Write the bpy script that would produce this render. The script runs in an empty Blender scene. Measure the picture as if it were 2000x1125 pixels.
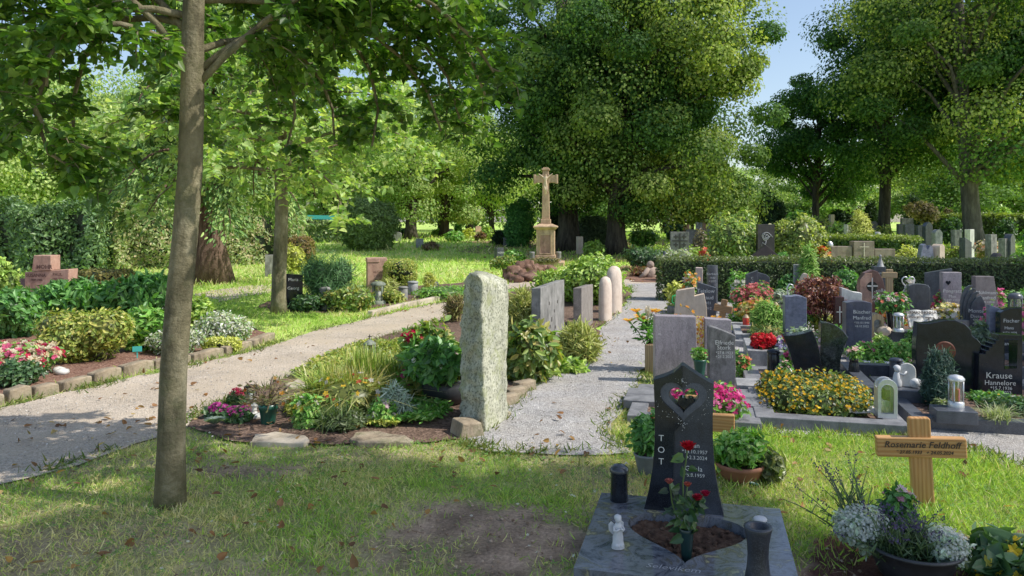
import bpy, bmesh, math, random
import numpy as np
from mathutils import Vector, Matrix
from mathutils.geometry import tessellate_polygon

# ------------------------------------------------------------------ basics
S = bpy.context.scene
COL = S.collection
PI = math.pi
F, HZ, EYE = 1455.0, 430.0, 1.6          # focal length and eye line in photo pixels, eye height in m
rnd = random.Random(11)
rng = np.random.default_rng(11)

def sm(t):
    t = min(1.0, max(0.0, t)); return t * t * (3 - 2 * t)
def hgt(x, y):                            # the ground climbs gently beyond the hedge
    return 0.5 * sm((y - 18) / 27)
def hgt_np(y):
    t = np.clip((y - 18) / 27, 0, 1); return 0.5 * t * t * (3 - 2 * t)
def YV(v):
    y = F * EYE / max(v - HZ, 4)
    for _ in range(60):
        y = 0.5 * y + 0.5 * F * (EYE - hgt(0, y)) / max(v - HZ, 4)
    return y
def XU(u, y): return (u - 1000.0) * y / F
def ZV(v, y): return EYE - (v - HZ) * y / F
def G(u, v):
    y = YV(v); return (XU(u, y), y)

# value noise on arrays
_perm = np.random.default_rng(3).random((256, 256))
def vnoise(x, y):
    xi = np.floor(x).astype(int); yi = np.floor(y).astype(int)
    fx = x - xi; fy = y - yi
    fx = fx * fx * (3 - 2 * fx); fy = fy * fy * (3 - 2 * fy)
    a = _perm[xi % 256, yi % 256]; b = _perm[(xi + 1) % 256, yi % 256]
    c = _perm[xi % 256, (yi + 1) % 256]; d = _perm[(xi + 1) % 256, (yi + 1) % 256]
    return (a * (1 - fx) + b * fx) * (1 - fy) + (c * (1 - fx) + d * fx) * fy
def fbm(x, y, o=4):
    s = 0; a = .5; t = 0
    for k in range(o):
        s = s + a * vnoise(x * 2 ** k + 17.3 * k, y * 2 ** k + 5.1 * k); t += a; a *= .5
    return s / t

def inpoly(px, py, poly):
    ins = np.zeros(px.shape, bool)
    n = len(poly)
    for i in range(n):
        x1, y1 = poly[i]; x2, y2 = poly[(i + 1) % n]
        if y1 == y2: continue
        c = ((y1 > py) != (y2 > py)) & (px < (x2 - x1) * (py - y1) / (y2 - y1) + x1)
        ins ^= c
    return ins

# ------------------------------------------------------------------ materials
def new_mat(name):
    m = bpy.data.materials.new(name); m.use_nodes = True
    nt = m.node_tree; nt.nodes.clear()
    out = nt.nodes.new('ShaderNodeOutputMaterial')
    return m, nt, out
def rgba(c): return (c[0], c[1], c[2], 1.0)
def nnode(nt, scale, detail=6, rough=.6, vec=None, dist=0.0, kind='ShaderNodeTexNoise'):
    n = nt.nodes.new(kind); n.inputs['Scale'].default_value = scale
    if kind == 'ShaderNodeTexNoise':
        n.inputs['Detail'].default_value = detail; n.inputs['Roughness'].default_value = rough
        n.inputs['Distortion'].default_value = dist
    if vec is not None: nt.links.new(vec, n.inputs['Vector'])
    return n
def ramp(nt, fac, stops):
    r = nt.nodes.new('ShaderNodeValToRGB'); e = r.color_ramp.elements
    while len(e) > 1: e.remove(e[-1])
    e[0].position = stops[0][0]; e[0].color = rgba(stops[0][1])
    for p, c in stops[1:]:
        q = e.new(p); q.color = rgba(c)
    nt.links.new(fac, r.inputs['Fac']); return r
def mixc(nt, fac, a, b, mode='MIX'):
    m = nt.nodes.new('ShaderNodeMix'); m.data_type = 'RGBA'; m.blend_type = mode
    for sock, v in ((m.inputs[0], fac), (m.inputs[6], a), (m.inputs[7], b)):
        if hasattr(v, 'links') or isinstance(v, bpy.types.NodeSocket): nt.links.new(v, sock)
        elif isinstance(v, (int, float)): sock.default_value = v
        else: sock.default_value = rgba(v)
    return m.outputs[2]
def coords(nt, scale=(1, 1, 1), which='Object'):
    t = nt.nodes.new('ShaderNodeTexCoord'); mp = nt.nodes.new('ShaderNodeMapping')
    mp.inputs['Scale'].default_value = scale
    nt.links.new(t.outputs[which], mp.inputs['Vector']); return mp.outputs['Vector']

def stone(name, stops, scale=8, rough=.5, bump=0.0, bscale=40, speck=None, sscale=220, samt=.5, stretch=(1, 1, 1), dist=0.0, stain=.25, spec=.5, moss=None):
    m, nt, out = new_mat(name)
    b = nt.nodes.new('ShaderNodeBsdfPrincipled'); nt.links.new(b.outputs[0], out.inputs[0])
    vec = coords(nt, stretch)
    n = nnode(nt, scale, 8, .65, vec, dist)
    k = len(stops)
    c = ramp(nt, n.outputs['Fac'], [(0.3 + 0.4 * i / max(1, k - 1), s) for i, s in enumerate(stops)]).outputs[0]
    if speck:
        n2 = nnode(nt, sscale, 2, .5, coords(nt))
        f = ramp(nt, n2.outputs['Fac'], [(.52, (0, 0, 0)), (.6, (samt,) * 3)])
        c = mixc(nt, f.outputs[0], c, speck)
    if stain:
        n3 = nnode(nt, 4.5, 8, .75, coords(nt, (1, 1, .3)))
        f = ramp(nt, n3.outputs['Fac'], [(.36, (max(.3, .92 - stain * 1.3),) * 3), (.5, (.95,) * 3), (.66, (1.08, 1.07, 1.04))])
        c = mixc(nt, 1.0, c, f.outputs[0], 'MULTIPLY')
    if moss:
        n4 = nnode(nt, 5, 8, .75, coords(nt))
        f = ramp(nt, n4.outputs['Fac'], [(.5, (0, 0, 0)), (.62, (.7,) * 3)])
        c = mixc(nt, f.outputs[0], c, moss)
    nt.links.new(c, b.inputs['Base Color'])
    b.inputs['Roughness'].default_value = rough
    b.inputs['Specular IOR Level'].default_value = spec
    if bump:
        n5 = nnode(nt, bscale, 8, .7, coords(nt))
        bp = nt.nodes.new('ShaderNodeBump'); bp.inputs['Strength'].default_value = bump; bp.inputs['Distance'].default_value = .02
        nt.links.new(n5.outputs['Fac'], bp.inputs['Height']); nt.links.new(bp.outputs[0], b.inputs['Normal'])
    return m

def plain(name, col, rough=.5, metal=0.0, var=.2, scale=14, spec=.5):
    m, nt, out = new_mat(name)
    b = nt.nodes.new('ShaderNodeBsdfPrincipled'); nt.links.new(b.outputs[0], out.inputs[0])
    n = nnode(nt, scale, 5, .6, coords(nt))
    f = ramp(nt, n.outputs['Fac'], [(.3, tuple(x * (1 - var) for x in col)), (.7, tuple(min(1, x * (1 + var)) for x in col))])
    nt.links.new(f.outputs[0], b.inputs['Base Color'])
    b.inputs['Roughness'].default_value = rough; b.inputs['Metallic'].default_value = metal
    b.inputs['Specular IOR Level'].default_value = spec
    return m

def leafmat(name, trans=.35, rough=.45, tint=(1.35, 1.5, .5), spec=.35):
    m, nt, out = new_mat(name)
    a = nt.nodes.new('ShaderNodeVertexColor'); a.layer_name = 'Col'
    n = nnode(nt, 30, 3, .5, coords(nt))
    f = ramp(nt, n.outputs['Fac'], [(.3, (.8, .8, .8)), (.7, (1.15, 1.15, 1.1))])
    c = mixc(nt, 1.0, a.outputs[0], f.outputs[0], 'MULTIPLY')
    b = nt.nodes.new('ShaderNodeBsdfPrincipled'); nt.links.new(c, b.inputs['Base Color'])
    b.inputs['Roughness'].default_value = rough; b.inputs['Specular IOR Level'].default_value = spec
    if trans > 0:
        t = nt.nodes.new('ShaderNodeBsdfTranslucent')
        tc = mixc(nt, 1.0, c, tint, 'MULTIPLY'); nt.links.new(tc, t.inputs[0])
        mx = nt.nodes.new('ShaderNodeMixShader'); mx.inputs[0].default_value = trans
        nt.links.new(b.outputs[0], mx.inputs[1]); nt.links.new(t.outputs[0], mx.inputs[2])
        nt.links.new(mx.outputs[0], out.inputs[0])
    else: nt.links.new(b.outputs[0], out.inputs[0])
    return m

def glass(name, tint=(.8, .85, .85), clear=.75):
    m, nt, out = new_mat(name)
    g = nt.nodes.new('ShaderNodeBsdfGlossy'); g.inputs['Roughness'].default_value = .08
    t = nt.nodes.new('ShaderNodeBsdfTransparent'); n = nnode(nt, 9, 3, .5, coords(nt))
    r = ramp(nt, n.outputs['Fac'], [(.3, tuple(x * .9 for x in tint)), (.7, tint)])
    nt.links.new(r.outputs[0], t.inputs[0])
    mx = nt.nodes.new('ShaderNodeMixShader'); mx.inputs[0].default_value = clear
    nt.links.new(g.outputs[0], mx.inputs[1]); nt.links.new(t.outputs[0], mx.inputs[2]); nt.links.new(mx.outputs[0], out.inputs[0])
    return m

def woodmat(name, c1, c2):
    m, nt, out = new_mat(name)
    b = nt.nodes.new('ShaderNodeBsdfPrincipled'); nt.links.new(b.outputs[0], out.inputs[0])
    w = nt.nodes.new('ShaderNodeTexWave'); w.inputs['Scale'].default_value = 14; w.inputs['Distortion'].default_value = 6
    w.inputs['Detail'].default_value = 3; w.inputs['Detail Scale'].default_value = 1.2
    nt.links.new(coords(nt, (1, 1, .12)), w.inputs['Vector'])
    r = ramp(nt, w.outputs['Fac'], [(.1, c1), (.8, c2)])
    n = nnode(nt, 60, 4, .6, coords(nt, (1, 1, .06)))
    f = ramp(nt, n.outputs['Fac'], [(.35, (.75,) * 3), (.65, (1.05,) * 3)])
    nt.links.new(mixc(nt, 1.0, r.outputs[0], f.outputs[0], 'MULTIPLY'), b.inputs['Base Color'])
    b.inputs['Roughness'].default_value = .45
    return m

# ------------------------------------------------------------------ geometry collector
class Geo:
    def __init__(s): s.V = []; s.C = []; s.Fc = []; s.n = 0
    def add(s, V, faces, col=(.5, .5, .5), smooth=False):
        V = np.asarray(V, float).reshape(-1, 3); off = s.n
        s.V.append(V); s.n += len(V)
        c = np.asarray(col, float)
        if c.ndim == 1: c = np.tile(c[:3], (len(V), 1))
        s.C.append(c[:, :3])
        if isinstance(faces, np.ndarray): s.Fc.append((faces + off, smooth))
        else:
            by = {}
            for f in faces: by.setdefault(len(f), []).append(f)
            for k, fs in by.items(): s.Fc.append((np.array(fs, int) + off, smooth))
        return s
    def xf(s, m):
        for i, V in enumerate(s.V):
            s.V[i] = V @ np.array(m.to_3x3()).T + np.array(m.translation)
        return s
    def merge(s, o):
        off = s.n
        s.V += o.V; s.C += o.C; s.n += o.n; s.Fc += [(f + off, sm_) for f, sm_ in o.Fc]; return s
    def mesh(s, name):
        me = bpy.data.meshes.new(name)
        V = np.concatenate(s.V); C = np.concatenate(s.C)
        me.vertices.add(len(V)); me.vertices.foreach_set('co', V.astype(np.float32).ravel())
        loops = np.concatenate([f.ravel() for f, _ in s.Fc])
        tot = np.concatenate([np.full(len(f), f.shape[1]) for f, _ in s.Fc])
        smo = np.concatenate([np.full(len(f), sm_) for f, sm_ in s.Fc])
        st = np.concatenate([[0], np.cumsum(tot)[:-1]])
        me.loops.add(len(loops)); me.loops.foreach_set('vertex_index', loops.astype(np.int32))
        me.polygons.add(len(tot)); me.polygons.foreach_set('loop_start', st.astype(np.int32))
        me.polygons.foreach_set('use_smooth', smo)
        me.update(calc_edges=True); me.validate()
        ca = me.color_attributes.new('Col', 'FLOAT_COLOR', 'POINT')
        ca.data.foreach_set('color', np.concatenate([C, np.ones((len(C), 1))], 1).astype(np.float32).ravel())
        return me
    def build(s, name, mat, parent=None, loc=(0, 0, 0), rotz=0.0, bevel=0.0, rot=None):
        if not s.n: return None
        o = bpy.data.objects.new(name, s.mesh(name)); COL.objects.link(o)
        o.data.materials.append(mat)
        o.location = loc; o.rotation_euler = rot if rot else (0, 0, rotz)
        if parent is not None: o.parent = parent
        if bevel:
            b = o.modifiers.new('edge', 'BEVEL'); b.width = bevel; b.segments = 2; b.limit_method = 'ANGLE'; b.angle_limit = .6
        return o
    # --- solids
    def box(s, x0, x1, y0, y1, z0, z1, col=(.5,) * 3):
        V = [(x0, y0, z0), (x1, y0, z0), (x1, y1, z0), (x0, y1, z0), (x0, y0, z1), (x1, y0, z1), (x1, y1, z1), (x0, y1, z1)]
        return s.add(V, [(0, 3, 2, 1), (4, 5, 6, 7), (0, 1, 5, 4), (1, 2, 6, 5), (2, 3, 7, 6), (3, 0, 4, 7)], col)
    def prism(s, pts, y0, y1, col=(.5,) * 3, holes=None, axis='y'):
        """outline in (x, z), pushed from y0 to y1 (axis 'z': outline in (x, y), pushed up)"""
        def p3(p, d): return (p[0], d, p[1]) if axis == 'y' else (p[0], p[1], d)
        loops = [list(pts)] + [list(h) for h in (holes or [])]
        if axis == 'z': loops = [l[::-1] for l in loops]
        flat = [p for l in loops for p in l]; n = len(flat)
        V = [p3(p, y0) for p in flat] + [p3(p, y1) for p in flat]
        fs = []
        if holes:
            for t in tessellate_polygon([[Vector((p[0], p[1], 0)) for p in l] for l in loops]):
                fs.append(tuple(t)); fs.append(tuple(i + n for i in reversed(t)))
        else:
            fs += [tuple(range(n)), tuple(range(2 * n - 1, n - 1, -1))]
        k = 0
        for l in loops:
            m = len(l)
            for i in range(m):
                a, b = k + i, k + (i + 1) % m
                fs.append((a, a + n, b + n, b))
            k += m
        return s.add(V, fs, col)
    def lathe(s, prof, seg=20, col=(.5,) * 3, cx=0, cy=0, sx=1, sy=1):
        V = []; m = len(prof)
        for r, z in prof:
            for k in range(seg):
                a = 2 * PI * k / seg; V.append((cx + r * sx * math.cos(a), cy + r * sy * math.sin(a), z))
        fs = [(i * seg + k, i * seg + (k + 1) % seg, (i + 1) * seg + (k + 1) % seg, (i + 1) * seg + k) for i in range(m - 1) for k in range(seg)]
        s.add(V, fs, col, True)
        s.add([V[k] for k in range(seg)], [tuple(range(seg - 1, -1, -1))], col)
        s.add([V[(m - 1) * seg + k] for k in range(seg)], [tuple(range(seg))], col)
        return s
    def tube(s, path, rad, seg=8, col=(.5,) * 3, smooth=True):
        path = [Vector(p) for p in path]; n = len(path)
        if isinstance(rad, (int, float)): rad = [rad] * n
        V = []; up = Vector((.13, .27, 1)).normalized(); prev = None
        for i, p in enumerate(path):
            d = (path[min(i + 1, n - 1)] - path[max(i - 1, 0)])
            if d.length < 1e-9: d = Vector((0, 0, 1))
            d.normalize()
            a = (prev - d * prev.dot(d)) if prev is not None else (Vector((1, 0, 0)) - d * d.x if abs(d.x) < .9 else Vector((0, 1, 0)) - d * d.y)
            if a.length < 1e-6: a = d.orthogonal()
            a.normalize(); b = d.cross(a); prev = a
            for k in range(seg):
                t = 2 * PI * k / seg; V.append(p + (a * math.cos(t) + b * math.sin(t)) * rad[i])
        V = [tuple(v) for v in V]
        fs = [(i * seg + k, i * seg + (k + 1) % seg, (i + 1) * seg + (k + 1) % seg, (i + 1) * seg + k) for i in range(n - 1) for k in range(seg)]
        fs += [tuple(range(seg - 1, -1, -1)), tuple((n - 1) * seg + k for k in range(seg))]
        return s.add(V, fs, col, smooth)
    def blob(s, c, r, sub=2, amp=.15, freq=2.0, seed=0, col=(.5,) * 3, smooth=True, flat=None):
        bm = bmesh.new(); bmesh.ops.create_icosphere(bm, subdivisions=sub, radius=1)
        from mathutils import noise as mn
        V = []
        for v in bm.verts:
            p = v.co.copy(); d = 1 + amp * (mn.noise(p * freq + Vector((seed * 7.1, seed * 3.3, 0))) + .5 * mn.noise(p * freq * 2.3 + Vector((0, seed * 5.7, 9))))
            q = [p.x * r[0] * d, p.y * r[1] * d, p.z * r[2] * d]
            if flat is not None: q[2] = max(q[2], flat)
            V.append((c[0] + q[0], c[1] + q[1], c[2] + q[2]))
        fs = [tuple(v.index for v in f.verts) for f in bm.faces]
        bm.free(); return s.add(V, fs, col, smooth)

# ------------------------------------------------------------------ leaves
TPL = {
    'dia': ([(0, 0, 0), (.42, .45, .1), (0, 1, 0), (-.42, .45, .1)], [(0, 1, 2), (0, 2, 3)]),
    'leaf': ([(0, 0, 0), (.2, .3, .05), (.2, .65, .05), (0, 1, -.06), (-.2, .65, .05), (-.2, .3, .05)], [(0, 1, 2, 3), (0, 3, 4, 5)]),
    'heart': ([(0, .07, 0), (.26, 0, .04), (.47, .26, .09), (.34, .66, .06), (0, 1.08, -.08), (-.34, .66, .06), (-.47, .26, .09), (-.26, 0, .04)], [(0, 1, 2, 3, 4), (0, 4, 5, 6, 7)]),
    'needle': ([(-.05, 0, 0), (.05, 0, 0), (.03, 1, 0), (-.03, 1, 0)], [(0, 1, 2, 3)]),
    'blade': ([(-.5, 0, 0), (.5, 0, 0), (.36, .55, .05), (-.36, .55, .05), (0, 1, .3)], None),
    'spray': ([(0, 0, 0), (.16, .3, .03), (.13, .7, -.06), (0, 1, -.2), (-.13, .7, -.06), (-.16, .3, .03)], [(0, 1, 2, 3), (0, 3, 4, 5)]),
}
_pv = [(0, 0, 0)]; _pf = []
for _k in range(5):
    _a = 2 * PI * _k / 5; _i = len(_pv)
    for _da, _r, _z in ((-.5, .36, .12), (0, .52, .2), (.5, .36, .12)):
        _pv.append((_r * math.cos(_a + _da), _r * math.sin(_a + _da), _z))
    _pf.append((0, _i, _i + 1, _i + 2))
TPL['flower'] = (_pv, _pf)
TPL['stone'] = ([(.5, 0, 0), (-.45, .1, .05), (.05, .5, 0), (0, -.42, .08), (.06, .04, .36), (0, 0, -.3)], [(0, 2, 4), (2, 1, 4), (1, 3, 4), (3, 0, 4)])
TPL['clover'] = ([(0, 0, 0)] + [(r_ * math.cos(a_ + d_), r_ * math.sin(a_ + d_), z_) for a_ in (0, 2.094, 4.189) for d_, r_, z_ in ((-.5, .42, .04), (0, .52, .12), (.5, .42, .04))], [(0, 1, 2, 3), (0, 4, 5, 6), (0, 7, 8, 9)])
TPL['blade'] = (TPL['blade'][0], None)

def unit(a): return a / np.maximum(np.linalg.norm(a, axis=1, keepdims=True), 1e-9)
def put(geo, P, N, size, col, tpl='dia', L=None, aspect=1.0, r=None):
    r = r or rng
    n = len(P)
    if n == 0: return geo
    N = unit(np.asarray(N, float))
    if L is None: L = r.normal(size=(n, 3))
    L = L - N * (L * N).sum(1, keepdims=True); L = unit(L)
    Sd = np.cross(L, N)
    tv, tf = TPL[tpl]
    tv = np.array(tv); k = len(tv)
    size = np.broadcast_to(np.asarray(size, float), (n,))
    V = P[:, None, :] + size[:, None, None] * (tv[None, :, 0, None] * aspect * Sd[:, None, :] + tv[None, :, 1, None] * L[:, None, :] + tv[None, :, 2, None] * N[:, None, :])
    C = np.repeat(col, k, axis=0) if np.ndim(col) == 2 else col
    base = (np.arange(n) * k)[:, None]
    off = geo.n
    geo.V.append(V.reshape(-1, 3)); geo.n += n * k
    geo.C.append(C if np.ndim(C) == 2 else np.tile(np.array(C), (n * k, 1)))
    if tpl == 'blade':
        geo.Fc.append((base + off + np.array([[0, 1, 2, 3]]), False)); geo.Fc.append((base + off + np.array([[3, 2, 4]]), False))
    else:
        f = np.array(tf); geo.Fc.append(((base[:, :, None] + f[None]).reshape(-1, f.shape[1]) + off, False))
    return geo
def pal(n, cols, w=None, jit=.18, r=None):
    r = r or rng
    cols = np.array(cols, float)
    i = r.choice(len(cols), n, p=None if w is None else np.array(w) / sum(w))
    c = cols[i] * (1 + jit * r.normal(size=(n, 1)))
    return np.clip(c, .004, .95)
def sph(n, r=None):
    r = r or rng
    return unit(r.normal(size=(n, 3)))

def shell(geo, ell, n, size, cols, tpl='leaf', w=None, up=.3, out=1.0, jitter=.12, lum=True, droop=0.0, aspect=1.0, zmin=None, rough=.18, seed=0, inner=.25, core=True, spread=.55, L=None):
    """leaves over an ellipsoid (cx,cy,cz,rx,ry,rz): lumpy outline, lit outside, dark inside"""
    r = np.random.default_rng(seed + 1000)
    cx, cy, cz, rx, ry, rz = ell
    d = sph(n, r)
    lump = 1 + rough * (np.sin(d[:, 0] * 5 + seed) * np.sin(d[:, 1] * 6 + seed * 2) + np.sin(d[:, 2] * 7 + d[:, 0] * 4 + seed * 3)) * .7
    rad = lump * (1 - inner * r.random(n) ** 2) + jitter * r.normal(size=n) * .35
    P = d * rad[:, None] * np.array([rx, ry, rz]) + np.array([cx, cy, cz])
    N = unit(d / np.array([rx, ry, rz])) * out + r.normal(size=(n, 3)) * spread + np.array([0, 0, up])
    keep = np.ones(n, bool) if zmin is None else P[:, 2] > zmin
    C = pal(n, cols, w, r=r)
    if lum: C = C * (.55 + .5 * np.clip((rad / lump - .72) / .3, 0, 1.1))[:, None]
    if L is None:
        L = r.normal(size=(n, 3)) + d * .6 + np.array([0, 0, -droop])
    sz = size * (.7 + .6 * r.random(n))
    put(geo, P[keep], N[keep], sz[keep], C[keep], tpl, L[keep], aspect, r)
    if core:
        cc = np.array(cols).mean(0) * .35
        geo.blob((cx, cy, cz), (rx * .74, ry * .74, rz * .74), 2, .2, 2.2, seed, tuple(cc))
    return geo

# ------------------------------------------------------------------ object bookkeeping
def tag(o, label, cat, group=None):
    o['label'] = label; o['category'] = cat
    if group: o['group'] = group
    return o
def thing(name, label, cat, loc=(0, 0, 0), rotz=0.0, group=None, rot=None):
    o = bpy.data.objects.new(name, None); COL.objects.link(o)
    o.empty_display_size = .1
    o.location = loc; o.rotation_euler = rot if rot else (0, 0, rotz)
    return tag(o, label, cat, group)
def structure(o): o['kind'] = 'structure'; return o
def stuff(o, label=None, cat=None):
    o['kind'] = 'stuff'
    if label: tag(o, label, cat)
    return o
def dup(root, loc, rotz=0.0, label=None, scale=1.0):
    r = root.copy(); COL.objects.link(r); r.location = loc; r.rotation_euler = (0, 0, rotz)
    r.scale = (scale,) * 3 if isinstance(scale, (int, float)) else scale
    if label: r['label'] = label
    for ch in list(root.children):
        c = ch.copy(); COL.objects.link(c); c.parent = r
        for g in list(ch.children):
            d = g.copy(); COL.objects.link(d); d.parent = c
    return r

def textgeo(lines, bold=0.0, shear=0.0, depth=.0015):
    """lines: (text, height, x centre, z baseline) -> Geo facing -y with its back on y=0"""
    g = Geo()
    for tx in lines:
        t, hgt_, xc, zb = tx[:4]; al = tx[4] if len(tx) > 4 else 'CENTER'
        cu = bpy.data.curves.new('txt', 'FONT'); cu.body = t; cu.size = hgt_ * 1.38; cu.align_x = al
        cu.extrude = 0; cu.offset = bold if bold else -.011 * hgt_; cu.shear = shear; cu.resolution_u = 2
        o = bpy.data.objects.new('txt', cu); COL.objects.link(o)
        bpy.context.view_layer.update()
        dg = bpy.context.evaluated_depsgraph_get()
        me = bpy.data.meshes.new_from_object(o.evaluated_get(dg))
        V = np.array([v.co for v in me.vertices]).reshape(-1, 3)
        if len(V):
            g.add(np.stack([V[:, 0] + xc, np.full(len(V), -depth), V[:, 1] + zb], 1), [tuple(p.vertices) for p in me.polygons], (.8,) * 3)
        bpy.data.objects.remove(o); bpy.data.curves.remove(cu); bpy.data.meshes.remove(me)
    return g

def prof_round(w, h, rise=.15, n=14):
    p = [(-w / 2, 0), (w / 2, 0)]
    for k in range(n + 1):
        a = k / n; x = w / 2 - w * a
        p.append((x, h - rise * h + rise * h * math.sin(PI * a) ** .8))
    return p
def rect(w, h, dl=0, dr=0): return [(-w / 2, 0), (w / 2, 0), (w / 2, h - dr), (-w / 2, h - dl)]
# ------------------------------------------------------------------ camera, sky, sun
S.render.resolution_x, S.render.resolution_y = 1024, 576
cam = bpy.data.cameras.new('camera'); camo = bpy.data.objects.new('camera', cam); COL.objects.link(camo)
cam.sensor_width = 36; cam.lens = 36 * F / 2000; cam.shift_y = -(562.5 - HZ) / 2000
cam.clip_start = .05; cam.clip_end = 2000
camo.location = (0, 0, EYE); camo.rotation_euler = (PI / 2, 0, 0)
S.camera = camo
S.view_settings.view_transform = 'Standard'; S.view_settings.look = 'None'; S.view_settings.exposure = 0; S.view_settings.gamma = 1.12
S.cycles.use_denoising = True
S.cycles.max_bounces = 7; S.cycles.diffuse_bounces = 4; S.cycles.glossy_bounces = 3; S.cycles.transparent_max_bounces = 8
S.cycles.sample_clamp_indirect = 6

SUN_EL, SUN_AZ = math.radians(50), math.radians(101)      # azimuth clockwise from +Y: the sun stands to the right, a little behind the viewer
w = bpy.data.worlds.new('World'); S.world = w; w.use_nodes = True
wn = w.node_tree; bg = wn.nodes['Background']
sky = wn.nodes.new('ShaderNodeTexSky'); sky.sky_type = 'NISHITA'; sky.sun_disc = False
sky.sun_elevation = SUN_EL; sky.sun_rotation = SUN_AZ
sky.air_density = 1.0; sky.dust_density = 1.2; sky.ozone_density = 1.0
wn.links.new(sky.outputs[0], bg.inputs[0]); bg.inputs[1].default_value = .18
sun = bpy.data.lights.new('sun', 'SUN'); suno = bpy.data.objects.new('sun', sun); COL.objects.link(suno)
sun.energy = 5.0; sun.angle = math.radians(.53); sun.color = (1, .96, .87)
sd = Vector((math.sin(SUN_AZ) * math.cos(SUN_EL), math.cos(SUN_AZ) * math.cos(SUN_EL), math.sin(SUN_EL)))
suno.rotation_euler = sd.to_track_quat('Z', 'Y').to_euler(); suno.location = (20, 0, 30)

# ------------------------------------------------------------------ outlines on the ground, in photo pixels
def W(pts): return [G(u, v) for u, v in pts]
PATH_L = W([(-500, 900), (-200, 838), (0, 800), (120, 770), (240, 742), (370, 716), (480, 690), (560, 664), (640, 640), (760, 613), (880, 588), (960, 566), (1000, 553), (1040, 546), (1180, 545), (1240, 538), (1298, 541),
            (1300, 556), (1225, 560), (1050, 562), (985, 568), (900, 614), (800, 645), (700, 676), (600, 720), (560, 742), (450, 783), (385, 815), (330, 850), (180, 897), (60, 935), (-200, 1005), (-500, 1080)])
PATH_R = W([(905, 865), (960, 820), (1000, 785), (1040, 750), (1100, 722), (1160, 682), (1172, 640), (1215, 602), (1235, 572), (1225, 555), (1300, 553),
            (1312, 580), (1300, 620), (1272, 690), (1245, 755), (1205, 810), (1195, 850), (1238, 884), (1180, 893), (1090, 890), (960, 884)])
GRAVEL = W([(1318, 560), (1300, 620), (1285, 690), (1285, 735), (1430, 770), (1490, 770), (1508, 850), (1760, 852), (1790, 868), (1880, 880), (2000, 915), (2300, 980), (2900, 980), (2900, 560)])
BED_L = W([(-500, 880), (-200, 818), (0, 780), (120, 752), (240, 724), (370, 698), (480, 672), (520, 655), (470, 628), (380, 590), (340, 545), (-200, 545), (-800, 640)])
BED_M = W([(360, 838), (395, 812), (460, 778), (560, 740), (600, 718), (700, 672), (800, 643), (885, 622), (985, 572), (1060, 560), (1215, 560), (1232, 575), (1210, 603), (1170, 640), (1158, 680), (1098, 720), (1038, 748), (1000, 782), (958, 822), (905, 862), (800, 868), (600, 872), (480, 868), (400, 850)])
BED_B = W([(535, 612), (640, 612), (760, 598), (880, 575), (985, 556), (950, 548), (860, 556), (700, 566), (560, 580), (500, 598)])
SOIL_F = W([(1150, 985), (1210, 965), (1530, 985), (1560, 1050), (1610, 1050), (1700, 1035), (1880, 1050), (1960, 1100), (1960, 1300), (1000, 1300), (905, 1080), (940, 1000)])
MULCH = W([(1585, 1052), (1640, 1040), (1740, 1032), (1880, 1042), (1990, 1090), (2040, 1300), (1550, 1300)])
def inside(P, polys):
    m = np.zeros(len(P), bool)
    for p in polys: m |= inpoly(P[:, 0], P[:, 1], p)
    return m

def axis(a, b, fine, step, grow, far):
    xs = list(np.arange(a, b, step)); s = step
    x = b
    while x < far: xs.append(x); s *= grow; x += s
    s = step; x = a - step; neg = []
    while x > -far: neg.append(x); s *= grow; x -= s
    return np.array(sorted(neg + xs))
gx = axis(-5, 6, 0, .07, 1.12, 420); gy = axis(2.2, 7.5, 0, .06, 1.07, 420); gy = gy[gy > -60]
XX, YY = np.meshgrid(gx, gy); px, py = XX.ravel(), YY.ravel()
# how bare the lawn is: 0 lush .. 1 bare earth
def bare(x, y):
    b = fbm(x * .75 + 3, y * .95 + 9, 4)
    b = np.clip((b - .43) * 4.2, 0, 1)
    near = np.clip((6.3 - y) / 1.5, 0, 1) * np.clip((1.5 - x) / 1.0, .12, 1)
    b = b * (.15 + .5 * near)
    for cx, cy, rx, ry, a in ((-.1, 3.75, .75, .5, 1.1), (-1.75, 4.75, .5, .16, .9), (-2.1, 3.75, .8, .22, .55), (-2.9, 4.5, .5, .2, .5), (-1.2, 3.3, .5, .2, .5)):
        d = ((x - cx) / rx) ** 2 + ((y - cy) / ry) ** 2 + (fbm(x * 3, y * 3, 3) - .5) * 1.6
        b = np.maximum(b, a * np.clip(1.3 - d, 0, 1))
    s_ = inpoly(x, y, SOIL_F); b = np.where(s_, np.maximum(b, np.clip(.25 + 2.4 * (fbm(x * 2.2, y * 2.2, 4) - .3), 0, 1)), b)
    b = np.where(inpoly(x + .06 * (fbm(x * 5, y * 5, 2) - .5), y, MULCH), np.maximum(b, .93), b)
    return np.clip(b, 0, 1)
bz = hgt_np(py) + np.where(py < 12, .008 * (fbm(px * 2, py * 2, 3) - .5), 0) - .004
bb = bare(px, py)
n1 = fbm(px * 6, py * 6, 3)[:, None]; n2 = fbm(px * 1.3 + 40, py * 1.3, 3)[:, None]
green = np.array([.27, .335, .095]) * (.6 + .8 * n1) ; dry = np.array([.56, .48, .27]) * (.6 + .7 * n1)
earth = np.array([.40, .29, .205]) * (.3 + 1.3 * n1)
t = np.clip((n2 - .42) * 4, 0, .6) * np.where(py < 7, 1, .5)[:, None]
gc = green * (1 - t) + dry * t
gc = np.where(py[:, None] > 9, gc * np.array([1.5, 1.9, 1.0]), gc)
b3 = bb[:, None]; b2 = np.clip(b3 * 2, 0, 1); b4 = np.clip(b3 * 2 - 1, 0, 1)
gc = (gc * (1 - b2) + dry * .8 * b2) * (1 - b4) + earth * b4
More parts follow.
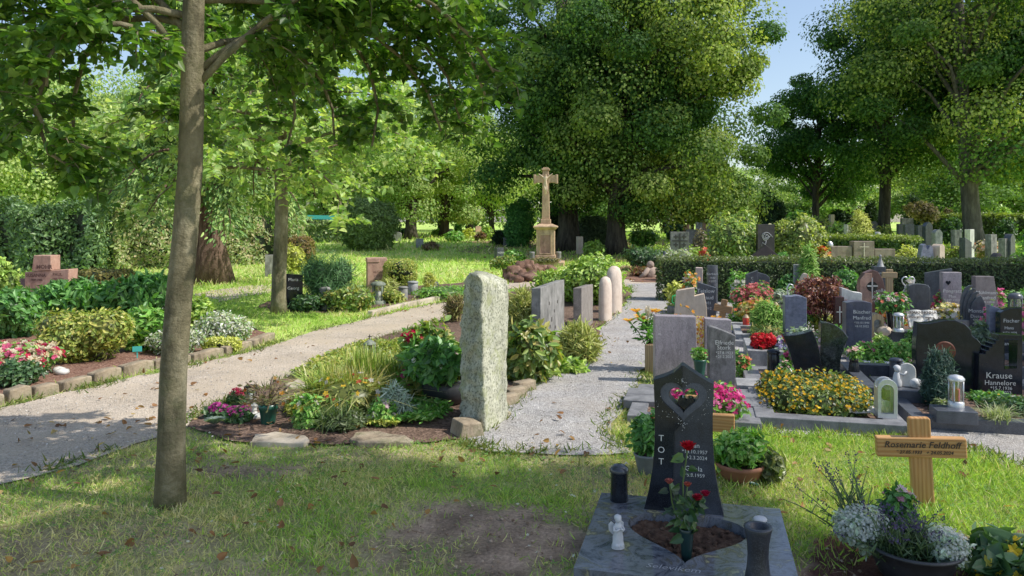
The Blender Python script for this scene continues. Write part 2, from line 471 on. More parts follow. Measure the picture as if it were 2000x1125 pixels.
gc = np.where(inpoly(px, py, MULCH)[:, None], np.array([.13, .06, .045]) * (.3 + 1.4 * n1), gc)
nx, ny = len(gx), len(gy)
idx = np.arange(nx * ny).reshape(ny, nx)
fq = np.stack([idx[:-1, :-1], idx[:-1, 1:], idx[1:, 1:], idx[1:, :-1]], -1).reshape(-1, 4)
gm, nt, out = new_mat('ground_soil_and_turf')
a = nt.nodes.new('ShaderNodeVertexColor'); a.layer_name = 'Col'
nz = nnode(nt, 55, 8, .75, coords(nt)); f = ramp(nt, nz.outputs['Fac'], [(.3, (.45,) * 3), (.72, (1.45,) * 3)])
nzb = nnode(nt, 7, 6, .7, coords(nt)); fb = ramp(nt, nzb.outputs['Fac'], [(.3, (.7,) * 3), (.7, (1.25,) * 3)])
b = nt.nodes.new('ShaderNodeBsdfPrincipled'); nt.links.new(mixc(nt, 1, mixc(nt, 1, a.outputs[0], f.outputs[0], 'MULTIPLY'), fb.outputs[0], 'MULTIPLY'), b.inputs['Base Color'])
b.inputs['Roughness'].default_value = .95; b.inputs['Specular IOR Level'].default_value = .1
nb = nnode(nt, 38, 10, .75, coords(nt)); bp = nt.nodes.new('ShaderNodeBump'); bp.inputs['Strength'].default_value = .9; bp.inputs['Distance'].default_value = .03
nt.links.new(nb.outputs['Fac'], bp.inputs['Height']); nt.links.new(bp.outputs[0], b.inputs['Normal']); nt.links.new(b.outputs[0], out.inputs[0])
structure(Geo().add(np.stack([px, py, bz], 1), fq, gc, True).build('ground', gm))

def sheet(name, poly, mat, z=.004, step=1.2, wob=.05, seed=1, dens=.12):
    """a flat overlay with a slightly ragged rim that follows the ground"""
    pts = []
    r = random.Random(seed); n = len(poly)
    for i in range(n):
        p, q = Vector(poly[i]), Vector(poly[(i + 1) % n]); L = (q - p).length; k = max(1, min(60, int(L / (dens * max(1, p.y / 6)))))
        for j in range(k):
            c = p.lerp(q, j / k); a = wob * max(1, p.y / 8)
            pts.append((c.x + r.uniform(-a, a), c.y + r.uniform(-a, a)))
    bm = bmesh.new()
    fc = bm.faces.new([bm.verts.new((p[0], p[1], 0)) for p in pts])
    if fc.normal.z < 0: fc.normal_flip()
    bmesh.ops.triangulate(bm, faces=bm.faces[:])
    ys = [p[1] for p in pts]
    if max(ys) > 17:
        y = 17.0
        while y < max(ys):
            bmesh.ops.bisect_plane(bm, geom=bm.verts[:] + bm.edges[:] + bm.faces[:], plane_co=(0, y, 0), plane_no=(0, 1, 0)); y += step
    for v in bm.verts: v.co.z = hgt(0, v.co.y) + z
    bm.normal_update()
    for f in bm.faces:
        if f.normal.z < 0: f.normal_flip()
    me = bpy.data.meshes.new(name); bm.to_mesh(me); bm.free()
    o = bpy.data.objects.new(name, me); COL.objects.link(o); me.materials.append(mat); return structure(o)

def gravelmat(name, c1, c2, c3, scale=70, patch=(.5, .38, .27), pamt=.0, big=2.0):
    m, nt, out = new_mat(name)
    b = nt.nodes.new('ShaderNodeBsdfPrincipled'); nt.links.new(b.outputs[0], out.inputs[0])
    v = nnode(nt, scale, vec=coords(nt), kind='ShaderNodeTexVoronoi')
    sx = nt.nodes.new('ShaderNodeSeparateColor'); nt.links.new(v.outputs['Color'], sx.inputs[0])
    c = ramp(nt, sx.outputs[0], [(0, c1), (.5, c2), (1, c3)]).outputs[0]
    n = nnode(nt, big, 8, .72, coords(nt)); f = ramp(nt, n.outputs['Fac'], [(.35, (.72,) * 3), (.65, (1.12,) * 3)])
    c = mixc(nt, 1, c, f.outputs[0], 'MULTIPLY')
    n4 = nnode(nt, 38, 6, .8, coords(nt)); f4 = ramp(nt, n4.outputs['Fac'], [(.35, (.68,) * 3), (.65, (1.2,) * 3)])
    c = mixc(nt, 1, c, f4.outputs[0], 'MULTIPLY')
    if pamt:
        n2 = nnode(nt, .9, 7, .7, coords(nt)); f2 = ramp(nt, n2.outputs['Fac'], [(.42, (0,) * 3), (.62, (pamt,) * 3)])
        c = mixc(nt, f2.outputs[0], c, patch)
    nt.links.new(c, b.inputs['Base Color']); b.inputs['Roughness'].default_value = .95; b.inputs['Specular IOR Level'].default_value = .15
    bp = nt.nodes.new('ShaderNodeBump'); bp.inputs['Strength'].default_value = .8; bp.inputs['Distance'].default_value = .012
    nt.links.new(v.outputs['Distance'], bp.inputs['Height']); nt.links.new(bp.outputs[0], b.inputs['Normal'])
    return m
m_path = gravelmat('pale_gravel', (.41, .33, .255), (.59, .49, .39), (.70, .60, .49), 105, (.55, .44, .32), .7, 1.4)
m_grav = gravelmat('grey_basalt_grit', (.25, .24, .24), (.41, .395, .39), (.6, .58, .57), 105, (.45, .38, .3), .35)
m_soil = gravelmat('dark_soil', (.05, .03, .022), (.12, .075, .055), (.23, .15, .115), 48, (.2, .13, .09), .5)
m_red = gravelmat('reddish_mulch', (.11, .05, .036), (.22, .11, .08), (.33, .2, .145), 55, (.26, .15, .1), .5)
m_leafy = gravelmat('dry_leafy_soil', (.12, .07, .04), (.27, .16, .10), (.42, .28, .18), 30, (.2, .2, .07), .5)
sheet('path_gravel_main', PATH_L, m_path, .008, seed=2)
sheet('path_gravel_side', PATH_R, m_grav, .012, seed=3, wob=.035)
sheet('ground_gravel_graves', GRAVEL, m_grav, .004, seed=4)
sheet('ground_bed_soil', BED_L, m_red, .016, seed=5, wob=.02)
sheet('ground_bed_soil', BED_M, m_soil, .016, seed=6, wob=.03)
sheet('ground_bed_soil', BED_B, m_soil, .012, seed=7, wob=.03)
# far paths and leaf-strewn earth below the trees
sheet('path_far', [(-6, 46), (6, 44), (7, 47.5), (-6, 49.5), (-12, 50), (-12, 48)], m_leafy, .02, seed=8, wob=.2)
sheet('ground_leaf_litter', [(.6, 27), (9, 26.5), (9.5, 41), (5, 44), (-1, 42), (-2, 33)], m_leafy, .012, seed=9, wob=.3)
sheet('ground_leaf_litter', [(3.0, 19.2), (4.7, 19.2), (4.9, 24), (4.0, 25), (3.1, 24)], m_red, .02, seed=10, wob=.1)
sheet('path_stepping', W([(380, 575), (470, 560), (600, 552), (640, 555), (560, 565), (430, 590)]), m_path, .01, seed=12)

# ------------------------------------------------------------------ grass
plain_col = leafmat('loose_bits', 0, .9, (1, 1, 1), .15)
m_grass = leafmat('grass_blades', .4, .5, (1.25, 1.35, .5), .25)
HOLES = []                                     # footprints of slabs and pots, filled by the grave builders
def grow_grass():
    g = Geo(); r = np.random.default_rng(5)
    beds = [PATH_L, PATH_R, GRAVEL, BED_L, BED_M, BED_B]
    def field(n, x0, x1, y0, y1, size, wid, keepf, pw=1.0, tuft=1, dark=1.0):
        P = np.stack([r.uniform(x0, x1, n), y0 + (y1 - y0) * r.random(n) ** pw], 1)
        P = P[np.abs(P[:, 0]) < .72 * P[:, 1] + .6]
        jit = P + r.normal(size=P.shape) * .03 * np.maximum(1, P[:, 1:2] / 8)
        m = ~inside(jit, beds) & keepf(P)
        for h in HOLES: m &= ~inpoly(P[:, 0], P[:, 1], h)
        P = P[m]; n = len(P)
        z = hgt_np(P[:, 1]) - .006
        b = bare(P[:, 0], P[:, 1])
        keep = r.random(n) > b * .97
        P, z, b = P[keep], z[keep], b[keep]; n = len(P)
        N = r.normal(size=(n, 3)); N[:, 2] *= .3
        L = r.normal(size=(n, 3)) * .75; L[:, 2] = .75
        q = fbm(P[:, 0] * 1.1 + 31, P[:, 1] * 1.1, 4)
        q2 = fbm(P[:, 0] * 3.1 + 7, P[:, 1] * 3.1 + 2, 3)
        c = pal(n, [(.32, .50, .09), (.42, .58, .11), (.24, .40, .07), (.52, .59, .17)], [3, 3, 2, 1.5], .2, r)
        dry = pal(n, [(.72, .63, .32), (.6, .56, .24), (.75, .67, .4)], None, .15, r)
        t = (r.random(n) < np.clip((q - .32) * 3.2 * np.where(P[:, 0] < 1.2, 1, .3), .06, .82) * np.where(P[:, 1] < 7, 1, .55))[:, None]
        C = np.where(t, dry, c) * dark
        sz = size * (.5 + r.random(n)) * (.55 + .9 * q2)
        put(g, np.concatenate([P, z[:, None]], 1), N, sz, C, 'blade', L, wid, r)
    allk = lambda P: np.ones(len(P), bool)
    field(210000, -4.6, 4.6, 2.9, 6.2, .034, .11, allk, .8)
    field(50000, .6, 4.6, 3.4, 5.9, .062, .085, allk)
    # lush rim along the plots and the paths
    field(50000, -9.5, 1.9, 6.0, 13.5, .06, .13, allk, 1)
    field(42000, -14, 4.5, 12, 20, .08, .16, allk)
    field(60000, -24, 26, 18, 34, .12, .2, allk)
    field(30000, -34, 40, 32, 62, .2, .25, allk)
    stuff(g.build('grass', m_grass), 'short summer grass of the lawns between the paths and graves', 'grass')

    # weeds creeping over the path edges
    g = Geo()
    for poly, n in ((PATH_L, 9000), (PATH_R, 5000), (GRAVEL, 3000)):
        pl = np.array(poly); k = len(pl)
        i = r.integers(0, k, n); t = r.random(n)[:, None]
        P = pl[i] * (1 - t) + pl[(i + 1) % k] * t + r.normal(size=(n, 2)) * .07
        P = P[(P[:, 1] < 18) & (P[:, 1] > 3)]
        P = P[fbm(P[:, 0] * 2.2, P[:, 1] * 2.2, 3) > .45]; n2_ = len(P)
        N = r.normal(size=(n2_, 3)); L = r.normal(size=(n2_, 3)); L[:, 2] = .9
        put(g, np.concatenate([P, np.full((n2_, 1), .008)], 1), N, .03 + .05 * r.random(n2_), pal(n2_, [(.10, .17, .03), (.2, .21, .06), (.14, .2, .04)], None, .2, r), 'blade', L, .16, r)
    stuff(g.build('weeds', m_grass), 'weedy tufts along the gravel path edges', 'weeds')

    # fallen leaves
    g = Geo()
    n = 750
    P = np.stack([r.uniform(-5, 5, n), 3 + 3.4 * r.random(n), np.full(n, .03)], 1)
    n_ = 500
    P2 = np.stack([r.uniform(-4, 2.5, n_), r.uniform(5.5, 14, n_), np.full(n_, .02)], 1)
    n3 = 900
    P3 = np.stack([r.uniform(-1, 9, n3), r.uniform(19, 36, n3), np.zeros(n3)], 1); P3[:, 2] = hgt_np(P3[:, 1]) + .03
    P = np.concatenate([P, P2, P3]); P = P[fbm(P[:, 0] * .8 + 5, P[:, 1] * .8, 3) > .42]
    for h in HOLES: P = P[~inpoly(P[:, 0], P[:, 1], h)]
    N = r.normal(size=(len(P), 3)) * .45 + np.array([0, 0, 1])
    put(g, P, N, (.028 + .035 * r.random(len(P))) * np.maximum(1, P[:, 1] / 12), pal(len(P), [(.36, .2, .07), (.26, .12, .05), (.45, .32, .14), (.2, .1, .05)], None, .2, r), 'heart', None, .75, r)
    stuff(g.build('fallen_leaves', m_grass), 'brown and yellow fallen leaves strewn over lawn and paths', 'fallen leaves')

    # clover leaves between the blades
    n = 26000; P = np.stack([r.uniform(-4.6, 4.6, n), 2.9 + 3.2 * r.random(n) ** .85, .008 + .028 * r.random(n)], 1)
    k_ = (fbm(P[:, 0] * 1.7 + 13, P[:, 1] * 1.7 + 3, 3) > .5) & ~inside(P[:, :2], beds) & (bare(P[:, 0], P[:, 1]) < .75)
    for h in HOLES: k_ &= ~inpoly(P[:, 0], P[:, 1], h)
    P = P[k_]; g = Geo(); put(g, P, r.normal(size=P.shape) * .4 + np.array([0, 0, 1]), .013 + .014 * r.random(len(P)), pal(len(P), [(.13, .30, .06), (.18, .36, .08), (.26, .38, .10)], None, .2, r), 'clover', None, 1, r)
    stuff(g.build('clover_foliage', m_grass), 'small round clover leaves mixed into the near lawn', 'clover')
    # loose stones on the paths, crumbs and twigs on the bare earth
    n = 26000; P = np.stack([r.uniform(-6, 5, n), 4.3 + 9 * r.random(n) ** 1.3, np.full(n, .014)], 1)
    P = P[inside(P[:, :2] + r.normal(size=(n, 2)) * .05, [PATH_L, PATH_R]) & ~inside(P[:, :2], [BED_M])]
    g = Geo(); put(g, P, r.normal(size=P.shape) * .3 + np.array([0, 0, 1]), .006 + .015 * r.random(len(P)) ** 2.5, pal(len(P), [(.5, .46, .42), (.34, .32, .31), (.22, .2, .19), (.62, .58, .54)], None, .15, r), 'stone', None, 1, r)
    stuff(g.build('loose_gravel', plain_col), 'loose pebbles lying on the gravel paths', 'gravel')
    n = 16000; P = np.stack([r.uniform(-4.4, 4.2, n), 2.9 + 3.0 * r.random(n) ** .9, np.full(n, .004)], 1)
    k_ = (r.random(n) < (bare(P[:, 0], P[:, 1]) - .25) * 1.4) & ~inside(P[:, :2], beds)
    for h in HOLES: k_ &= ~inpoly(P[:, 0], P[:, 1], h)
    P = P[k_]; g = Geo(); put(g, P, r.normal(size=P.shape) * .4 + np.array([0, 0, 1]), .005 + .022 * r.random(len(P)) ** 3, pal(len(P), [(.26, .18, .12), (.17, .11, .075), (.36, .27, .2)], None, .2, r), 'stone', None, 1, r)
    m_ = r.random(len(P)) < .12; put(g, P[m_] + np.array([0, 0, .006]), r.normal(size=P[m_].shape) * .15 + np.array([0, 0, 1]), .03 + .06 * r.random(int(m_.sum())), pal(int(m_.sum()), [(.3, .22, .13), (.16, .1, .06)], None, .2, r), 'needle', None, .6, r)
    stuff(g.build('soil_crumbs', plain_col), 'crumbs of earth and bits of twig on the bare patches', 'soil')
    # clover flowers
    g = Geo(); n = 500
    P = np.stack([r.uniform(-4.5, 4.5, n), 3.2 + 2.6 * r.random(n), np.full(n, .05)], 1)
    P = P[(fbm(P[:, 0] * 1.5 + 9, P[:, 1] * 1.5, 3) > .52) & ~inside(P[:, :2], beds)]
    for h in HOLES: P = P[~inpoly(P[:, 0], P[:, 1], h)]
    put(g, P, r.normal(size=(len(P), 3)) * .3 + np.array([0, 0, 1]), .018, pal(len(P), [(.7, .7, .66)], None, .05, r), 'flower', None, 1, r)
    stuff(g.build('clover_blossoms', m_grass), 'tiny white clover blossoms dotted over the lawn', 'clover')
# ------------------------------------------------------------------ trees
m_leaf = leafmat('linden_leaves', .48, .42, (1.45, 1.55, .5), .35)
m_leaf2 = leafmat('far_leaves', .38, .65, (1.4, 1.5, .5), .12)
m_needle = leafmat('conifer_needles', .18, .55, (1.2, 1.3, .6), .25)
m_bark = stone('smooth_bark', [(.10, .085, .045), (.21, .18, .105), (.36, .32, .21)], 7, .85, 1.0, 26, stain=.5, stretch=(1, 1, .5), spec=.2, moss=(.11, .11, .05))
m_bark2 = stone('rough_bark', [(.028, .022, .017), (.06, .05, .038), (.10, .085, .066)], 9, .9, 1.0, 22, stain=.4, stretch=(1, 1, .18), spec=.2)
m_bark3 = stone('fibrous_red_bark', [(.06, .035, .026), (.14, .085, .06), (.24, .16, .12)], 16, .9, 1.0, 30, stain=.35, stretch=(1, 1, .07), spec=.2)

LIND = [(0.0812, 0.18, 0.0315), (0.0585, 0.135, 0.0252), (0.117, 0.234, 0.0405), (0.162, 0.27, 0.0495)]
LINL = [(0.272, 0.432, 0.12), (0.22, 0.366, 0.1), (0.379, 0.51, 0.171), (0.484, 0.575, 0.221)]
OLD = [(0.0588, 0.143, 0.0391), (0.0816, 0.175, 0.0425), (0.11, 0.212, 0.049), (0.0408, 0.102, 0.031)]
YEL = [(.44, .54, .12), (.36, .47, .10), (.52, .56, .17)]

def limb(start, az, el, length, r, droop=.25, k=7, curl=.1):
    """polyline that leaves at elevation el and bends"""
    p = Vector(start); out = [p.copy()]; e = el; a = az
    for i in range(k):
        e -= droop * (i + 1) / k * .5; a += r.uniform(-curl, curl)
        p = p + Vector((math.cos(e) * math.sin(a), math.cos(e) * math.cos(a), math.sin(e))) * (length / k); out.append(p.copy())
    return out

def young_linden(name, label, base, lean, trunk_r, z_fork, z_top, limbs, seed, leafsize, cols, nleaf, ring_parts=False, extra=None, twl=.62):
    """trunk, limbs and twigs hung with heart-shaped leaves"""
    r = random.Random(seed); q = np.random.default_rng(seed)
    t = thing(name, label, 'tree', (base[0], base[1], hgt(0, base[1])))
    tr = Geo()
    n = 16; path = []; rad = []
    for i in range(n + 1):
        z = -.05 + (z_top + .05) * i / n
        f = z / z_top
        path.append((lean[0] * z + .012 * math.sin(z * 3 + seed), lean[1] * z + .012 * math.cos(z * 2.3 + seed), z))
        fl = 1 + .17 * math.exp(-max(z, 0) / .09)
        rad.append(trunk_r * fl * (1 - .16 * min(z, z_fork) / z_fork) * (1 if z < z_fork else max(.12, 1 - .92 * (z - z_fork) / (z_top - z_fork))))
    tr.tube(path, rad, 20)
    tr.build('trunk', m_bark, t)
    bg_ = Geo(); LP = []; LD = []
    def along(z): return Vector((lean[0] * z, lean[1] * z, z))
    for (z, az, el, ln, dr) in limbs:
        p = limb(along(z), math.radians(az), math.radians(el), ln, r, dr)
        bg_.tube(p, [trunk_r * (.25 if ln > 1.4 else .2) * (1 - .8 * i / (len(p) - 1)) + .004 for i in range(len(p))], 7)
        ns = int(ln * 8)
        for j in range(ns):
            f = .18 + .82 * (j + r.random()) / ns; fi = f * (len(p) - 1); i = min(int(fi), len(p) - 2)
            s = p[i].lerp(p[i + 1], fi - i); d = (p[i + 1] - p[i]).normalized(); a0 = math.atan2(d.x, d.y)
            tw = limb(s, a0 + r.choice((-1, 1)) * r.uniform(.25, 1.2), r.uniform(-.35, .45), r.uniform(.3, twl) * (1.25 - .5 * f) * min(1.5, max(.6, ln / 2)), r, r.uniform(.3, 1.1), 5, .2)
            bg_.tube(tw, [.006, .005, .0045, .004, .003, .002], 4)
            LP.append(tw); LD.append(d)
    bg_.build('branches', m_bark, t)
    g = Geo(); P = []; L = []
    per = max(4, nleaf // max(1, len(LP)))
    for tw in LP:
        for j in range(per):
            f = .1 + .9 * (j + r.random()) / per; fi = f * (len(tw) - 1); i = min(int(fi), len(tw) - 2)
            s = tw[i].lerp(tw[i + 1], fi - i); d = (tw[i + 1] - tw[i]).normalized()
            side = d.cross(Vector((0, 0, 1))); side = side.normalized() if side.length > .01 else Vector((1, 0, 0))
            sg = 1 if j % 2 else -1
            P.append(s + side * sg * .02 + Vector((r.gauss(0, .025), r.gauss(0, .025), r.gauss(0, .02))))
            L.append(d * .55 + side * sg * .8 + Vector((0, 0, -.45 - .5 * r.random())))
    P = np.array(P); L = np.array(L)
    N = q.normal(size=P.shape) * .55 + np.array([0, 0, .85])
    C = pal(len(P), cols, None, .2, q)
    put(g, P, N, leafsize * (.6 + .6 * q.random(len(P))), C, 'heart', L, .95, q)
    g.build('crown', m_leaf, t)
    return t

# the young tree in front: long lower limbs both ways, then a regular upper crown
L1B = G(330, 985)
lim1 = [(2.47, -95, 55, 2.5, 1.15), (2.62, -78, 50, 2.3, 1.0), (2.33, 84, 50, 1.9, .6), (2.42, 66, 44, 1.8, .6), (2.55, 30, 30, 1.6, 1.0), (2.52, -150, 28, 1.0, 1.0)]
lim1 += [(2.95, 62, 14, 2.0, .75), (3.0, 72, 14, 2.0, .7), (3.05, 78, 8, 1.9, .55), (3.0, 40, 12, 1.9, 1.0), (2.9, -60, 14, 2.2, 1.3), (2.7, -75, 20, 1.9, 1.5), (2.75, -100, 15, 1.6, 1.5), (3.0, -110, 16, 2.0, 1.2), (3.1, -85, 14, 2.4, 1.1), (2.95, -30, 20, 1.9, 1.2), (3.0, 5, 12, 1.8, 1.1), (3.2, -140, 20, 1.2, 1.2), (2.85, 58, 12, 1.9, .7)]
q_ = random.Random(4)
for i in range(13):
    z = 3.2 + i * .22; a_ = (i * 137.5 + 30) % 360
    lim1.append((z, a_ if not 85 < a_ < 150 else a_ + 90, q_.uniform(22, 40), max(.6, 1.9 - .4 * (z - 2.7)), .55))
young_linden('linden_tree', 'slender young linden standing alone in the lawn, smooth trunk dappled by sun', L1B, (.05, .01), .076, 2.35, 6.2, lim1, 21, .06, LIND, 22000)

L2B = G(545, 612)
lim2 = []
q_ = random.Random(9)
for i in range(44):
    z = 2.25 + i * .082; lim2.append((z, i * 137.5, q_.uniform(12, 32), max(.6, 2.9 - .55 * abs(z - 2.7)), q_.uniform(.4, .75)))
young_linden('linden_tree', 'young linden with knotty brown trunk beside the dark gravestone and pine', L2B, (.018, .0), .125, 2.2, 5.8, lim2, 22, .105, LINL, 15000, twl=.8)

def blob_tree(name, label, base, crown, trunk, n, size, cols, ycol=None, seed=0, tpl='dia', nb=70, mat=None, bark=None, zcut=None, lean=(0, 0), forks=5, hang=.35, tall=1.0, yfrac=.3, group=None, shape=None, cat='tree'):
    """crown (cx,cy,cz,rx,ry,rz) relative to the base; foliage in many uneven clumps with gaps"""
    r = np.random.default_rng(seed + 77); rr = random.Random(seed)
    t = thing(name, label, cat, (base[0], base[1], hgt(0, base[1]) - .05), group=group)
    cx, cy, cz, rx, ry, rz = crown
    # clump centres: mostly near the hull
    cs = []
    while len(cs) < nb:
        d = sph(1, r)[0]; k = r.random() ** .42
        p = np.array([d[0] * rx, d[1] * ry, d[2] * rz]) * k
        if shape:
            f = shape((p[2] / rz + 1) / 2); p[0] *= f; p[1] *= f
        p = p + np.array([cx, cy, cz])
        if zcut is not None and p[2] < zcut + r.random() * .6: continue
        cs.append(p)
    cs = np.array(cs)
    rad0 = .36 * (rx * ry * rz) ** (1 / 3) * (70 / nb) ** .3
    g = Geo()
    per = n // nb
    for i, c in enumerate(cs):
        rc = rad0 * (.42 + 1.0 * r.random() ** 1.4)
        d = sph(per, r); d[:, 2] *= .7
        kk = (.35 + .65 * r.random(per) ** .45)
        P = c + d * (rc * kk)[:, None] * np.array([1, 1, .78]); P[:, 2] -= hang * rc * r.random(per) ** 3
        if zcut is not None: P[:, 2] = np.maximum(P[:, 2], zcut - .3 * r.random(per))
        N = d + r.normal(size=(per, 3)) * .36 + np.array([0, 0, .3])
        hull = math.sqrt((((c - np.array([cx, cy, cz])) / np.array([rx, ry, rz])) ** 2).sum())
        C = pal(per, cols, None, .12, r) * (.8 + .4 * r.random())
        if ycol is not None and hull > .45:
            yc = pal(per, ycol, None, .1, r); f = yfrac * (.5 + .5 * (c[0] - cx) / rx) * r.random() ** 2 * 2.0 + (.5 * yfrac if r.random() < yfrac * .4 else 0)  # yellower towards +X: the sunlit side is put into the leaf colour
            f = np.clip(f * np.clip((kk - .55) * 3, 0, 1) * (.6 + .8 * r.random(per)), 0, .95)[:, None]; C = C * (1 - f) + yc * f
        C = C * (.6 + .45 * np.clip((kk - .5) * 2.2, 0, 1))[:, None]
        L = r.normal(size=(per, 3)) * .7 + d * .5 + np.array([0, 0, -.7])
        put(g, P, N, size * (.6 + .7 * r.random(per)), C, tpl, L, .95, r)
    g.build('crown', mat or m_leaf2, t)
    tr = Geo(); r0, r1 = trunk[0], trunk[1]; zt = cz + rz * .55
    k = 12; path = []; rads = []
    for i in range(k + 1):
        f = i / k; z = zt * f
        path.append((lean[0] * z + cx * f * f * .6 + .05 * r0 * math.sin(i * 1.3 + seed), lean[1] * z + cy * f * f * .6, z))
        rads.append((r0 * (1 - f) + r1 * f) * (1 + .45 * math.exp(-z / (r0 * 1.2))))
    tr.tube(path, rads, 14)
    tr.build('trunk', bark or m_bark2, t)
    lb = Geo(); order = np.argsort(cs[:, 2]); used = 0
    for j in order[::max(1, nb // max(1, forks * 4))]:
        c = Vector(cs[j]); zz = min(zt * .9, max(zt * .22, c.z - (Vector((c.x - cx, c.y - cy)).length) * .75 - .3)); f = zz / zt; i = min(k - 1, int(f * k))
        s = Vector(path[i]).lerp(Vector(path[i + 1]), f * k - i)
        mid = s.lerp(c, .5) + Vector((rr.gauss(0, .12), rr.gauss(0, .12), .12 * (c - s).length))
        rs = rads[i] * .42
        lb.tube([s, s.lerp(mid, .5) + Vector((0, 0, .03)), mid, mid.lerp(c, .6), c], [rs, rs * .75, rs * .5, rs * .28, rs * .1], 6)
    lb.build('limbs', bark or m_bark2, t)
    return t

# the two old lindens behind the stone cross
def T(u, Y): return (XU(u, Y), Y)
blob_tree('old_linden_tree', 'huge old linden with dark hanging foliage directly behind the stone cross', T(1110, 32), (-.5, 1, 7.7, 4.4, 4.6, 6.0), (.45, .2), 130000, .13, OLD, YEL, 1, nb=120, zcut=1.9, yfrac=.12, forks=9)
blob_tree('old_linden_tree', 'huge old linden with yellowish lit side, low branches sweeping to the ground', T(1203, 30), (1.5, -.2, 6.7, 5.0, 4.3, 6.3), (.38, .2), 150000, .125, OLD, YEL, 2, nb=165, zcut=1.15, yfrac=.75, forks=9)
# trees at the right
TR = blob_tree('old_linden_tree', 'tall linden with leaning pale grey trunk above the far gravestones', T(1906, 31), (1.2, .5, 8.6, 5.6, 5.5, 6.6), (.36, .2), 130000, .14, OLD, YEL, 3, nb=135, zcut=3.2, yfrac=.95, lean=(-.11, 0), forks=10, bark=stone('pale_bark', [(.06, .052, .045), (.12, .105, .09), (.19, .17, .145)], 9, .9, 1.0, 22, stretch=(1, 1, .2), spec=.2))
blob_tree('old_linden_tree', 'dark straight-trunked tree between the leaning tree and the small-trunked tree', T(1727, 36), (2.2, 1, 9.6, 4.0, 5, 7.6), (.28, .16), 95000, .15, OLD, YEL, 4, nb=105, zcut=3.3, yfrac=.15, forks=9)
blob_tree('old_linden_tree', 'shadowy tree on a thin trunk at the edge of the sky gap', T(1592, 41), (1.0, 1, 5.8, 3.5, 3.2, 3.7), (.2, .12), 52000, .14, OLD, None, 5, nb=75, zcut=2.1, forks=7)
# pale round-crowned row down the left avenue
row = [(803, 43, 5.0, 3.9, 4.2), (868, 47, 5.1, 3.3, 4.3), (917, 52, 4.9, 3.2, 4.0)]
for i, (u, Y, cz, rx, rz) in enumerate(row):
    blob_tree('avenue_tree', ['pale green round-crowned avenue tree with the thickest trunk, beside the small grey gravestone', 'pale green avenue tree in the middle of the trunk row', 'yellow-green avenue tree with dark trunk nearest the clipped yew'][i],
              T(u, Y), (-.2 + .2 * i, .5, cz, rx, rx, rz), (.33 - .03 * i, .14), 48000, .15, LINL, YEL, 10 + i, nb=80, zcut=1.15, yfrac=.35, group='avenue trees')
# pale leafy trees at the far left, behind the hedge
for i, (u, Y, cz, rx, rz) in enumerate([(-110, 30, 5.0, 4.2, 3.8), (110, 33, 4.6, 3.6, 3.5), (255, 38, 5.0, 3.6, 4.0), (640, 47, 5.0, 4.8, 4.5), (420, 44, 6.0, 5.2, 5.4)]):
    blob_tree('leafy_tree', ['light green bushy tree cut by the photo edge, behind the dark hedge', 'light green bushy tree with thin bare twigs behind the dark hedge', 'mid green bushy tree behind the pale hedge', 'broad light green tree behind the ivy-covered shed', 'tall green tree behind the drooping conifer'][i],
              T(u, Y), (0, 0, cz, rx, rx, rz), (.22, .1), 40000, .14, LINL, YEL if i < 2 else None, 20 + i, nb=60, zcut=.7, yfrac=.3)

# giant thuja with drooping sprays and a thick fibrous trunk
def droop_conifer(name, label, base, h, r0, trunk_r, n, size, cols, seed, zlow):
    q = np.random.default_rng(seed); r = random.Random(seed)
    t = thing(name, label, 'tree', (base[0], base[1], hgt(0, base[1])))
    tr = Geo(); path = []; rad = []
    for i in range(11):
        f = i / 10; path.append((.05 * math.sin(i), .05 * math.cos(i * 1.7), h * .95 * f)); rad.append(trunk_r * (1 - .92 * f) * (1 + .55 * math.exp(-f * h / .5)))
    tr.tube(path, rad, 22)
    # fluted foot
    V = tr.V[0]; a = np.arctan2(V[:, 1], V[:, 0]); V[:, :2] *= (1 + .06 * np.sin(a * 7 + V[:, 2:3].ravel()) * np.exp(-V[:, 2] / 2))[:, None]
    tr.build('trunk', m_bark3, t)
    g = Geo(); lb = Geo(); nb = 90; per = n // nb
    for i in range(nb):
        f = (i + .5) / nb; z = zlow + (h - zlow) * f; az = i * 2.399 + r.uniform(-.3, .3)
        ln = r0 * (1 - f) ** .8 * r.uniform(.75, 1.12) + .2
        p = limb((0, 0, z + .35), az, .15, ln, r, .62, 8, .06)
        lb.tube(p, [.05 * (1 - .9 * k / 8) * (1 - .6 * f) + .006 for k in range(9)], 5)
        pa = np.array([tuple(v) for v in p])
        s = (.2 + .8 * q.random(per) ** .7) * 7.99; ii = s.astype(int); fr = (s - ii)[:, None]
        P = pa[ii] * (1 - fr) + pa[ii + 1] * fr
        d = np.array([math.sin(az), math.cos(az), 0]); sd = np.array([d[1], -d[0], 0])
        off = q.normal(size=per) * .28 * ln * .35
        hang = q.random(per) ** 1.4 * .4
        P = P + sd * off[:, None]; P[:, 2] -= hang + np.abs(off) * .25
        L = d * .8 + sd * np.sign(off)[:, None] * .6 + np.array([0, 0, -.55]) + q.normal(size=(per, 3)) * .25
        N = d * .6 + q.normal(size=(per, 3)) * .5 + np.array([0, 0, .5])
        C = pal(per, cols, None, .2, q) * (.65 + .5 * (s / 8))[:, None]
        put(g, P, N, size * (.6 + .8 * q.random(per)), C, 'spray', L, 1.1, q)
    lb.build('branches', m_bark3, t); g.build('crown', m_needle, t); return t
droop_conifer('thuja_tree', 'big drooping conifer with a thick reddish fibrous trunk', G(405, 553), 9.5, 2.75, .42, 46000, .14, [(0.138, 0.263, 0.0688), (0.106, 0.206, 0.0562), (0.225, 0.362, 0.0938), (0.338, 0.463, 0.138)], 31, 1.9)
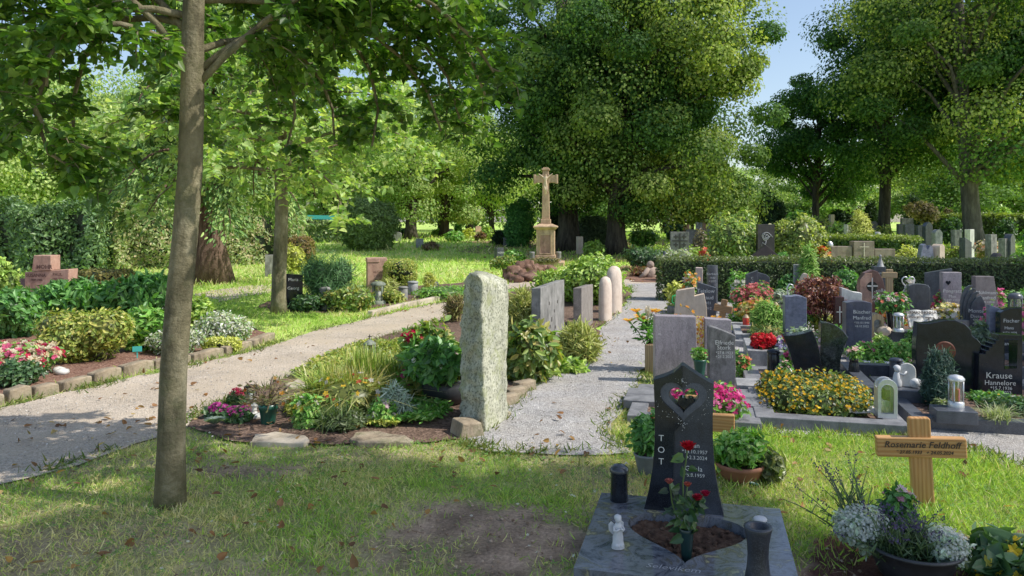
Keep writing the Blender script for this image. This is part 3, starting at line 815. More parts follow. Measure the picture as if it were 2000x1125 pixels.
# yew bush by the shed, clipped bright yews, dark columns
def yew(name, label, u0, u1, vt, Y, cols, n, size, seed, rz_ratio=1.0, cat='conifer', tpl='spray', up=.2, L=None, lumps=3, ry=.8, group=None):
    w_ = (u1 - u0) * Y / F; h = ZV(vt, Y) - hgt(0, Y); x = XU((u0 + u1) / 2, Y)
    t = thing(name, label, cat, (x, Y, hgt(0, Y)), group=group)
    g = Geo(); r = random.Random(seed)
    shell(g, (0, 0, h * .46, w_ / 2 * .92, w_ / 2 * ry, h * .54), n, size, cols, tpl, None, up, 1, .1, zmin=.02, seed=seed, rough=.2, droop=-.6)
    for i in range(lumps):
        a = r.uniform(0, 6.28); 
        shell(g, (math.cos(a) * w_ * .22, math.sin(a) * w_ * .16 - w_ * .1, h * r.uniform(.3, .62), w_ * .3, w_ * .26, h * .34), n // 3, size, cols, tpl, None, up, 1, .1, zmin=.02, seed=seed + i + 1, rough=.2, droop=-.6)
    g.build('foliage', m_needle, t)
    Geo().tube([(0, 0, -.05), (0, 0, h * .5)], [w_ * .06 + .03, .03], 8).build('stem', m_bark2, t)
    return t
DK = [(.04, .075, .03), (.055, .10, .04), (.03, .055, .025)]
BR = [(.09, .27, .055), (.065, .19, .045), (.14, .34, .08)]
yew('yew_bush', 'sprawling dark green yew beside the ivy-covered shed', 668, 775, 385, 33, [(.13, .2, .06), (.17, .26, .075), (.25, .35, .11)], 9000, .16, 41, lumps=11)
yew('clipped_yew', 'bright green teardrop yew near the stone cross', 985, 1046, 392, 35, BR, 5200, .16, 42)
yew('yew_column', 'slim dark conifer column right behind the stone cross', 1072, 1098, 395, 36, DK, 2200, .2, 44)
yew('yew_column', 'blackish cone-shaped yew rising behind the two rhododendrons', 1478, 1530, 378, 40, DK, 4200, .22, 45)
yew('yew_column', 'black conifer at the foot of the straight-trunked tree', 1690, 1712, 400, 43, DK, 1500, .25, 46)
yew('yew_column', 'dark conifer column between the straight and the leaning trunk', 1772, 1800, 386, 44, DK, 1500, .25, 47)
yew('yew_bush', 'small round dark yew left of the flat grey gravestone', 963, 990, 452, 36, DK, 1400, .18, 48, lumps=1)
yew('yew_bush', 'broad dark bush in shade beneath the sky gap tree', 1618, 1664, 415, 42, DK, 2500, .25, 49)
yew('blue_conifer', 'greyish blue-green feathery conifer beneath the linden branches', 1128, 1192, 425, 34, [(.10, .15, .09), (.13, .19, .10), (.08, .12, .07)], 4000, .2, 50)

# distant wood closing the horizon, tree by tree
far0 = blob_tree('distant_tree', 'distant bright tree seen between the trunks', T(700, 70), (0, 0, 6.5, 5.5, 5, 6.2), (.3, .12), 15000, .34, LINL, YEL, 60, nb=55, zcut=.9, group='distant trees closing the view')
far1 = blob_tree('distant_tree', 'distant darker tree seen between the trunks', T(1300, 72), (0, 0, 6.5, 6, 5, 6.4), (.3, .12), 15000, .34, [(.11, .2, .055), (.14, .24, .065), (.085, .16, .045)], YEL, 61, nb=55, zcut=.9, yfrac=.15, group='distant trees closing the view')
for i, (u, Y, s) in enumerate([(60, 60, .85), (330, 66, 1.0), (560, 76, 1.1), (860, 82, .95), (960, 70, .9), (1060, 78, 1.0), (1180, 66, .75), (1420, 62, .55), (1500, 78, .6), (1570, 70, .55), (1660, 66, .75), (1780, 74, 1.0), (1860, 62, .75), (1960, 72, 1.1), (2090, 66, 1.2), (-140, 58, 1.0)]):
    dup(far1 if i % 3 == 0 else far0, (XU(u, Y), Y, .45), i * 1.3, None, (s, s, s * (.72 + .1 * (i % 3))))
far2 = blob_tree('copper_tree', 'small copper-leaved tree in the shade left of the rhododendrons', T(1352, 46), (0, 0, 2.6, 1.9, 1.6, 1.3), (.14, .06), 6000, .2, [(.17, .085, .045), (.12, .065, .035), (.22, .12, .06)], None, 63, nb=26, zcut=1.1)
blob_tree('weeping_shrub_tree', 'small pale twiggy tree beside the dark conifer column', T(1810, 38), (0, 0, 1.7, .95, .9, .55), (.06, .03), 2600, .14, [(.24, .2, .13), (.18, .17, .09), (.3, .24, .18)], None, 64, nb=22)
# trees out of frame on the right whose crowns shade the graves and the lawn in front
blob_tree('old_linden_tree', 'tall linden beyond the photo edge, shading the near lawn', (7.0, 2.1), (-.45, .15, 8.4, 1.75, 1.5, 1.5), (.22, .1), 24000, .12, LIND, None, 70, nb=40, zcut=5.6, mat=m_leaf)
blob_tree('old_linden_tree', 'tall linden beyond the photo edge, shading the black gravestones', (13.3, 6.2), (-.3, 0, 9.3, 1.8, 1.4, 1.9), (.3, .12), 18000, .13, LIND, None, 71, nb=44, zcut=5.8, mat=m_leaf)
blob_tree('old_linden_tree', 'tall linden beyond the photo edge, shading the clipped hedge', (19.2, 11.6), (-.3, 0, 10.1, 2.6, 2.0, 2.8), (.34, .14), 30000, .17, LIND, None, 72, nb=60, zcut=5.4, mat=m_leaf)
# ------------------------------------------------------------------ shared builders for plants and graves
m_bush = leafmat('shrub_leaves', .28, .4, (1.3, 1.45, .45), .4)
m_gloss = leafmat('glossy_leaves', .34, .42, (1.3, 1.5, .4), .5)
m_petal = leafmat('petals', .35, .5, (1.1, .95, .95), .2)
SH = {
    'laurel': [(0.098, 0.27, 0.0614), (0.134, 0.343, 0.0735), (0.222, 0.466, 0.122), (0.0735, 0.196, 0.0491)],
    'yg': [(0.392, 0.431, 0.0858), (0.343, 0.441, 0.0735), (0.53, 0.491, 0.122), (0.222, 0.319, 0.0614)],
    'green': [(0.208, 0.466, 0.0735), (0.147, 0.368, 0.0614), (0.295, 0.47, 0.11)],
    'bright': [(0.319, 0.51, 0.0858), (0.245, 0.392, 0.0735), (0.466, 0.607, 0.122)],
    'dark': [(0.0735, 0.16, 0.0614), (0.11, 0.208, 0.0735), (0.0491, 0.11, 0.0441)],
    'varieg': [(0.68, 0.68, 0.53), (0.392, 0.47, 0.245), (0.68, 0.68, 0.68), (0.27, 0.441, 0.172)],
    'gold': [(0.627, 0.647, 0.122), (0.51, 0.549, 0.11), (0.68, 0.68, 0.196)],
    'rhodo': [(0.295, 0.392, 0.0858), (0.196, 0.319, 0.0735), (0.466, 0.411, 0.122), (0.134, 0.222, 0.0539)],
    'grey': [(0.392, 0.491, 0.392), (0.343, 0.466, 0.343), (0.549, 0.627, 0.53)],
    'pine': [(0.122, 0.27, 0.098), (0.172, 0.343, 0.134), (0.0858, 0.184, 0.0735)],
    'cyp': [(0.47, 0.53, 0.134), (0.441, 0.431, 0.11), (0.588, 0.607, 0.222), (0.295, 0.368, 0.0735)],
    'thuja': [(0.222, 0.392, 0.0614), (0.16, 0.38, 0.0491), (0.319, 0.491, 0.098)],
}
def fl(geo, P, size, cols, w=None, seed=0, N=None, layers=2, spread=.5):
    r = np.random.default_rng(seed + 300); n = len(P)
    if n == 0: return geo
    N = r.normal(size=(n, 3)) * spread + (np.array([0, -.35, .8]) if N is None else N)
    C = pal(n, cols, w, .12, r)
    for k in range(layers):
        put(geo, P + unit(N) * size * .12 * k, N + r.normal(size=(n, 3)) * .15, size * (1 - .35 * k) * (.75 + .5 * r.random(n)), C * (1 - .12 * k), 'flower', None, 1, r)
    return geo
def onell(ell, n, seed, zmin=.0, out=1.02, up=True):
    r = np.random.default_rng(seed + 500); d = sph(n * 12 + 40, r)
    if up: d = d[(d[:, 2] > -.15)]
    P = d * np.array(ell[3:]) * out * (1 + .06 * r.normal(size=(len(d), 1))) + np.array(ell[:3])
    k = P[:, 2] > zmin
    return P[k][:n], d[k][:n]
def px_box(u0, u1, vt, vb=None, Y=None, dy=.5):
    """centre x, depth, width and height of something that spans these photo pixels and stands at row vb (or at depth Y)"""
    if Y is None:
        Y0 = YV(vb); w_ = (u1 - u0) * Y0 / F; Y = Y0 + w_ * .5 * dy
    w_ = (u1 - u0) * Y / F
    return XU((u0 + u1) / 2, Y), Y, w_, ZV(vt, Y) - hgt(0, Y)
def shrub(label, u0, u1, vt, vb=None, cols='green', n=1500, size=.06, tpl='leaf', seed=0, Y=None, lobes=0, ry=.85, up=.35, rough=.2, blossoms=None, name='shrub', cat='shrub', mat=None, group=None, droop=0.0, box=False, z0=0.0, spread=.55, inner=.25, dy=.8, aspect=1.0, jitter=.12, w=None, hmin=None):
    x, Y, w_, h = px_box(u0, u1, vt, vb, Y, dy)
    h -= z0
    if hmin: h = max(h, hmin)
    t = thing(name, label, cat, (x, Y, hgt(0, Y) + z0), group=group)
    cols = SH[cols] if isinstance(cols, str) else cols
    g = Geo(); r = random.Random(seed + 5)
    E = [(0, 0, h * .45, w_ / 2, w_ / 2 * ry, h * .55)]
    if lobes:
        E = [(0, 0, h * .42, w_ * .38, w_ * .38 * ry, h * .5)]
        for i in range(lobes):
            a = 2 * PI * i / lobes + r.random(); q = r.uniform(.22, .3)
            E.append((math.cos(a) * w_ * q, math.sin(a) * w_ * q * ry, h * r.uniform(.35, .66), w_ * .26, w_ * .24, h * r.uniform(.28, .36)))
    tot = sum(e[3] * e[5] for e in E)
    for i, e in enumerate(E):
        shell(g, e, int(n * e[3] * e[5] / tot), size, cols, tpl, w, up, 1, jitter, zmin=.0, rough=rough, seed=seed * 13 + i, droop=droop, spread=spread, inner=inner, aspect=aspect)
    g.build('foliage', mat or m_bush, t)
    if blossoms:
        b = Geo()
        for (nb, bs, bc, *rest) in blossoms:
            for i, e in enumerate(E):
                P, d = onell(e, max(1, int(nb * e[3] * e[5] / tot)), seed + i + 7 * len(b.V), .3 * h if not rest else rest[0] * h)
                fl(b, P, bs, bc, None, seed + i, d + np.array([0, -.2, .4]))
        b.build('blossoms', m_petal, t)
    return t
def clipped(label, u0, u1, vt, vb=None, Y=None, cols='yg', n=3000, size=.035, seed=0, sq=.55, name='clipped_shrub', cat='shrub', ry=.9):
    """a shrub cut to a rounded block"""
    x, Y, w_, h = px_box(u0, u1, vt, vb, Y, .8)
    t = thing(name, label, cat, (x, Y, hgt(0, Y)))
    r = np.random.default_rng(seed); d = sph(n, r)
    p = np.sign(d) * np.abs(d) ** sq
    P = p * np.array([w_ / 2, w_ / 2 * ry, h * .46]) * (1 - .12 * r.random((n, 1)) ** 2) + np.array([0, 0, h * .54])
    g = Geo(); C = pal(n, SH[cols] if isinstance(cols, str) else cols, None, .2, r)
    put(g, P, d + r.normal(size=(n, 3)) * .5, size * (.6 + .7 * r.random(n)), C, 'leaf', None, 1, r)
    g.blob((0, 0, h * .54), (w_ * .4, w_ * .4 * ry, h * .38), 2, .1, 2, seed, (.02, .03, .01))
    g.build('foliage', m_bush, t)
    Geo().tube([(0, 0, -.03), (0, 0, h * .3)], [.04, .03], 7).build('stem', m_bark2, t)
    return t
def hedge(label, p0, p1, h, th, cols, n, size, seed=0, name='hedge', z=None, topcols=None, tpl='leaf', wav=.03):
    """a clipped hedge from ground point p0 to p1"""
    p0, p1 = Vector(p0), Vector(p1); d = p1 - p0; Ln = d.length; a = math.atan2(d.y, d.x)
    t = thing(name, label, 'hedge', (p0.x, p0.y, hgt(0, p0.y) if z is None else z), a)
    r = np.random.default_rng(seed); g = Geo()
    A = [Ln * h, Ln * th, Ln * h * .25, th * h, th * h]; c = r.choice(5, n, p=np.array(A) / sum(A))
    s, q = r.random(n), r.random(n); P = np.zeros((n, 3)); N = np.zeros((n, 3))
    wv = wav * np.sin(s * Ln * 3.1) + wav * (fbm(s * Ln * 2, q * 3, 3) - .5) * 3
    m = c == 0; P[m] = np.stack([s * Ln, -th / 2 + wv, q * h], 1)[m]; N[m] = (0, -1, 0)
    m = c == 1; P[m] = np.stack([s * Ln, (q - .5) * th, h + wv * .6], 1)[m]; N[m] = (0, 0, 1)
    m = c == 2; P[m] = np.stack([s * Ln, 0 * s + th / 2, q * h], 1)[m]; N[m] = (0, 1, 0)
    m = c == 3; P[m] = np.stack([0 * s, (s - .5) * th, q * h], 1)[m]; N[m] = (-1, 0, 0)
    m = c == 4; P[m] = np.stack([0 * s + Ln, (s - .5) * th, q * h], 1)[m]; N[m] = (1, 0, 0)
    P += r.normal(size=P.shape) * size * .35
    P[:, 2] = np.maximum(P[:, 2], .01)
    C = pal(n, SH[cols] if isinstance(cols, str) else cols, None, .22, r)
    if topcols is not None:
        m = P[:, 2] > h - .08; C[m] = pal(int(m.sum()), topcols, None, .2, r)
    put(g, P, N + r.normal(size=(n, 3)) * .6 + np.array([0, 0, .2]), size * (.6 + .8 * r.random(n)), C, tpl, None, 1, r)
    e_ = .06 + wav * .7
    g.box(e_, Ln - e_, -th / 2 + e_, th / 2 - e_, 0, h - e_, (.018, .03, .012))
    g.build('foliage', m_bush, t); return t

m_black = stone('black_granite', [(.006, .007, .010), (.011, .013, .018), (.018, .021, .028)], 14, .12, speck=(.06, .07, .09), sscale=260, samt=.35, stain=.15, spec=.3)
m_dark = stone('dark_granite', [(0.033, 0.0375, 0.048), (0.06, 0.066, 0.0825), (0.09, 0.099, 0.12)], 12, .3, speck=(.16, .17, .2), sscale=230, samt=.4, stain=.2)
m_blue = stone('blue_granite', [(0.081, 0.0945, 0.149), (0.162, 0.176, 0.25), (0.23, 0.25, 0.338)], 7, .35, stretch=(1, 1, 2.5), dist=1.5, speck=(.3, .31, .36), sscale=180, samt=.25)
m_grey = stone('grey_granite', [(0.195, 0.195, 0.202), (0.325, 0.325, 0.332), (0.442, 0.442, 0.455)], 10, .55, .15, 60, speck=(.08, .08, .085), sscale=200, samt=.5)
m_greyd = stone('weathered_grey_stone', [(0.144, 0.144, 0.132), (0.24, 0.234, 0.222), (0.348, 0.336, 0.324)], 6, .8, .35, 30, stain=.4, spec=.2)
m_swirl = stone('swirled_mauve_granite', [(0.176, 0.149, 0.169), (0.405, 0.351, 0.385), (0.27, 0.236, 0.263), (0.567, 0.513, 0.54)], 17, .4, stretch=(1, 1, .55), dist=2.6, speck=(.12, .1, .12), sscale=150, samt=.3)
m_sand = stone('red_sandstone', [(.36, .20, .15), (.47, .28, .21), (.53, .34, .26)], 8, .85, .25, 50, stain=.25, spec=.2)
m_sandy = stone('yellow_sandstone', [(0.396, 0.259, 0.16), (0.517, 0.352, 0.22), (0.594, 0.429, 0.286)], 6, .85, .3, 40, stain=.3, spec=.2)
m_sandr = stone('panel_sandstone', [(.27, .15, .115), (.35, .2, .155), (.42, .26, .2)], 6, .8, .2, 40, stain=.25, spec=.2)
m_beige = stone('beige_limestone', [(.48, .37, .28), (.58, .46, .355), (.64, .53, .43)], 5, .7, .12, 70, stain=.15, spec=.3)
m_pinkst = stone('pink_limestone', [(.56, .43, .34), (.68, .55, .45), (.74, .63, .54)], 5, .75, .2, 45, stain=.2, spec=.25)
m_white = stone('white_marble', [(.55, .53, .49), (.68, .66, .62), (.74, .73, .7)], 9, .55, .1, 60, stain=.2)
m_rough = stone('hewn_granite', [(0.386, 0.386, 0.277), (0.528, 0.522, 0.399), (0.644, 0.644, 0.515)], 11, .9, .55, 30, speck=(0.146, 0.157, 0.112), sscale=55, samt=.75, stain=.3, spec=.2, moss=(0.302, 0.325, 0.146))
m_rock = stone('lava_rock', [(.10, .05, .035), (.19, .105, .075), (.28, .18, .135)], 5, .95, 1.0, 18, stain=.5, spec=.15)
m_kerb = stone('sandstone_kerb', [(.25, .19, .125), (.36, .285, .2), (.44, .37, .275)], 6, .9, .6, 26, stain=.45, spec=.15, moss=(.13, .13, .06))
m_flag = stone('flat_sandstone', [(0.38, 0.304, 0.218), (0.494, 0.418, 0.323), (0.551, 0.475, 0.389)], 4, .85, .3, 40, stain=.3, spec=.2)
m_text_l = plain('pale_lettering', (.72, .72, .70), .5, 0, .06)
m_text_d = plain('dark_lettering', (.03, .022, .018), .6, 0, .1)
m_text_br = plain('weathered_dark_lettering', (.12, .06, .045), .8, 0, .2)
m_steel = plain('brushed_steel', (.62, .63, .65), .38, .65, .1)
m_bronze = plain('dark_bronze', (.035, .032, .03), .35, .7, .25)
m_verd = stone('verdigris_bronze', [(.06, .065, .045), (.17, .2, .15), (.30, .32, .26)], 18, .6, .2, 60, stain=.3)
m_glass = glass('lantern_glass'); m_redc = plain('red_candle', (.6, .03, .02), .4, 0, .2); m_wax = plain('white_candle', (.75, .73, .68), .5, 0, .06)
m_green = plain('green_plastic', (.012, .075, .05), .35, 0, .15); m_greenb = plain('bright_green_plastic', (.03, .42, .12), .35, 0, .1)
m_terra = plain('terracotta', (.33, .13, .075), .8, 0, .2); m_pot = plain('dark_pot', (.022, .024, .028), .45, 0, .25); m_potg = plain('grey_pot', (.16, .17, .17), .6, 0, .2)
m_turq = plain('turquoise_plastic', (.05, .45, .40), .4, 0, .1)
m_oak = woodmat('honey_oak', (.50, .225, .065), (.62, .325, .115)); m_woodp = woodmat('pale_wood', (.36, .24, .12), (.52, .37, .2)); m_woodb = woodmat('brown_wood', (.20, .105, .045), (.32, .18, .08))
m_stem = plain('plant_stems', (.07, .12, .03), .6, 0, .25); m_dry = plain('dry_stems', (.13, .085, .055), .8, 0, .3)
m_ceram = plain('pale_ceramic', (.55, .56, .58), .5, 0, .12, 40)

def headstone(label, u0, u1, vt, vb=None, prof=None, t=.14, mat=None, rot=0.0, Y=None, lines=None, tmat=None, name='gravestone', plinth=None, bevel=.006, tilt=0.0, cat='gravestone', widen=1.0, holes=None, shear=0.0, pmat=None, z0=0.0):
    Yc = YV(vb) if Y is None else Y
    w_ = (u1 - u0) * Yc / F * widen; h = ZV(vt, Yc) - hgt(0, Yc) - z0
    o = thing(name, label, cat, (XU((u0 + u1) / 2, Yc), Yc + t / 2, hgt(0, Yc) + z0), rot=(tilt, 0, rot))
    P = prof(w_, h) if prof else rect(w_, h)
    Geo().prism(P, -t / 2, t / 2, holes=holes).build('slab', mat, o, bevel=bevel)
    if plinth: Geo().box(-w_ * .5 - plinth, w_ * .5 + plinth, -t / 2 - plinth, t / 2 + plinth, -.03, plinth * 1.4).build('plinth', pmat or mat, o, bevel=.006)
    if lines: textgeo([(l[0], l[1] * h * .8, l[2] * w_, l[3] * h) + tuple(l[4:]) for l in lines], shear=shear).build('inscription', tmat or m_text_l, o, (0, -t / 2 - .002, 0))
    return o
def lantern(label, u, vb, w_, h, body=None, kind='round', Y=None, candle=m_redc, name='grave_lantern', cap=True):
    """base, glass with a candle, posts and a lid"""
    Yc = YV(vb) if Y is None else Y
    o = thing(name, label, 'lantern', (XU(u, Yc), Yc + w_ / 2, hgt(0, Yc)))
    r = w_ / 2; m = body or m_bronze
    if kind == 'solid':
        Geo().lathe([(r * .85, 0), (r * .95, h * .1), (r * .9, h * .8), (r * .8, h * .86)], 18).build('body', m, o)
        Geo().lathe([(r * .95, h * .86), (r * 1.05, h * .9), (r * .8, h * .97), (r * .2, h)], 18).build('lid', m, o)
        return o
    if kind == 'round':
        Geo().lathe([(r, 0), (r, h * .14), (r * .85, h * .18)], 18).build('base', m, o)
        Geo().lathe([(r * .8, h * .18), (r * .8, h * .82)], 18).build('glass', m_glass, o)
        Geo().lathe([(r * .45, h * .18), (r * .45, h * .55), (r * .1, h * .57)], 12).build('candle', candle, o)
        g = Geo()
        for k in range(4):
            a = PI / 4 + k * PI / 2; g.tube([(r * .86 * math.cos(a), r * .86 * math.sin(a), h * .15), (r * .86 * math.cos(a), r * .86 * math.sin(a), h * .84)], r * .1, 6)
        g.build('posts', m, o)
        Geo().lathe([(r, h * .82), (r * 1.05, h * .88), (r * .75, h * .96), (r * .15, h)], 18).build('lid', m, o)
    if kind == 'square':
        Geo().box(-r, r, -r, r, 0, h * .12).build('base', m, o, bevel=.004)
        Geo().box(-r * .8, r * .8, -r * .8, r * .8, h * .12, h * .82).build('glass', m_glass, o)
        Geo().lathe([(r * .45, h * .12), (r * .45, h * .5), (r * .1, h * .52)], 12).build('candle', candle, o)
        g = Geo()
        for sx in (-1, 1):
            for sy in (-1, 1): g.box(sx * r * .9 - r * .1, sx * r * .9 + r * .1, sy * r * .9 - r * .1, sy * r * .9 + r * .1, h * .12, h * .82)
        g.build('posts', m, o)
        Geo().box(-r * 1.08, r * 1.08, -r * 1.08, r * 1.08, h * .82, h * .93).lathe([(r * .7, h * .93), (r * .2, h)], 8).build('lid', m, o, bevel=.004)
    return o
def wood_cross(label, u, vt, vb, aw, tw, th, mat, va=None, rot=0.0, Y=None, lean=0.0, name='wooden_cross', lines=None, shear=0.0, ah=None):
    """upright and cross arm; aw arm width, tw upright width, va photo row of the arm's middle"""
    Yc = YV(vb) if Y is None else Y
    h = ZV(vt, Yc); o = thing(name, label, 'grave cross', (XU(u, Yc), Yc, hgt(0, Yc)), rot=(0, lean, rot))
    za = ZV(va, Yc) if va else h * .7; ah = ah or tw * .8
    c = tw * .18
    def cham(x0, x1, z0, z1): return [(x0, z0), (x1, z0), (x1, z1 - c * .4), (x1 - c * .4, z1), (x0 + c * .4, z1), (x0, z1 - c * .4)]
    Geo().prism(cham(-tw / 2, tw / 2, -.1, h), -th / 2, th / 2).build('upright', mat, o, bevel=.006)
    arm = Geo().prism([(-ah / 2, -aw / 2), (ah / 2, -aw / 2), (ah / 2, aw / 2), (-ah / 2, aw / 2)], -th / 2 - .012, th / 2 + .003)
    a = arm.build('cross_arm', mat, o, (0, 0, za), bevel=.007); a.rotation_euler = (0, PI / 2, 0)
    if lines: textgeo(lines, shear=shear, bold=.0007).build('inscription', m_text_d, a, (0, -th / 2 - .0145, 0)).rotation_euler = (0, -PI / 2, 0)
    return o

# ------------------------------------------------------------------ LEFT: hedges, shed, graves and beds
ivy = [(.05, .09, .03), (.035, .07, .025), (.08, .12, .04)]
hedge('shadowed dark ivy hedge at the left end of the lawn', (-22, 22.5), (-12.6, 23.0), 2.0, 1.0, [(0.135, 0.24, 0.09), (0.0975, 0.18, 0.075), (0.195, 0.315, 0.112)], 19000, .13, 1, wav=.3)
hedge('sunlit pale leafy hedge beyond the thuja and the pink gravestone', (-12.5, 23.5), (-7.6, 26.5), 2.0, .9, [(0.325, 0.416, 0.143), (0.234, 0.338, 0.104), (0.416, 0.442, 0.195), (0.494, 0.416, 0.234)], 16000, .11, 2, wav=.3)
# ivy-grown shed with a turquoise roof
Ys = 39.0; xs0, xs1 = XU(572, Ys), XU(682, Ys)
sh = thing('garden_shed', 'ivy-covered shed with a flat turquoise roof', 'shed', ((xs0 + xs1) / 2, Ys + 1.2, hgt(0, Ys)))
ws = xs1 - xs0; hs = ZV(428, Ys) - hgt(0, Ys)
Geo().box(-ws / 2, ws / 2, -1.1, 1.1, 0, hs).build('wall', m_woodb, sh)
Geo().box(-ws / 2 + .05, ws / 2 + .02, -1.3, 1.2, hs + .01, hs + .10).box(-ws / 2 + .05, ws / 2 + .02, -1.36, -1.303, hs - .05, hs + .16).build('roof', plain('turquoise_roof', (.06, .46, .45), .45, 0, .1), sh, rot=(-.03, .02, 0))
g = Geo(); q = np.random.default_rng(8); n = 5200
P = np.stack([q.uniform(-ws / 2 - .25, ws / 2 + .2, n), -1.15 - .22 * q.random(n), q.random(n) ** .9 * (hs - .06)], 1)
m = q.random(n) < .2; P[m, 0] = ws / 2 + .12; P[m, 1] = q.uniform(-1.1, 1.1, int(m.sum()))
put(g, P, q.normal(size=(n, 3)) * .6 + np.array([0, -.7, .5]), .13 * (.6 + .7 * q.random(n)), pal(n, [(0.34, 0.425, 0.17), (0.221, 0.323, 0.102), (0.459, 0.51, 0.272), (0.119, 0.204, 0.068)], None, .2, q), 'heart', None, 1, q)
g.build('ivy', m_bush, sh)

# the pink three-block gravestone
Ym = YV(572)
o = thing('gravestone', 'pinkish sandstone block gravestone with stepped upright, behind the laurel', 'gravestone', (XU(88, Ym), Ym + .2, 0), -.06)
sc = Ym / F
Geo().prism([(-43 * sc, 0), (44 * sc, 0), (47 * sc, 46 * sc), (-43 * sc, 40 * sc)], -.16, .16).build('cross_block', m_sand, o, bevel=.012)
Geo().prism([(-27 * sc, 42 * sc), (12 * sc, 44 * sc), (12 * sc, 73 * sc), (-23 * sc, 73 * sc)], -.19, .13).build('upright_block', m_sand, o, bevel=.012)
textgeo([('MOHR', 8 * sc, -1 * sc, 47 * sc)], bold=.004).build('inscription', m_text_br, o, (0, -.193, 0))
textgeo([('SUSANNA', 6.5 * sc, -20 * sc, 31 * sc), ('PAUL', 6 * sc, 24 * sc, 33 * sc), ('1907-1985', 4 * sc, -19 * sc, 23 * sc), ('1905-1971', 4 * sc, 25 * sc, 25 * sc)], bold=.002).build('inscription', m_text_br, o, (0, -.163, 0))

# kerb blocks along the left bed
kl = W([(-210, 828), (-90, 806), (0, 789), (52, 778), (108, 768), (168, 752), (228, 737), (292, 723), (366, 709), (430, 695), (486, 681), (528, 664)])
for i in range(len(kl) - 1):
    a, b = Vector(kl[i]), Vector(kl[i + 1]); d = b - a; r = random.Random(i)
    g = Geo(); L = d.length - .02; hh = .105 + r.uniform(-.012, .016)
    g.prism([(-L / 2, -.03), (L / 2, -.03), (L / 2 - .008, hh - .012), (L * .2, hh + r.uniform(-.008, .008)), (-L * .15, hh + r.uniform(-.01, .006)), (-L / 2 + .01, hh - .01)], -.055, .055)
    o = g.build('kerb_stone', m_kerb, None, ((a.x + b.x) / 2, (a.y + b.y) / 2 + .05, 0), math.atan2(d.y, d.x) + r.uniform(-.03, .03), bevel=.014)
    tag(o, 'rough sandstone kerb block edging the red mulch bed beside the path', 'kerb stone', 'sandstone kerb blocks along the bed')

shrub('bright green leafy bush at the picture edge beside the pink gravestone', -40, 30, 494, 600, 'bright', 1300, .10, 'leaf', 3, lobes=3)
shrub('dark-leaved shrub behind the red and white begonias', -50, 78, 556, 668, 'laurel', 2100, .10, 'leaf', 4, lobes=4, mat=m_gloss)
shrub('cherry laurel with long upright leaves in front of the pink gravestone', 52, 228, 548, 645, 'laurel', 3400, .15, 'leaf', 5, lobes=5, up=.2, mat=m_gloss, droop=-.9, aspect=.8)
shrub('cherry laurel with shiny leaves, nearer the linden trunk', 206, 338, 536, 640, 'laurel', 3000, .15, 'leaf', 6, lobes=5, up=.25, mat=m_gloss, droop=-.7, aspect=.8)
clipped('low yellow-brown shrub on the lawn behind the laurels', 152, 258, 526, 566, cols=[(.2, .19, .05), (.26, .22, .07), (.14, .15, .04)], n=2600, size=.08, seed=7, sq=.7)
shrub('boxy yellow-green privet at the front of the red mulch bed', 80, 248, 598, 718, 'yg', 5200, .055, 'leaf', 8, lobes=6, rough=.12)
shrub('fresh green leafy shrub between the privet and the linden trunk', 232, 328, 598, 692, 'green', 2200, .085, 'leaf', 9, lobes=4, droop=-.5)
shrub('yellow-tipped green shrub just behind the linden trunk', 366, 416, 585, 655, 'bright', 900, .10, 'leaf', 10, lobes=3, droop=-.8)
shrub('small variegated white-green bush half hidden by the linden trunk', 287, 396, 634, 700, 'varieg', 2600, .042, 'leaf', 11, lobes=4, rough=.1)
shrub('large rounded variegated white-green bush nearer the lawn', 384, 488, 611, 676, 'varieg', 3200, .045, 'leaf', 12, rough=.1)
shrub('orange and white flowers squeezed between green shrub and linden trunk', 292, 326, 628, 668, 'green', 500, .05, 'leaf', 13, blossoms=[(70, .06, [(.7, .2, .05), (.75, .62, .5)])], name='bedding_flowers', cat='flowers')
shrub('begonias in red, pink and cream by the kerb at the picture edge', -60, 104, 664, 752, 'green', 1700, .06, 'leaf', 14, lobes=5, blossoms=[(430, .07, [(.72, .60, .36), (.75, .68, .5)]), (330, .065, [(.62, .03, .10), (.72, .12, .26)])], name='begonias', cat='flowers')
shrub('low dark green ground plant in front of the begonias', -40, 82, 708, 766, 'dark', 1500, .06, 'leaf', 15, lobes=4, ry=.7)
clipped('strip of yellow-green sedum spilling over the kerb', 396, 470, 660, 694, cols='gold', n=2200, size=.04, seed=16, sq=.7, name='sedum_mat', cat='ground plant', ry=.35)
for (u, v, lab) in ((268, 702, 'turquoise plant tag in the red mulch'), (429, 668, 'turquoise plant tag on the yellow-green sedum')):
    x, y = G(u, v); o = thing('plant_tag', lab, 'plant tag', (x, y, .01), .3)
    zz = .0 if u < 300 else .08
    Geo().box(-.006, .006, -.003, .003, -.02, .1 + zz).build('stake', m_turq, o); Geo().box(-.05, .05, -.008, -.004, .08 + zz, .14 + zz).build('label_plate', m_turq, o, bevel=.003)
x, y = G(80, 735)
for i, (dx, dy) in enumerate(((0, 0), (.12, .1), (.2, .02))):
    tag(Geo().blob((0, 0, 0), (.07, .05, .04), 2, .3, 2, i).build('pebble_stone', m_white, None, (x + dx, y + dy, .04)), 'white stone lying on the mulch beside the begonias', 'stone', 'white stones by the begonias')

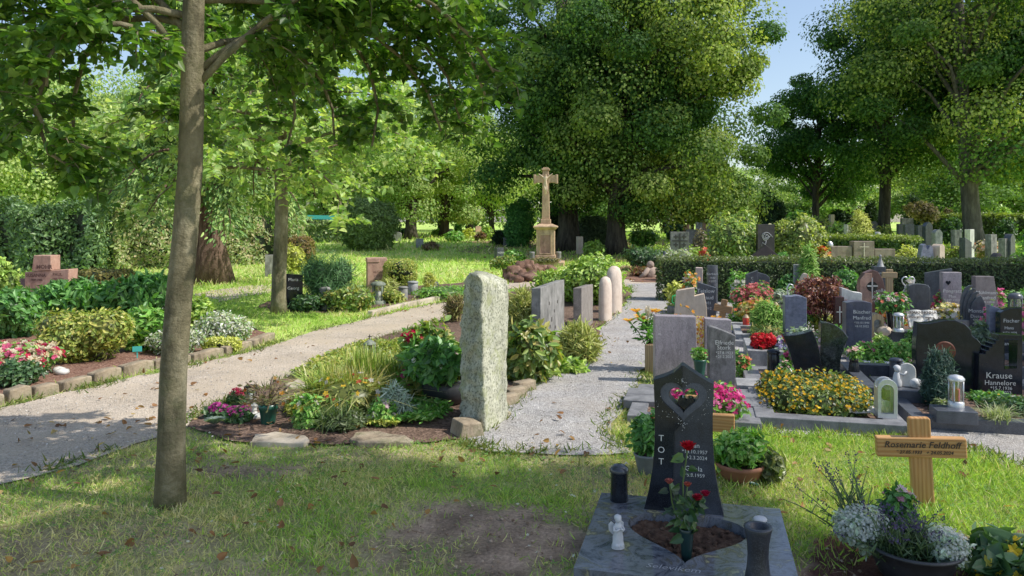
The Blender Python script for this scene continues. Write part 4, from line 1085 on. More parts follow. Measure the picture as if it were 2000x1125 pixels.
# middle-left plots
headstone('dark grey gravestone with pale emblem, half hidden by the thin linden trunk', 516, 552, 498, 540, None, .2, m_greyd, .35)
headstone('black polished gravestone directly behind the thin linden trunk', 532, 588, 535, 605, lambda w, h: [(-w / 2, 0), (w / 2, 0), (w / 2, h * .96), (0, h), (-w / 2, h * .9)], .16, m_black, .25, lines=[('Maria', .11, .18, .8), ('Georg', .11, .18, .56)], tmat=m_text_l)
shrub('bluish mugo pine with feathery needles right of the black gravestone', 585, 688, 494, 605, 'pine', 5200, .13, 'needle', 20, lobes=7, up=.3, droop=-.8, aspect=.8, mat=m_needle, rough=.3, name='mugo_pine', cat='pine shrub')
shrub('low spreading rhododendron in front of the mugo pine', 632, 732, 561, 612, 'rhodo', 2000, .085, 'leaf', 21, lobes=5)
shrub('dark low ground plants beneath the black gravestone', 562, 640, 575, 612, 'dark', 900, .08, 'leaf', 22, lobes=3)
hs_ = headstone('reddish sandstone gravestone with stepped top beside the clipped box ball', 714, 752, 504, 562, None, .34, m_sand, .30, lines=[('AUGUST', .1, .1, .5), ('HERTA', .1, .1, .36), ('KLEIN', .1, .1, .22)], tmat=m_text_br)
w_ = 38 * YV(562) / F; Geo().box(-w_ * .53, w_ * .1, -.185, .185, .60, .705).build('capstone', m_sand, hs_, bevel=.01)
clipped('box shrub clipped to a rounded block beside the sandstone gravestone', 750, 814, 506, 566, cols='yg', n=4200, size=.05, seed=23, sq=.6)
shrub('small feathery yellow-green cypress before the sandstone gravestone', 732, 776, 544, 586, 'cyp', 1100, .09, 'needle', 24, lobes=3, droop=-.8, aspect=1.4, mat=m_needle)
shrub('low leafy ground cover in front of the feathery cypress', 720, 792, 565, 595, 'yg', 1100, .06, 'leaf', 25, lobes=3)
shrub('upright golden heather beside the small stone ball', 828, 850, 534, 568, 'gold', 500, .10, 'needle', 26, droop=-1.2, aspect=1.6, name='heather', cat='heather')
shrub('yellow-leaved shrub behind the thin linden trunk', 548, 596, 474, 535, 'gold', 1500, .09, 'leaf', 27, lobes=4)
clipped('round-topped brown and yellow conifer hedge ball before the ivy shed', 560, 614, 461, 520, cols=[(.22, .13, .05), (.28, .2, .06), (.17, .14, .04)], n=2200, size=.08, seed=28, sq=.7)
shrub('mat of grey-green ground cover in the plot along the path', 800, 1000, 560, 590, 'green', 3000, .06, 'leaf', 29, ry=.45, lobes=5, name='ground_cover', cat='ground plant', hmin=.12)
lantern('weathered pale stump-shaped lantern near the black gravestone', 632, 607, .2, .42, m_greyd, 'solid')
lantern('bronze lantern with white lid beside the low rhododendron', 736, 596, .28, .44, m_verd, 'round', candle=m_wax)
lantern('round dark lantern in the ground cover, leftmost of a close pair', 786, 587, .2, .28, m_greyd, 'solid')
lantern('grey cylindrical lantern with pale lid in the ground cover', 805, 577, .24, .3, m_grey, 'solid')
x, y = G(845, 566); tag(Geo().blob((0, 0, .1), (.15, .15, .13), 3, .05, 1, 2).build('stone_ball', m_dark, None, (x, y, 0)), 'small dark stone ball beside the golden heather', 'stone ball')
ka = [G(u, v) for u, v in ((722, 618), (785, 602), (850, 588), (915, 575), (985, 558))]
for i in range(4):
    a, b = Vector(ka[i]), Vector(ka[i + 1]); d = b - a
    tag(Geo().box(-d.length / 2 + .01, d.length / 2 - .01, -.05, .05, -.03, .09).build('kerb_stone', m_flag, None, ((a.x + b.x) / 2, (a.y + b.y) / 2, 0), math.atan2(d.y, d.x), bevel=.015), 'flat pale kerb stone along the plot of the sandstone gravestone', 'kerb stone', 'pale kerbs by the sandstone grave')
headstone('small light grey gravestone at the foot of the avenue trees', 812, 827, 466, 486, None, .12, m_grey, .1)
shrub('low heather patch beside the small light grey gravestone', 826, 856, 474, 490, [(.22, .2, .08), (.3, .16, .1)], 700, .12, 'leaf', 30, name='heather', cat='heather')
headstone('low flat grey gravestone beside the clipped bright yew', 983, 1004, 464, 482, None, .14, m_greyd, 0)
headstone('narrow dark gravestone with pale lettering, behind the spreading shrub left of the cross', 967, 982, 484, 512, None, .22, m_dark, .5, lines=[('WEBER', .16, .1, .6), ('1969', .16, .1, .3)])
shrub('spreading shrub with yellowish tips left of the stone cross', 958, 1004, 500, 527, 'rhodo', 1300, .10, 'leaf', 31, lobes=4)
shrub('loose dark-leaved shrub between narrow gravestone and stone cross', 982, 1030, 486, 520, 'green', 900, .11, 'leaf', 32, lobes=4, inner=.5)
for i, (u0, u1, vt, Y, c, lab) in enumerate([(870, 905, 452, 40, 'green', 'low green planting at the foot of the avenue trees'), (905, 925, 447, 44, 'gold', 'yellowish bush behind the avenue tree row'), (940, 965, 442, 42, 'bright', 'light green bush left of the clipped bright yew'),
        (845, 866, 448, 50, 'green', 'small green bush far down the avenue'), (775, 795, 445, 52, 'dark', 'dark bush beneath the first avenue tree'), (888, 902, 436, 54, 'green', 'slim green bush between two avenue trunks'), (930, 946, 455, 41, [(.3, .16, .12), (.2, .2, .06)], 'reddish flower bed near the clipped bright yew')]):
    shrub(lab, u0, u1, vt, None, c, 700, .2, 'leaf', 33 + i, Y=Y, lobes=2)
for i, (u, v, hh, c, lab) in enumerate([(775, 471, .5, m_greyd, 'tiny pale gravestone beside the yew by the shed'), (893, 452, .7, m_grey, 'far pale gravestone left of the dark avenue trunk'), (934, 455, .6, m_sand, 'far reddish gravestone right of the dark avenue trunk'), (880, 461, .5, m_greyd, 'far grey gravestone behind the second avenue trunk')]):
    Y = YV(v); tag(Geo().prism(prof_round(.5, hh), -.08, .08).build('gravestone', c, None, (XU(u, Y), Y, hgt(0, Y)), .2 * i, bevel=.01), lab, 'gravestone')
# ------------------------------------------------------------------ the stone wayside cross
Yc = 25.0; sc = Yc / F; xc = XU(1066, Yc); zb = hgt(0, Yc)
def zz(v): return ZV(v, Yc) - zb
o = thing('wayside_cross', 'tall sandstone cross with carved figure on a panelled pedestal before the old lindens', 'stone cross', (xc, Yc, zb), -.10)
k = 1.0
Geo().box(-.62, .62, -.55, .55, -.05, .14).box(-.46, .46, -.42, .42, .14, zz(504)).build('steps', m_sandy, o, bevel=.02)
pw = .30
Geo().box(-pw, pw, -pw, pw, zz(504), zz(449)).build('pedestal', m_sandy, o, bevel=.012)
Geo().box(-pw - .035, pw + .035, -pw - .035, pw + .035, zz(504), zz(498)).build('pedestal_foot', m_sandy, o, bevel=.012)
g = Geo()
for a, b, c_, d in ((-.2, -.17, zz(496), zz(457)), (.17, .2, zz(496), zz(457)), (-.17, .17, zz(459), zz(457)), (-.17, .17, zz(496), zz(494))): g.box(a, b, -pw - .022, -pw - .002, c_, d)
g.build('panel_frame', m_sandy, o, bevel=.006)
Geo().box(-.17, .17, -pw - .008, -pw - .001, zz(494), zz(459)).build('panel', m_sandr, o)
g = Geo(); q = pw + .10
g.add([(-pw, -pw, zz(449)), (pw, -pw, zz(449)), (pw, pw, zz(449)), (-pw, pw, zz(449)), (-q, -q, zz(444)), (q, -q, zz(444)), (q, q, zz(444)), (-q, q, zz(444)), (-q, -q, zz(442)), (q, -q, zz(442)), (q, q, zz(442)), (-q, q, zz(442)), (-.2, -.2, zz(437)), (.2, -.2, zz(437)), (.2, .2, zz(437)), (-.2, .2, zz(437))],
      [tuple(b + x for x in f) for b in (0, 4, 8) for f in ((0, 1, 5, 4), (1, 2, 6, 5), (2, 3, 7, 6), (3, 0, 4, 7))] + [(3, 2, 1, 0), (12, 13, 14, 15)])
g.build('cornice', m_sandy, o, bevel=.008)
Geo().box(-.165, .165, -.15, .15, zz(437), zz(428)).build('shaft_foot', m_sandy, o, bevel=.015)
zt = zz(333)
aT, aB = zz(343), zz(357)
Geo().prism([(-.13, zz(428)), (.13, zz(428)), (.105, aB - .02), (.14, aB), (.33, aB), (.33, aT), (.14, aT), (.10, aT + .05), (.10, zt), (-.10, zt), (-.10, aT + .05), (-.14, aT), (-.33, aT), (-.33, aB), (-.14, aB), (-.105, aB - .02)], -.09, .09).build('shaft_and_arms', m_sandy, o, bevel=.012)
for sx in (-1, 1): Geo().box(sx * .365 - .04, sx * .365 + .04, -.11, .11, aB - .03, aT + .03).build('arm_cap', m_sandy, o, bevel=.012)
Geo().box(-.135, .135, -.125, .125, zt, zt + .06).box(-.09, .09, -.08, .08, zt + .06, zt + .1).build('top_cap', m_sandy, o, bevel=.012)
# carved figure: one skinned body
me = bpy.data.meshes.new('carved_figure')
hz_ = aT - .03; y0 = -.135
vs = [(0, y0, hz_ - .28), (0, y0 - .012, hz_ - .16), (0, y0 - .01, hz_ - .05), (.01, y0 - .02, hz_ + .0), (.015, y0 - .03, hz_ + .055), (-.07, y0, hz_ - .04), (-.15, y0, hz_ + .03), (-.235, y0, hz_ + .085), (.07, y0, hz_ - .04), (.15, y0, hz_ + .03), (.235, y0, hz_ + .085),
      (-.035, y0, hz_ - .31), (-.01, y0 - .05, hz_ - .45), (-.005, y0, hz_ - .6), (.035, y0, hz_ - .31), (.04, y0 - .05, hz_ - .45), (.01, y0, hz_ - .6)]
es = [(0, 1), (1, 2), (2, 3), (3, 4), (2, 5), (5, 6), (6, 7), (2, 8), (8, 9), (9, 10), (0, 11), (11, 12), (12, 13), (0, 14), (14, 15), (15, 16)]
me.from_pydata(vs, es, []); fo = bpy.data.objects.new('carved_figure', me); COL.objects.link(fo); fo.parent = o
md = fo.modifiers.new('skin', 'SKIN'); md.use_smooth_shade = True
rr_ = [.05, .045, .052, .02, .038, .026, .018, .014, .026, .018, .014, .036, .027, .016, .036, .027, .016]
for v_, r_ in zip(me.skin_vertices[0].data, rr_): v_.radius = (r_, r_ * .9)
me.skin_vertices[0].data[0].use_root = True
fo.modifiers.new('sub', 'SUBSURF').levels = 1; me.materials.append(plain('pale_carved_stone', (.66, .50, .33), .7, 0, .1))
for u, dy in ((1039, -.35), (1091, -.2)):
    tag(Geo().lathe([(.085, 0), (.085, .27), (.09, .28), (.09, .32), (.07, .33)], 14).build('stone_post', m_greyd, None, (XU(u, Yc + dy), Yc + dy, zb + (.14 if u < 1050 else .14))), 'short round stone post on the %s edge of the cross steps' % ('shaded' if u < 1050 else 'sunlit'), 'stone post')
rocks = [(1001, 538, .30, .2), (1026, 530, .36, .24), (1008, 548, .2, .12), (1045, 528, .24, .15), (1060, 526, .22, .13), (1038, 545, .42, .16), (1074, 526, .2, .12), (1018, 541, .2, .16), (995, 546, .18, .14)]
for i, (u, v, r_, h_) in enumerate(rocks):
    Y = YV(v + 4) ; tag(Geo().blob((0, 0, 0), (r_, r_ * .8, h_ * 1.1), 3, .42, 1.6, i + 3).build('lava_boulder', m_rock, None, (XU(u, Y), Y, hgt(0, Y) + h_ * .55), i * 1.1), 'brown craggy boulder in the heap before the stone cross', 'boulder', 'boulders heaped before the stone cross')
shrub('tuft of dry flowers laid on the cross steps', 1040, 1092, 503, None, [(.3, .26, .12), (.2, .2, .08)], 400, .07, 'leaf', 60, Y=24.4, z0=.14, ry=.25, name='flower_arrangement', cat='flowers')

# ------------------------------------------------------------------ stones and shrubs between the two paths
def standing_stone():
    Y = YV(846); s = Y / F
    o = thing('standing_stone', 'tall rough-hewn granite standing stone speckled grey-green beside the grit path', 'standing stone', (XU(940, Y), Y + .25, 0), .0)
    bm = bmesh.new()
    # front-left rough face, bright face to the right: a wedge in plan
    def ring(z, l, c, r, back):
        return [(l, -.02, z), (c, -.27, z), (r, .13, z), (r - .12, .34, z), (l + .05, .30, z)]
    H = 1.185
    R = [ring(-.03, -.17, 0.030, .215, 0), ring(.18, -.172, 0.025, .20, 0), ring(.4, -.175, 0.015, .195, 0), ring(.65, -.175, 0.010, .2, 0), ring(.9, -.16, 0.005, .2, 0), ring(1.06, -.15, .01, .205, 0), ring(1.115, -.135, .01, .19, 0), ring(1.155, -.12, .0, .11, 0), ring(H, -.105, -.02, .03, 0)]
    g = Geo(); V = []; n = 5
    # refine each ring to many points so the noise can bite
    RR = []
    for q in R:
        pts = []
        for i in range(n):
            a, b = Vector(q[i]), Vector(q[(i + 1) % n])
            for j in range(14): pts.append(a.lerp(b, j / 14))
        RR.append(pts)
    full = []
    for i in range(len(RR) - 1):
        m = max(2, int((R[i + 1][0][2] - R[i][0][2]) / .018))
        for j in range(m): full.append([p.lerp(q, j / m) for p, q in zip(RR[i], RR[i + 1])])
    full.append(RR[-1])
    from mathutils import noise as mn
    k = len(full[0])
    cen = Vector((.01, .1, .5))
    for ri, row_ in enumerate(full):
        for j, p in enumerate(row_):
            rough = 1.0 if j < 14 or j >= 42 else .28
            d = Vector((p.x - cen.x, p.y - cen.y, 0)).normalized()
            a = .03 * mn.noise(p * 9) + .024 * mn.noise(p * 20) + .014 * mn.noise(p * 42)
            a2 = .012 * mn.noise(p * 3.1 + Vector((5, 1, 2)))
            sm_ = -.012 if j % 14 in (0,) else 0
            V.append(tuple(p + d * (a * rough + a2 + sm_)))
    fs = [(i * k + j, i * k + (j + 1) % k, (i + 1) * k + (j + 1) % k, (i + 1) * k + j) for i in range(len(full) - 1) for j in range(k)]
    fs.append(tuple((len(full) - 1) * k + j for j in range(k)))
    g.add(V, fs, smooth=True); g.build('stone_body', m_rough, o)
    return o
standing_stone()
x, y = G(925, 852); tag(Geo().prism([(-.12, -.03), (.1, -.03), (.06, .11), (-.09, .12)], -.1, .1).build('wedge_stone', m_kerb, None, (x - .04, y + .03, 0), .5, bevel=.012), 'small wedge-shaped stone leaning at the foot of the standing stone', 'stone')
x, y = G(968, 822); tag(Geo().box(-.2, .2, -.04, .04, -.02, .035).build('edging_stone', m_flag, None, (x - .02, y + .02, 0), .95, bevel=.012), 'flat pale edging stone at the sunlit foot of the standing stone', 'edging stone')
def side_stone(label, u0, u1, u2, vt0, vt1, vb0, vb1, mat, depth=None, **kw):
    """a slab standing across the view: narrow end u0..u1 towards us, long face u1..u2 running away"""
    Y0 = YV(vb0); Y1 = YV(vb1)
    p = [Vector((XU(u0, Y0), Y0 + .03)), Vector((XU(u1, Y0), Y0)), Vector((XU(u2, Y1), Y1)), Vector((XU(u2, Y1) - (XU(u1, Y0) - XU(u0, Y0)), Y1 + .03))]
    h0, h1 = ZV(vt0, Y0), ZV(vt1, Y1); c = sum(p, Vector((0, 0))) / 4
    o = thing('gravestone', label, 'gravestone', (c.x, c.y, 0))
    V = [(q.x - c.x, q.y - c.y, -.02) for q in p] + [(q.x - c.x, q.y - c.y, h) for q, h in zip(p, (h0 * .985, h0, h1, h1 * .985))]
    Geo().add(V, [(0, 3, 2, 1), (4, 5, 6, 7), (0, 1, 5, 4), (1, 2, 6, 5), (2, 3, 7, 6), (3, 0, 4, 7)]).build('slab', mat, o, bevel=.006)
    return o, p, c, h0
o, p, c, h0 = side_stone('wide grey gravestone seen from its end, facing the grit path', 1038, 1056, 1102, 562, 546, 690, 655, m_greyd)
d = (p[2] - p[1]); a = math.atan2(d.y, d.x); n_ = Vector((d.y, -d.x)).normalized(); mid = (p[1] + p[2]) / 2 - c
for (s_, z_, r_) in ((-.25, .55, .013), (.05, .42, .012), (-.1, .33, .018), (.25, .52, .012), (-.2, .25, .014), (.12, .2, .012)):
    Geo().prism([(s_ - r_, z_ - r_ * 1.6), (s_ + r_, z_ - r_ * 1.6), (s_ + r_, z_ + r_ * 1.6), (s_ - r_, z_ + r_ * 1.6)], -.002, .002).build('weather_spot', m_text_d, o, (mid.x + n_.x * .003, mid.y + n_.y * .003, 0), a)
side_stone('smaller grey-brown gravestone with rough end, behind the wide grey one', 1120, 1136, 1158, 562, 555, 655, 632, stone('brown_granite', [(.17, .145, .125), (.27, .235, .21), (.36, .32, .29)], 12, .6, .2, 60, speck=(.06, .05, .05), sscale=160, samt=.6, stain=.2))
for (u, v, hv, wd, lab) in ((1184, 628, 541, .155, 'lower round-topped pinkish pillar stone, nearer one of the pair'), (1201, 612, 520, .215, 'taller round-topped pinkish pillar stone of the pair by the hedge')):
    Y = YV(v); h = ZV(hv, Y); r_ = wd / 2 + .02
    o = Geo(); pr = [(r_ * 1.0, -.02), (r_ * 1.03, h * .3), (r_ * .98, h * .7), (r_ * .9, h * .86), (r_ * .68, h * .95), (r_ * .3, h * .995), (.01, h)]
    o.lathe(pr, 22, sy=1.5); tag(o.build('pillar_stone', m_pinkst, None, (XU(u, Y), Y + .1, 0), -.5), lab, 'gravestone')
shrub('glossy laurel bush with bright leaves, left lobe in front of the stone cross', 1040, 1150, 524, 592, 'bright', 2800, .10, 'leaf', 71, lobes=5, mat=m_bush)
shrub('tall rounded laurel hedge bush beside the pair of pinkish pillars', 1096, 1226, 488, 600, 'bright', 4600, .095, 'leaf', 72, lobes=7, rough=.12)
shrub('thread-leaved golden cypress left of the wide grey gravestone', 985, 1044, 570, 668, 'cyp', 2400, .13, 'needle', 73, lobes=4, droop=-1.2, aspect=1.1, mat=m_needle, spread=.7)
shrub('thread-leaved golden cypress between the two grey gravestones', 1092, 1168, 634, 712, 'cyp', 3400, .12, 'needle', 74, lobes=5, droop=-1.2, aspect=1.1, mat=m_needle, spread=.7)
shrub('wispy brown-green foliage overhanging the path behind the standing stone', 868, 905, 578, 632, [(.24, .22, .07), (.17, .17, .05), (.28, .2, .08)], 700, .13, 'needle', 75, lobes=3, droop=-1.2, mat=m_needle, inner=.5)
shrub('rhododendron with olive leaves right of the standing stone', 984, 1088, 628, 754, 'rhodo', 2100, .105, 'leaf', 76, lobes=6, droop=.3, mat=m_gloss, aspect=.9)
shrub('rosette of pale green leaves on the grit path edge', 1092, 1138, 704, 731, 'bright', 260, .10, 'leaf', 77, name='leafy_rosette', cat='plant')
shrub('rhododendron with upright olive leaves behind the dark bowl planter', 790, 902, 622, 790, 'rhodo', 2700, .105, 'leaf', 78, lobes=7, droop=.4, mat=m_gloss, aspect=.9, blossoms=[(14, .05, [(.72, .55, .5), (.7, .62, .55)])])
shrub('cluster of crimson flowers at the rhododendron before the path', 788, 824, 648, None, 'green', 150, .07, 'leaf', 79, Y=6.55, z0=.52, blossoms=[(60, .055, [(.55, .01, .06), (.65, .03, .1)], .1)], name='crimson_flowers', cat='flowers')
shrub('leafy peony-like plant with pale pink flowers in the dark bowl planter', 800, 900, 668, None, 'laurel', 1100, .11, 'leaf', 80, Y=6.25, z0=.27, lobes=5, blossoms=[(22, .06, [(.75, .58, .56), (.72, .66, .6)])], name='potted_plant', cat='plant')
Y = YV(800); tag(Geo().lathe([(.1, 0), (.16, .02), (.2, .1), (.205, .17), (.185, .2), (.2, .215), (.195, .225), (.17, .22), (.165, .18)], 26).build('bowl_planter', m_pot, None, (XU(866, Y), Y + .18, .01)), 'dark rounded bowl planter in the shade of the standing stone', 'planter')
for i, (u, v, s_) in enumerate(((1006, 778, .11), (1024, 764, .11), (990, 792, .12))):
    x, y = G(u, v); tag(Geo().box(-.11, .11, -.05, .05, -.03, .1).build('kerb_block', m_kerb, None, (x, y, 0), .75, bevel=.014), 'brown sandstone block edging the bed right of the standing stone', 'kerb stone', 'brown kerb blocks by the standing stone')

# ------------------------------------------------------------------ the flower plot at the fork
lc = thing('grave_lantern', 'verdigris bronze lantern with a small cross on its lid', 'lantern', (XU(722, YV(718)), YV(718), 0))
s = YV(718) / F; h = ZV(672, YV(718))
Geo().lathe([(.062, 0), (.062, h * .18), (.055, h * .2)], 20).build('base', m_verd, lc)
Geo().lathe([(.05, h * .2), (.05, h * .96)], 20).build('glass', m_glass, lc)
g = Geo()
for k in range(6):
    a = k * PI / 3 + .3; g.tube([(.056 * math.cos(a), .056 * math.sin(a), h * .18), (.056 * math.cos(a), .056 * math.sin(a), h)], .009, 6)
for k in range(14):
    a = rnd.random() * 6.28; z_ = rnd.uniform(h * .25, h * .9); g.blob((.055 * math.cos(a), .055 * math.sin(a), z_), (.016, .016, .024), 1, .2, 2, k)
g.build('leaf_grille', m_verd, lc)
Geo().lathe([(.07, h), (.066, h + .012), (.02, h + .045), (.006, h + .05)], 20).build('lid', m_verd, lc)
Geo().box(-.004, .004, -.004, .004, h + .045, h + .105).box(-.02, .02, -.0035, .0035, h + .078, h + .087).build('cross_finial', m_bronze, lc)
def mat_plant(label, poly, n, size, cols, seed, hmax=.12, tpl='leaf', name='ground_cover', mat=None):
    P2 = W(poly); r = np.random.default_rng(seed)
    xs = [p[0] for p in P2]; ys = [p[1] for p in P2]
    P = np.stack([r.uniform(min(xs), max(xs), n * 3), r.uniform(min(ys), max(ys), n * 3)], 1); P = P[inpoly(P[:, 0], P[:, 1], P2)][:n]
    z = hmax * (.35 + .65 * fbm(P[:, 0] * 4, P[:, 1] * 4, 3)) * (.25 + .75 * r.random(len(P)) ** .4)
    c0 = np.mean(P, 0); g = Geo()
    C = pal(len(P), SH[cols] if isinstance(cols, str) else cols, None, .2, r) * (.5 + .6 * (z / hmax))[:, None]
    put(g, np.concatenate([P - c0, z[:, None]], 1), r.normal(size=(len(P), 3)) * .5 + np.array([0, 0, .9]), size * (.6 + .8 * r.random(len(P))), C, tpl, None, 1, r)
    o = g.build(name, mat or m_bush, None, (c0[0], c0[1], .01)); return tag(o, label, 'ground plant')
mat_plant('carpet of low yellow-green cotoneaster along the pale gravel path', [(568, 742), (620, 714), (700, 682), (790, 676), (832, 690), (800, 720), (700, 738), (620, 748)], 5200, .05, 'yg', 81, .13)
mat_plant('carpet of dark cotoneaster beneath the bowl planter', [(770, 800), (860, 790), (880, 812), (840, 838), (772, 838)], 1500, .045, 'green', 82, .1)
mat_plant('golden sedum mat at the front rim of the flower plot', [(735, 812), (800, 820), (770, 842), (700, 838)], 900, .04, 'gold', 83, .08)
mat_plant('golden sedum mat behind the green pot', [(560, 790), (610, 780), (600, 812), (560, 820)], 700, .04, 'gold', 84, .08)
def grass_clump(label, u, vb, w_, h, n, cols, seed, name='ornamental_grass', Y=None, wid=.17, mat=None, cat='ornamental grass', arch=.5, z0=0):
    Yc = YV(vb) if Y is None else Y
    r = np.random.default_rng(seed); g = Geo()
    P = np.stack([r.normal(size=n) * w_ * .16, r.normal(size=n) * w_ * .13, np.zeros(n)], 1)
    az = r.uniform(0, 2 * PI, n); sp = np.abs(r.normal(size=n)) * arch + .06; ln = h * (.55 + .55 * r.random(n))
    C = pal(n, SH[cols] if isinstance(cols, str) else cols, None, .2, r)
    d = np.stack([np.cos(az), np.sin(az)], 1); kk = 5
    sd = np.stack([-d[:, 1], d[:, 0], np.zeros(n)], 1); wv = h * wid * .12 * (.6 + .7 * r.random(n))
    V = np.zeros((n, kk + 1, 2, 3))
    for i in range(kk + 1):
        t = i / kk; out_ = sp * t ** 1.8 * ln * 1.2; z = ln * (t - .45 * np.minimum(sp, 1.2) * t ** 2.6)
        c = np.concatenate([P[:, :2] + d * out_[:, None], z[:, None]], 1); ww = (wv * (1 - t ** 2 * .93))[:, None]
        V[:, i, 0] = c - sd * ww; V[:, i, 1] = c + sd * ww
    idx = np.arange(n * (kk + 1) * 2).reshape(n, kk + 1, 2)
    f = np.stack([idx[:, :-1, 0], idx[:, :-1, 1], idx[:, 1:, 1], idx[:, 1:, 0]], -1).reshape(-1, 4)
    g.add(V.reshape(-1, 3), f, np.repeat(C, (kk + 1) * 2, axis=0), True)
    return tag(g.build(name, mat or m_bush, None, (XU(u, Yc), Yc, .005 + z0)), label, cat)
LG = [(.30, .42, .08), (.22, .36, .065), (.42, .46, .13), (.48, .48, .15)]
grass_clump('upright bright green grass clump in the flower plot, nearest the lantern', 712, 775, .5, .47, 800, LG, 85, arch=.28)
grass_clump('arching yellow-striped grass clump in the middle of the flower plot', 690, 805, .5, .42, 800, [(.46, .38, .10), (.26, .32, .07), (.42, .42, .16)], 86, arch=.75)
grass_clump('loose green grass clump at the flower plot edge, beside the green pot', 640, 800, .45, .42, 700, LG, 87, arch=.6)
grass_clump('upright grass clump behind the striped one, toward the rhododendron', 765, 775, .4, .40, 560, LG, 88, arch=.35)
grass_clump('dark green arching grass at the front of the flower plot', 655, 838, .45, .24, 300, [(.10, .17, .06), (.14, .22, .07), (.2, .26, .1)], 89, arch=.8)
shrub('silver-grey lavender bush in the flower plot', 745, 800, 752, 830, 'grey', 700, .06, 'needle', 90, aspect=1.3, mat=m_needle, name='lavender', cat='lavender')
shrub('small plant with pinkish-white pansies at the front of the flower plot', 722, 772, 782, 838, 'green', 500, .045, 'leaf', 91, blossoms=[(16, .05, [(.75, .55, .6), (.78, .72, .72)])], name='pansies', cat='flowers')
shrub('white and yellow primulas beside the green pot', 576, 622, 775, 842, 'green', 600, .05, 'leaf', 92, blossoms=[(14, .055, [(.78, .76, .66)]), (8, .05, [(.75, .55, .05)])], name='primulas', cat='flowers')
shrub('magenta blossoms rising beside the striped grasses', 772, 802, 728, 790, 'green', 220, .05, 'leaf', 93, blossoms=[(14, .045, [(.62, .05, .25), (.7, .12, .35)])], name='magenta_flowers', cat='flowers')
shrub('thyme-like dark low plant at the front rim of the flower plot', 620, 720, 800, 850, [(.08, .12, .05), (.13, .17, .07)], 1100, .04, 'leaf', 94, lobes=3, name='herb_plant', cat='plant')
shrub('yellow and rust blossoms scattered through the flower plot', 600, 760, 735, 830, LG, 420, .05, 'leaf', 95, blossoms=[(12, .045, [(.75, .5, .04)]), (8, .045, [(.5, .08, .04)]), (8, .05, [(.75, .72, .66)])], name='mixed_flowers', cat='flowers', inner=.6)
# green pot with a dried bouquet
Y = YV(830); pt = thing('flower_pot', 'tapered dark green plastic pot holding a dried bouquet', 'flower pot', (XU(524, Y), Y, .015))
s = Y / F; hp = 38 * s
Geo().lathe([(13 * s, 0), (17 * s, hp * .72), (18.5 * s, hp * .74), (19.5 * s, hp), (17.5 * s, hp), (16 * s, hp * .8)], 24).build('pot_body', m_green, pt)
Geo().lathe([(16.5 * s, hp * .82), (.01, hp * .86)], 16).build('potting_soil', m_soil, pt)
bq = thing('dried_bouquet', 'wilted dried bouquet with brown stems and orange heads in the green pot', 'bouquet', (XU(524, Y), Y, .015 + hp * .8))
g = Geo(); hd = []; q = random.Random(5); lf = []
for i in range(44):
    az, el, ln = q.uniform(0, 6.28), q.uniform(.55, 1.5), q.uniform(.14, .34)
    p = limb((q.uniform(-.02, .02), q.uniform(-.02, .02), 0), az, el, ln, q, q.uniform(.1, .9), 5, .2)
    g.tube(p, [.0035, .003, .003, .0025, .002, .0016], 4)
    for j in (2, 3, 4, 5): lf.append((p[j], p[j] - p[j - 1]))
    if i % 4 == 0: hd.append(p[-1])
    if i % 5 == 1: g.tube([p[-2], p[-1], p[-1] + (p[-1] - p[-2]) * .8], [.007, .008, .003], 5)
g.build('stems', m_dry, bq)
g = Geo(); P = np.array([tuple(a) for a, b in lf]); L = np.array([tuple(b) for a, b in lf]); q2 = np.random.default_rng(4)
put(g, P, q2.normal(size=P.shape), .035 * (.5 + q2.random(len(P))), pal(len(P), [(.16, .14, .05), (.2, .13, .06), (.25, .19, .09), (.12, .13, .05)], None, .2, q2), 'leaf', L + q2.normal(size=P.shape) * .02 - np.array([0, 0, .02]), 1.1, q2)
g.build('withered_leaves', m_bush, bq)
fl_ = Geo(); fl(fl_, np.array([tuple(p) for p in hd[:9]]), .035, [(.5, .22, .02), (.4, .13, .02), (.5, .3, .08)], None, 1, layers=3); fl_.build('flower_heads', m_petal, bq)
def cyclamen(label, u, vb, w_, h, fc, seed, lc='dark', name='cyclamen'):
    Y = YV(vb); t = thing(name, label, 'flowers', (XU(u, Y), Y, .015)); g = Geo()
    shell(g, (0, 0, h * .35, w_ / 2, w_ * .42, h * .35), 220, .045, SH[lc] if isinstance(lc, str) else lc, 'heart', seed=seed, zmin=.0); g.build('foliage', m_gloss, t)
    P, d = onell((0, 0, h * .5, w_ * .42, w_ * .36, h * .5), 46, seed, h * .45); b = Geo(); fl(b, P, .035, fc, None, seed, d * .5 + np.array([0, -.3, .8])); b.build('blossoms', m_petal, t); return t
MG = [(.42, .02, .24), (.52, .05, .32), (.6, .2, .42)]
cyclamen('purple cyclamen at the shaded left tip of the flower plot', 426, 818, .17, .11, MG, 1)
cyclamen('purple cyclamen between the silver rosette and the angel figure', 466, 826, .19, .12, MG, 2)
cyclamen('dark red flowers behind the purple cyclamens', 462, 792, .12, .13, [(.45, .03, .08), (.5, .08, .16)], 3, name='bedding_flowers')
x, y = G(419, 838); g = Geo(); q2 = np.random.default_rng(3); n = 90; a = np.linspace(0, 40, n); P = np.stack([np.cos(a) * .01, np.sin(a) * .01, np.linspace(.02, .06, n)], 1)
put(g, P, np.stack([np.cos(a) * -.5, np.sin(a) * -.5, np.full(n, .8)], 1), np.linspace(.09, .03, n), pal(n, [(.22, .29, .25), (.28, .35, .3)], None, .1, q2), 'leaf', np.stack([np.cos(a), np.sin(a), np.linspace(.2, 1.6, n)], 1), 1.5, q2)
tag(g.build('succulent_rosette', m_gloss, None, (x, y, .015)), 'silvery succulent rosette at the left tip of the flower plot', 'plant')
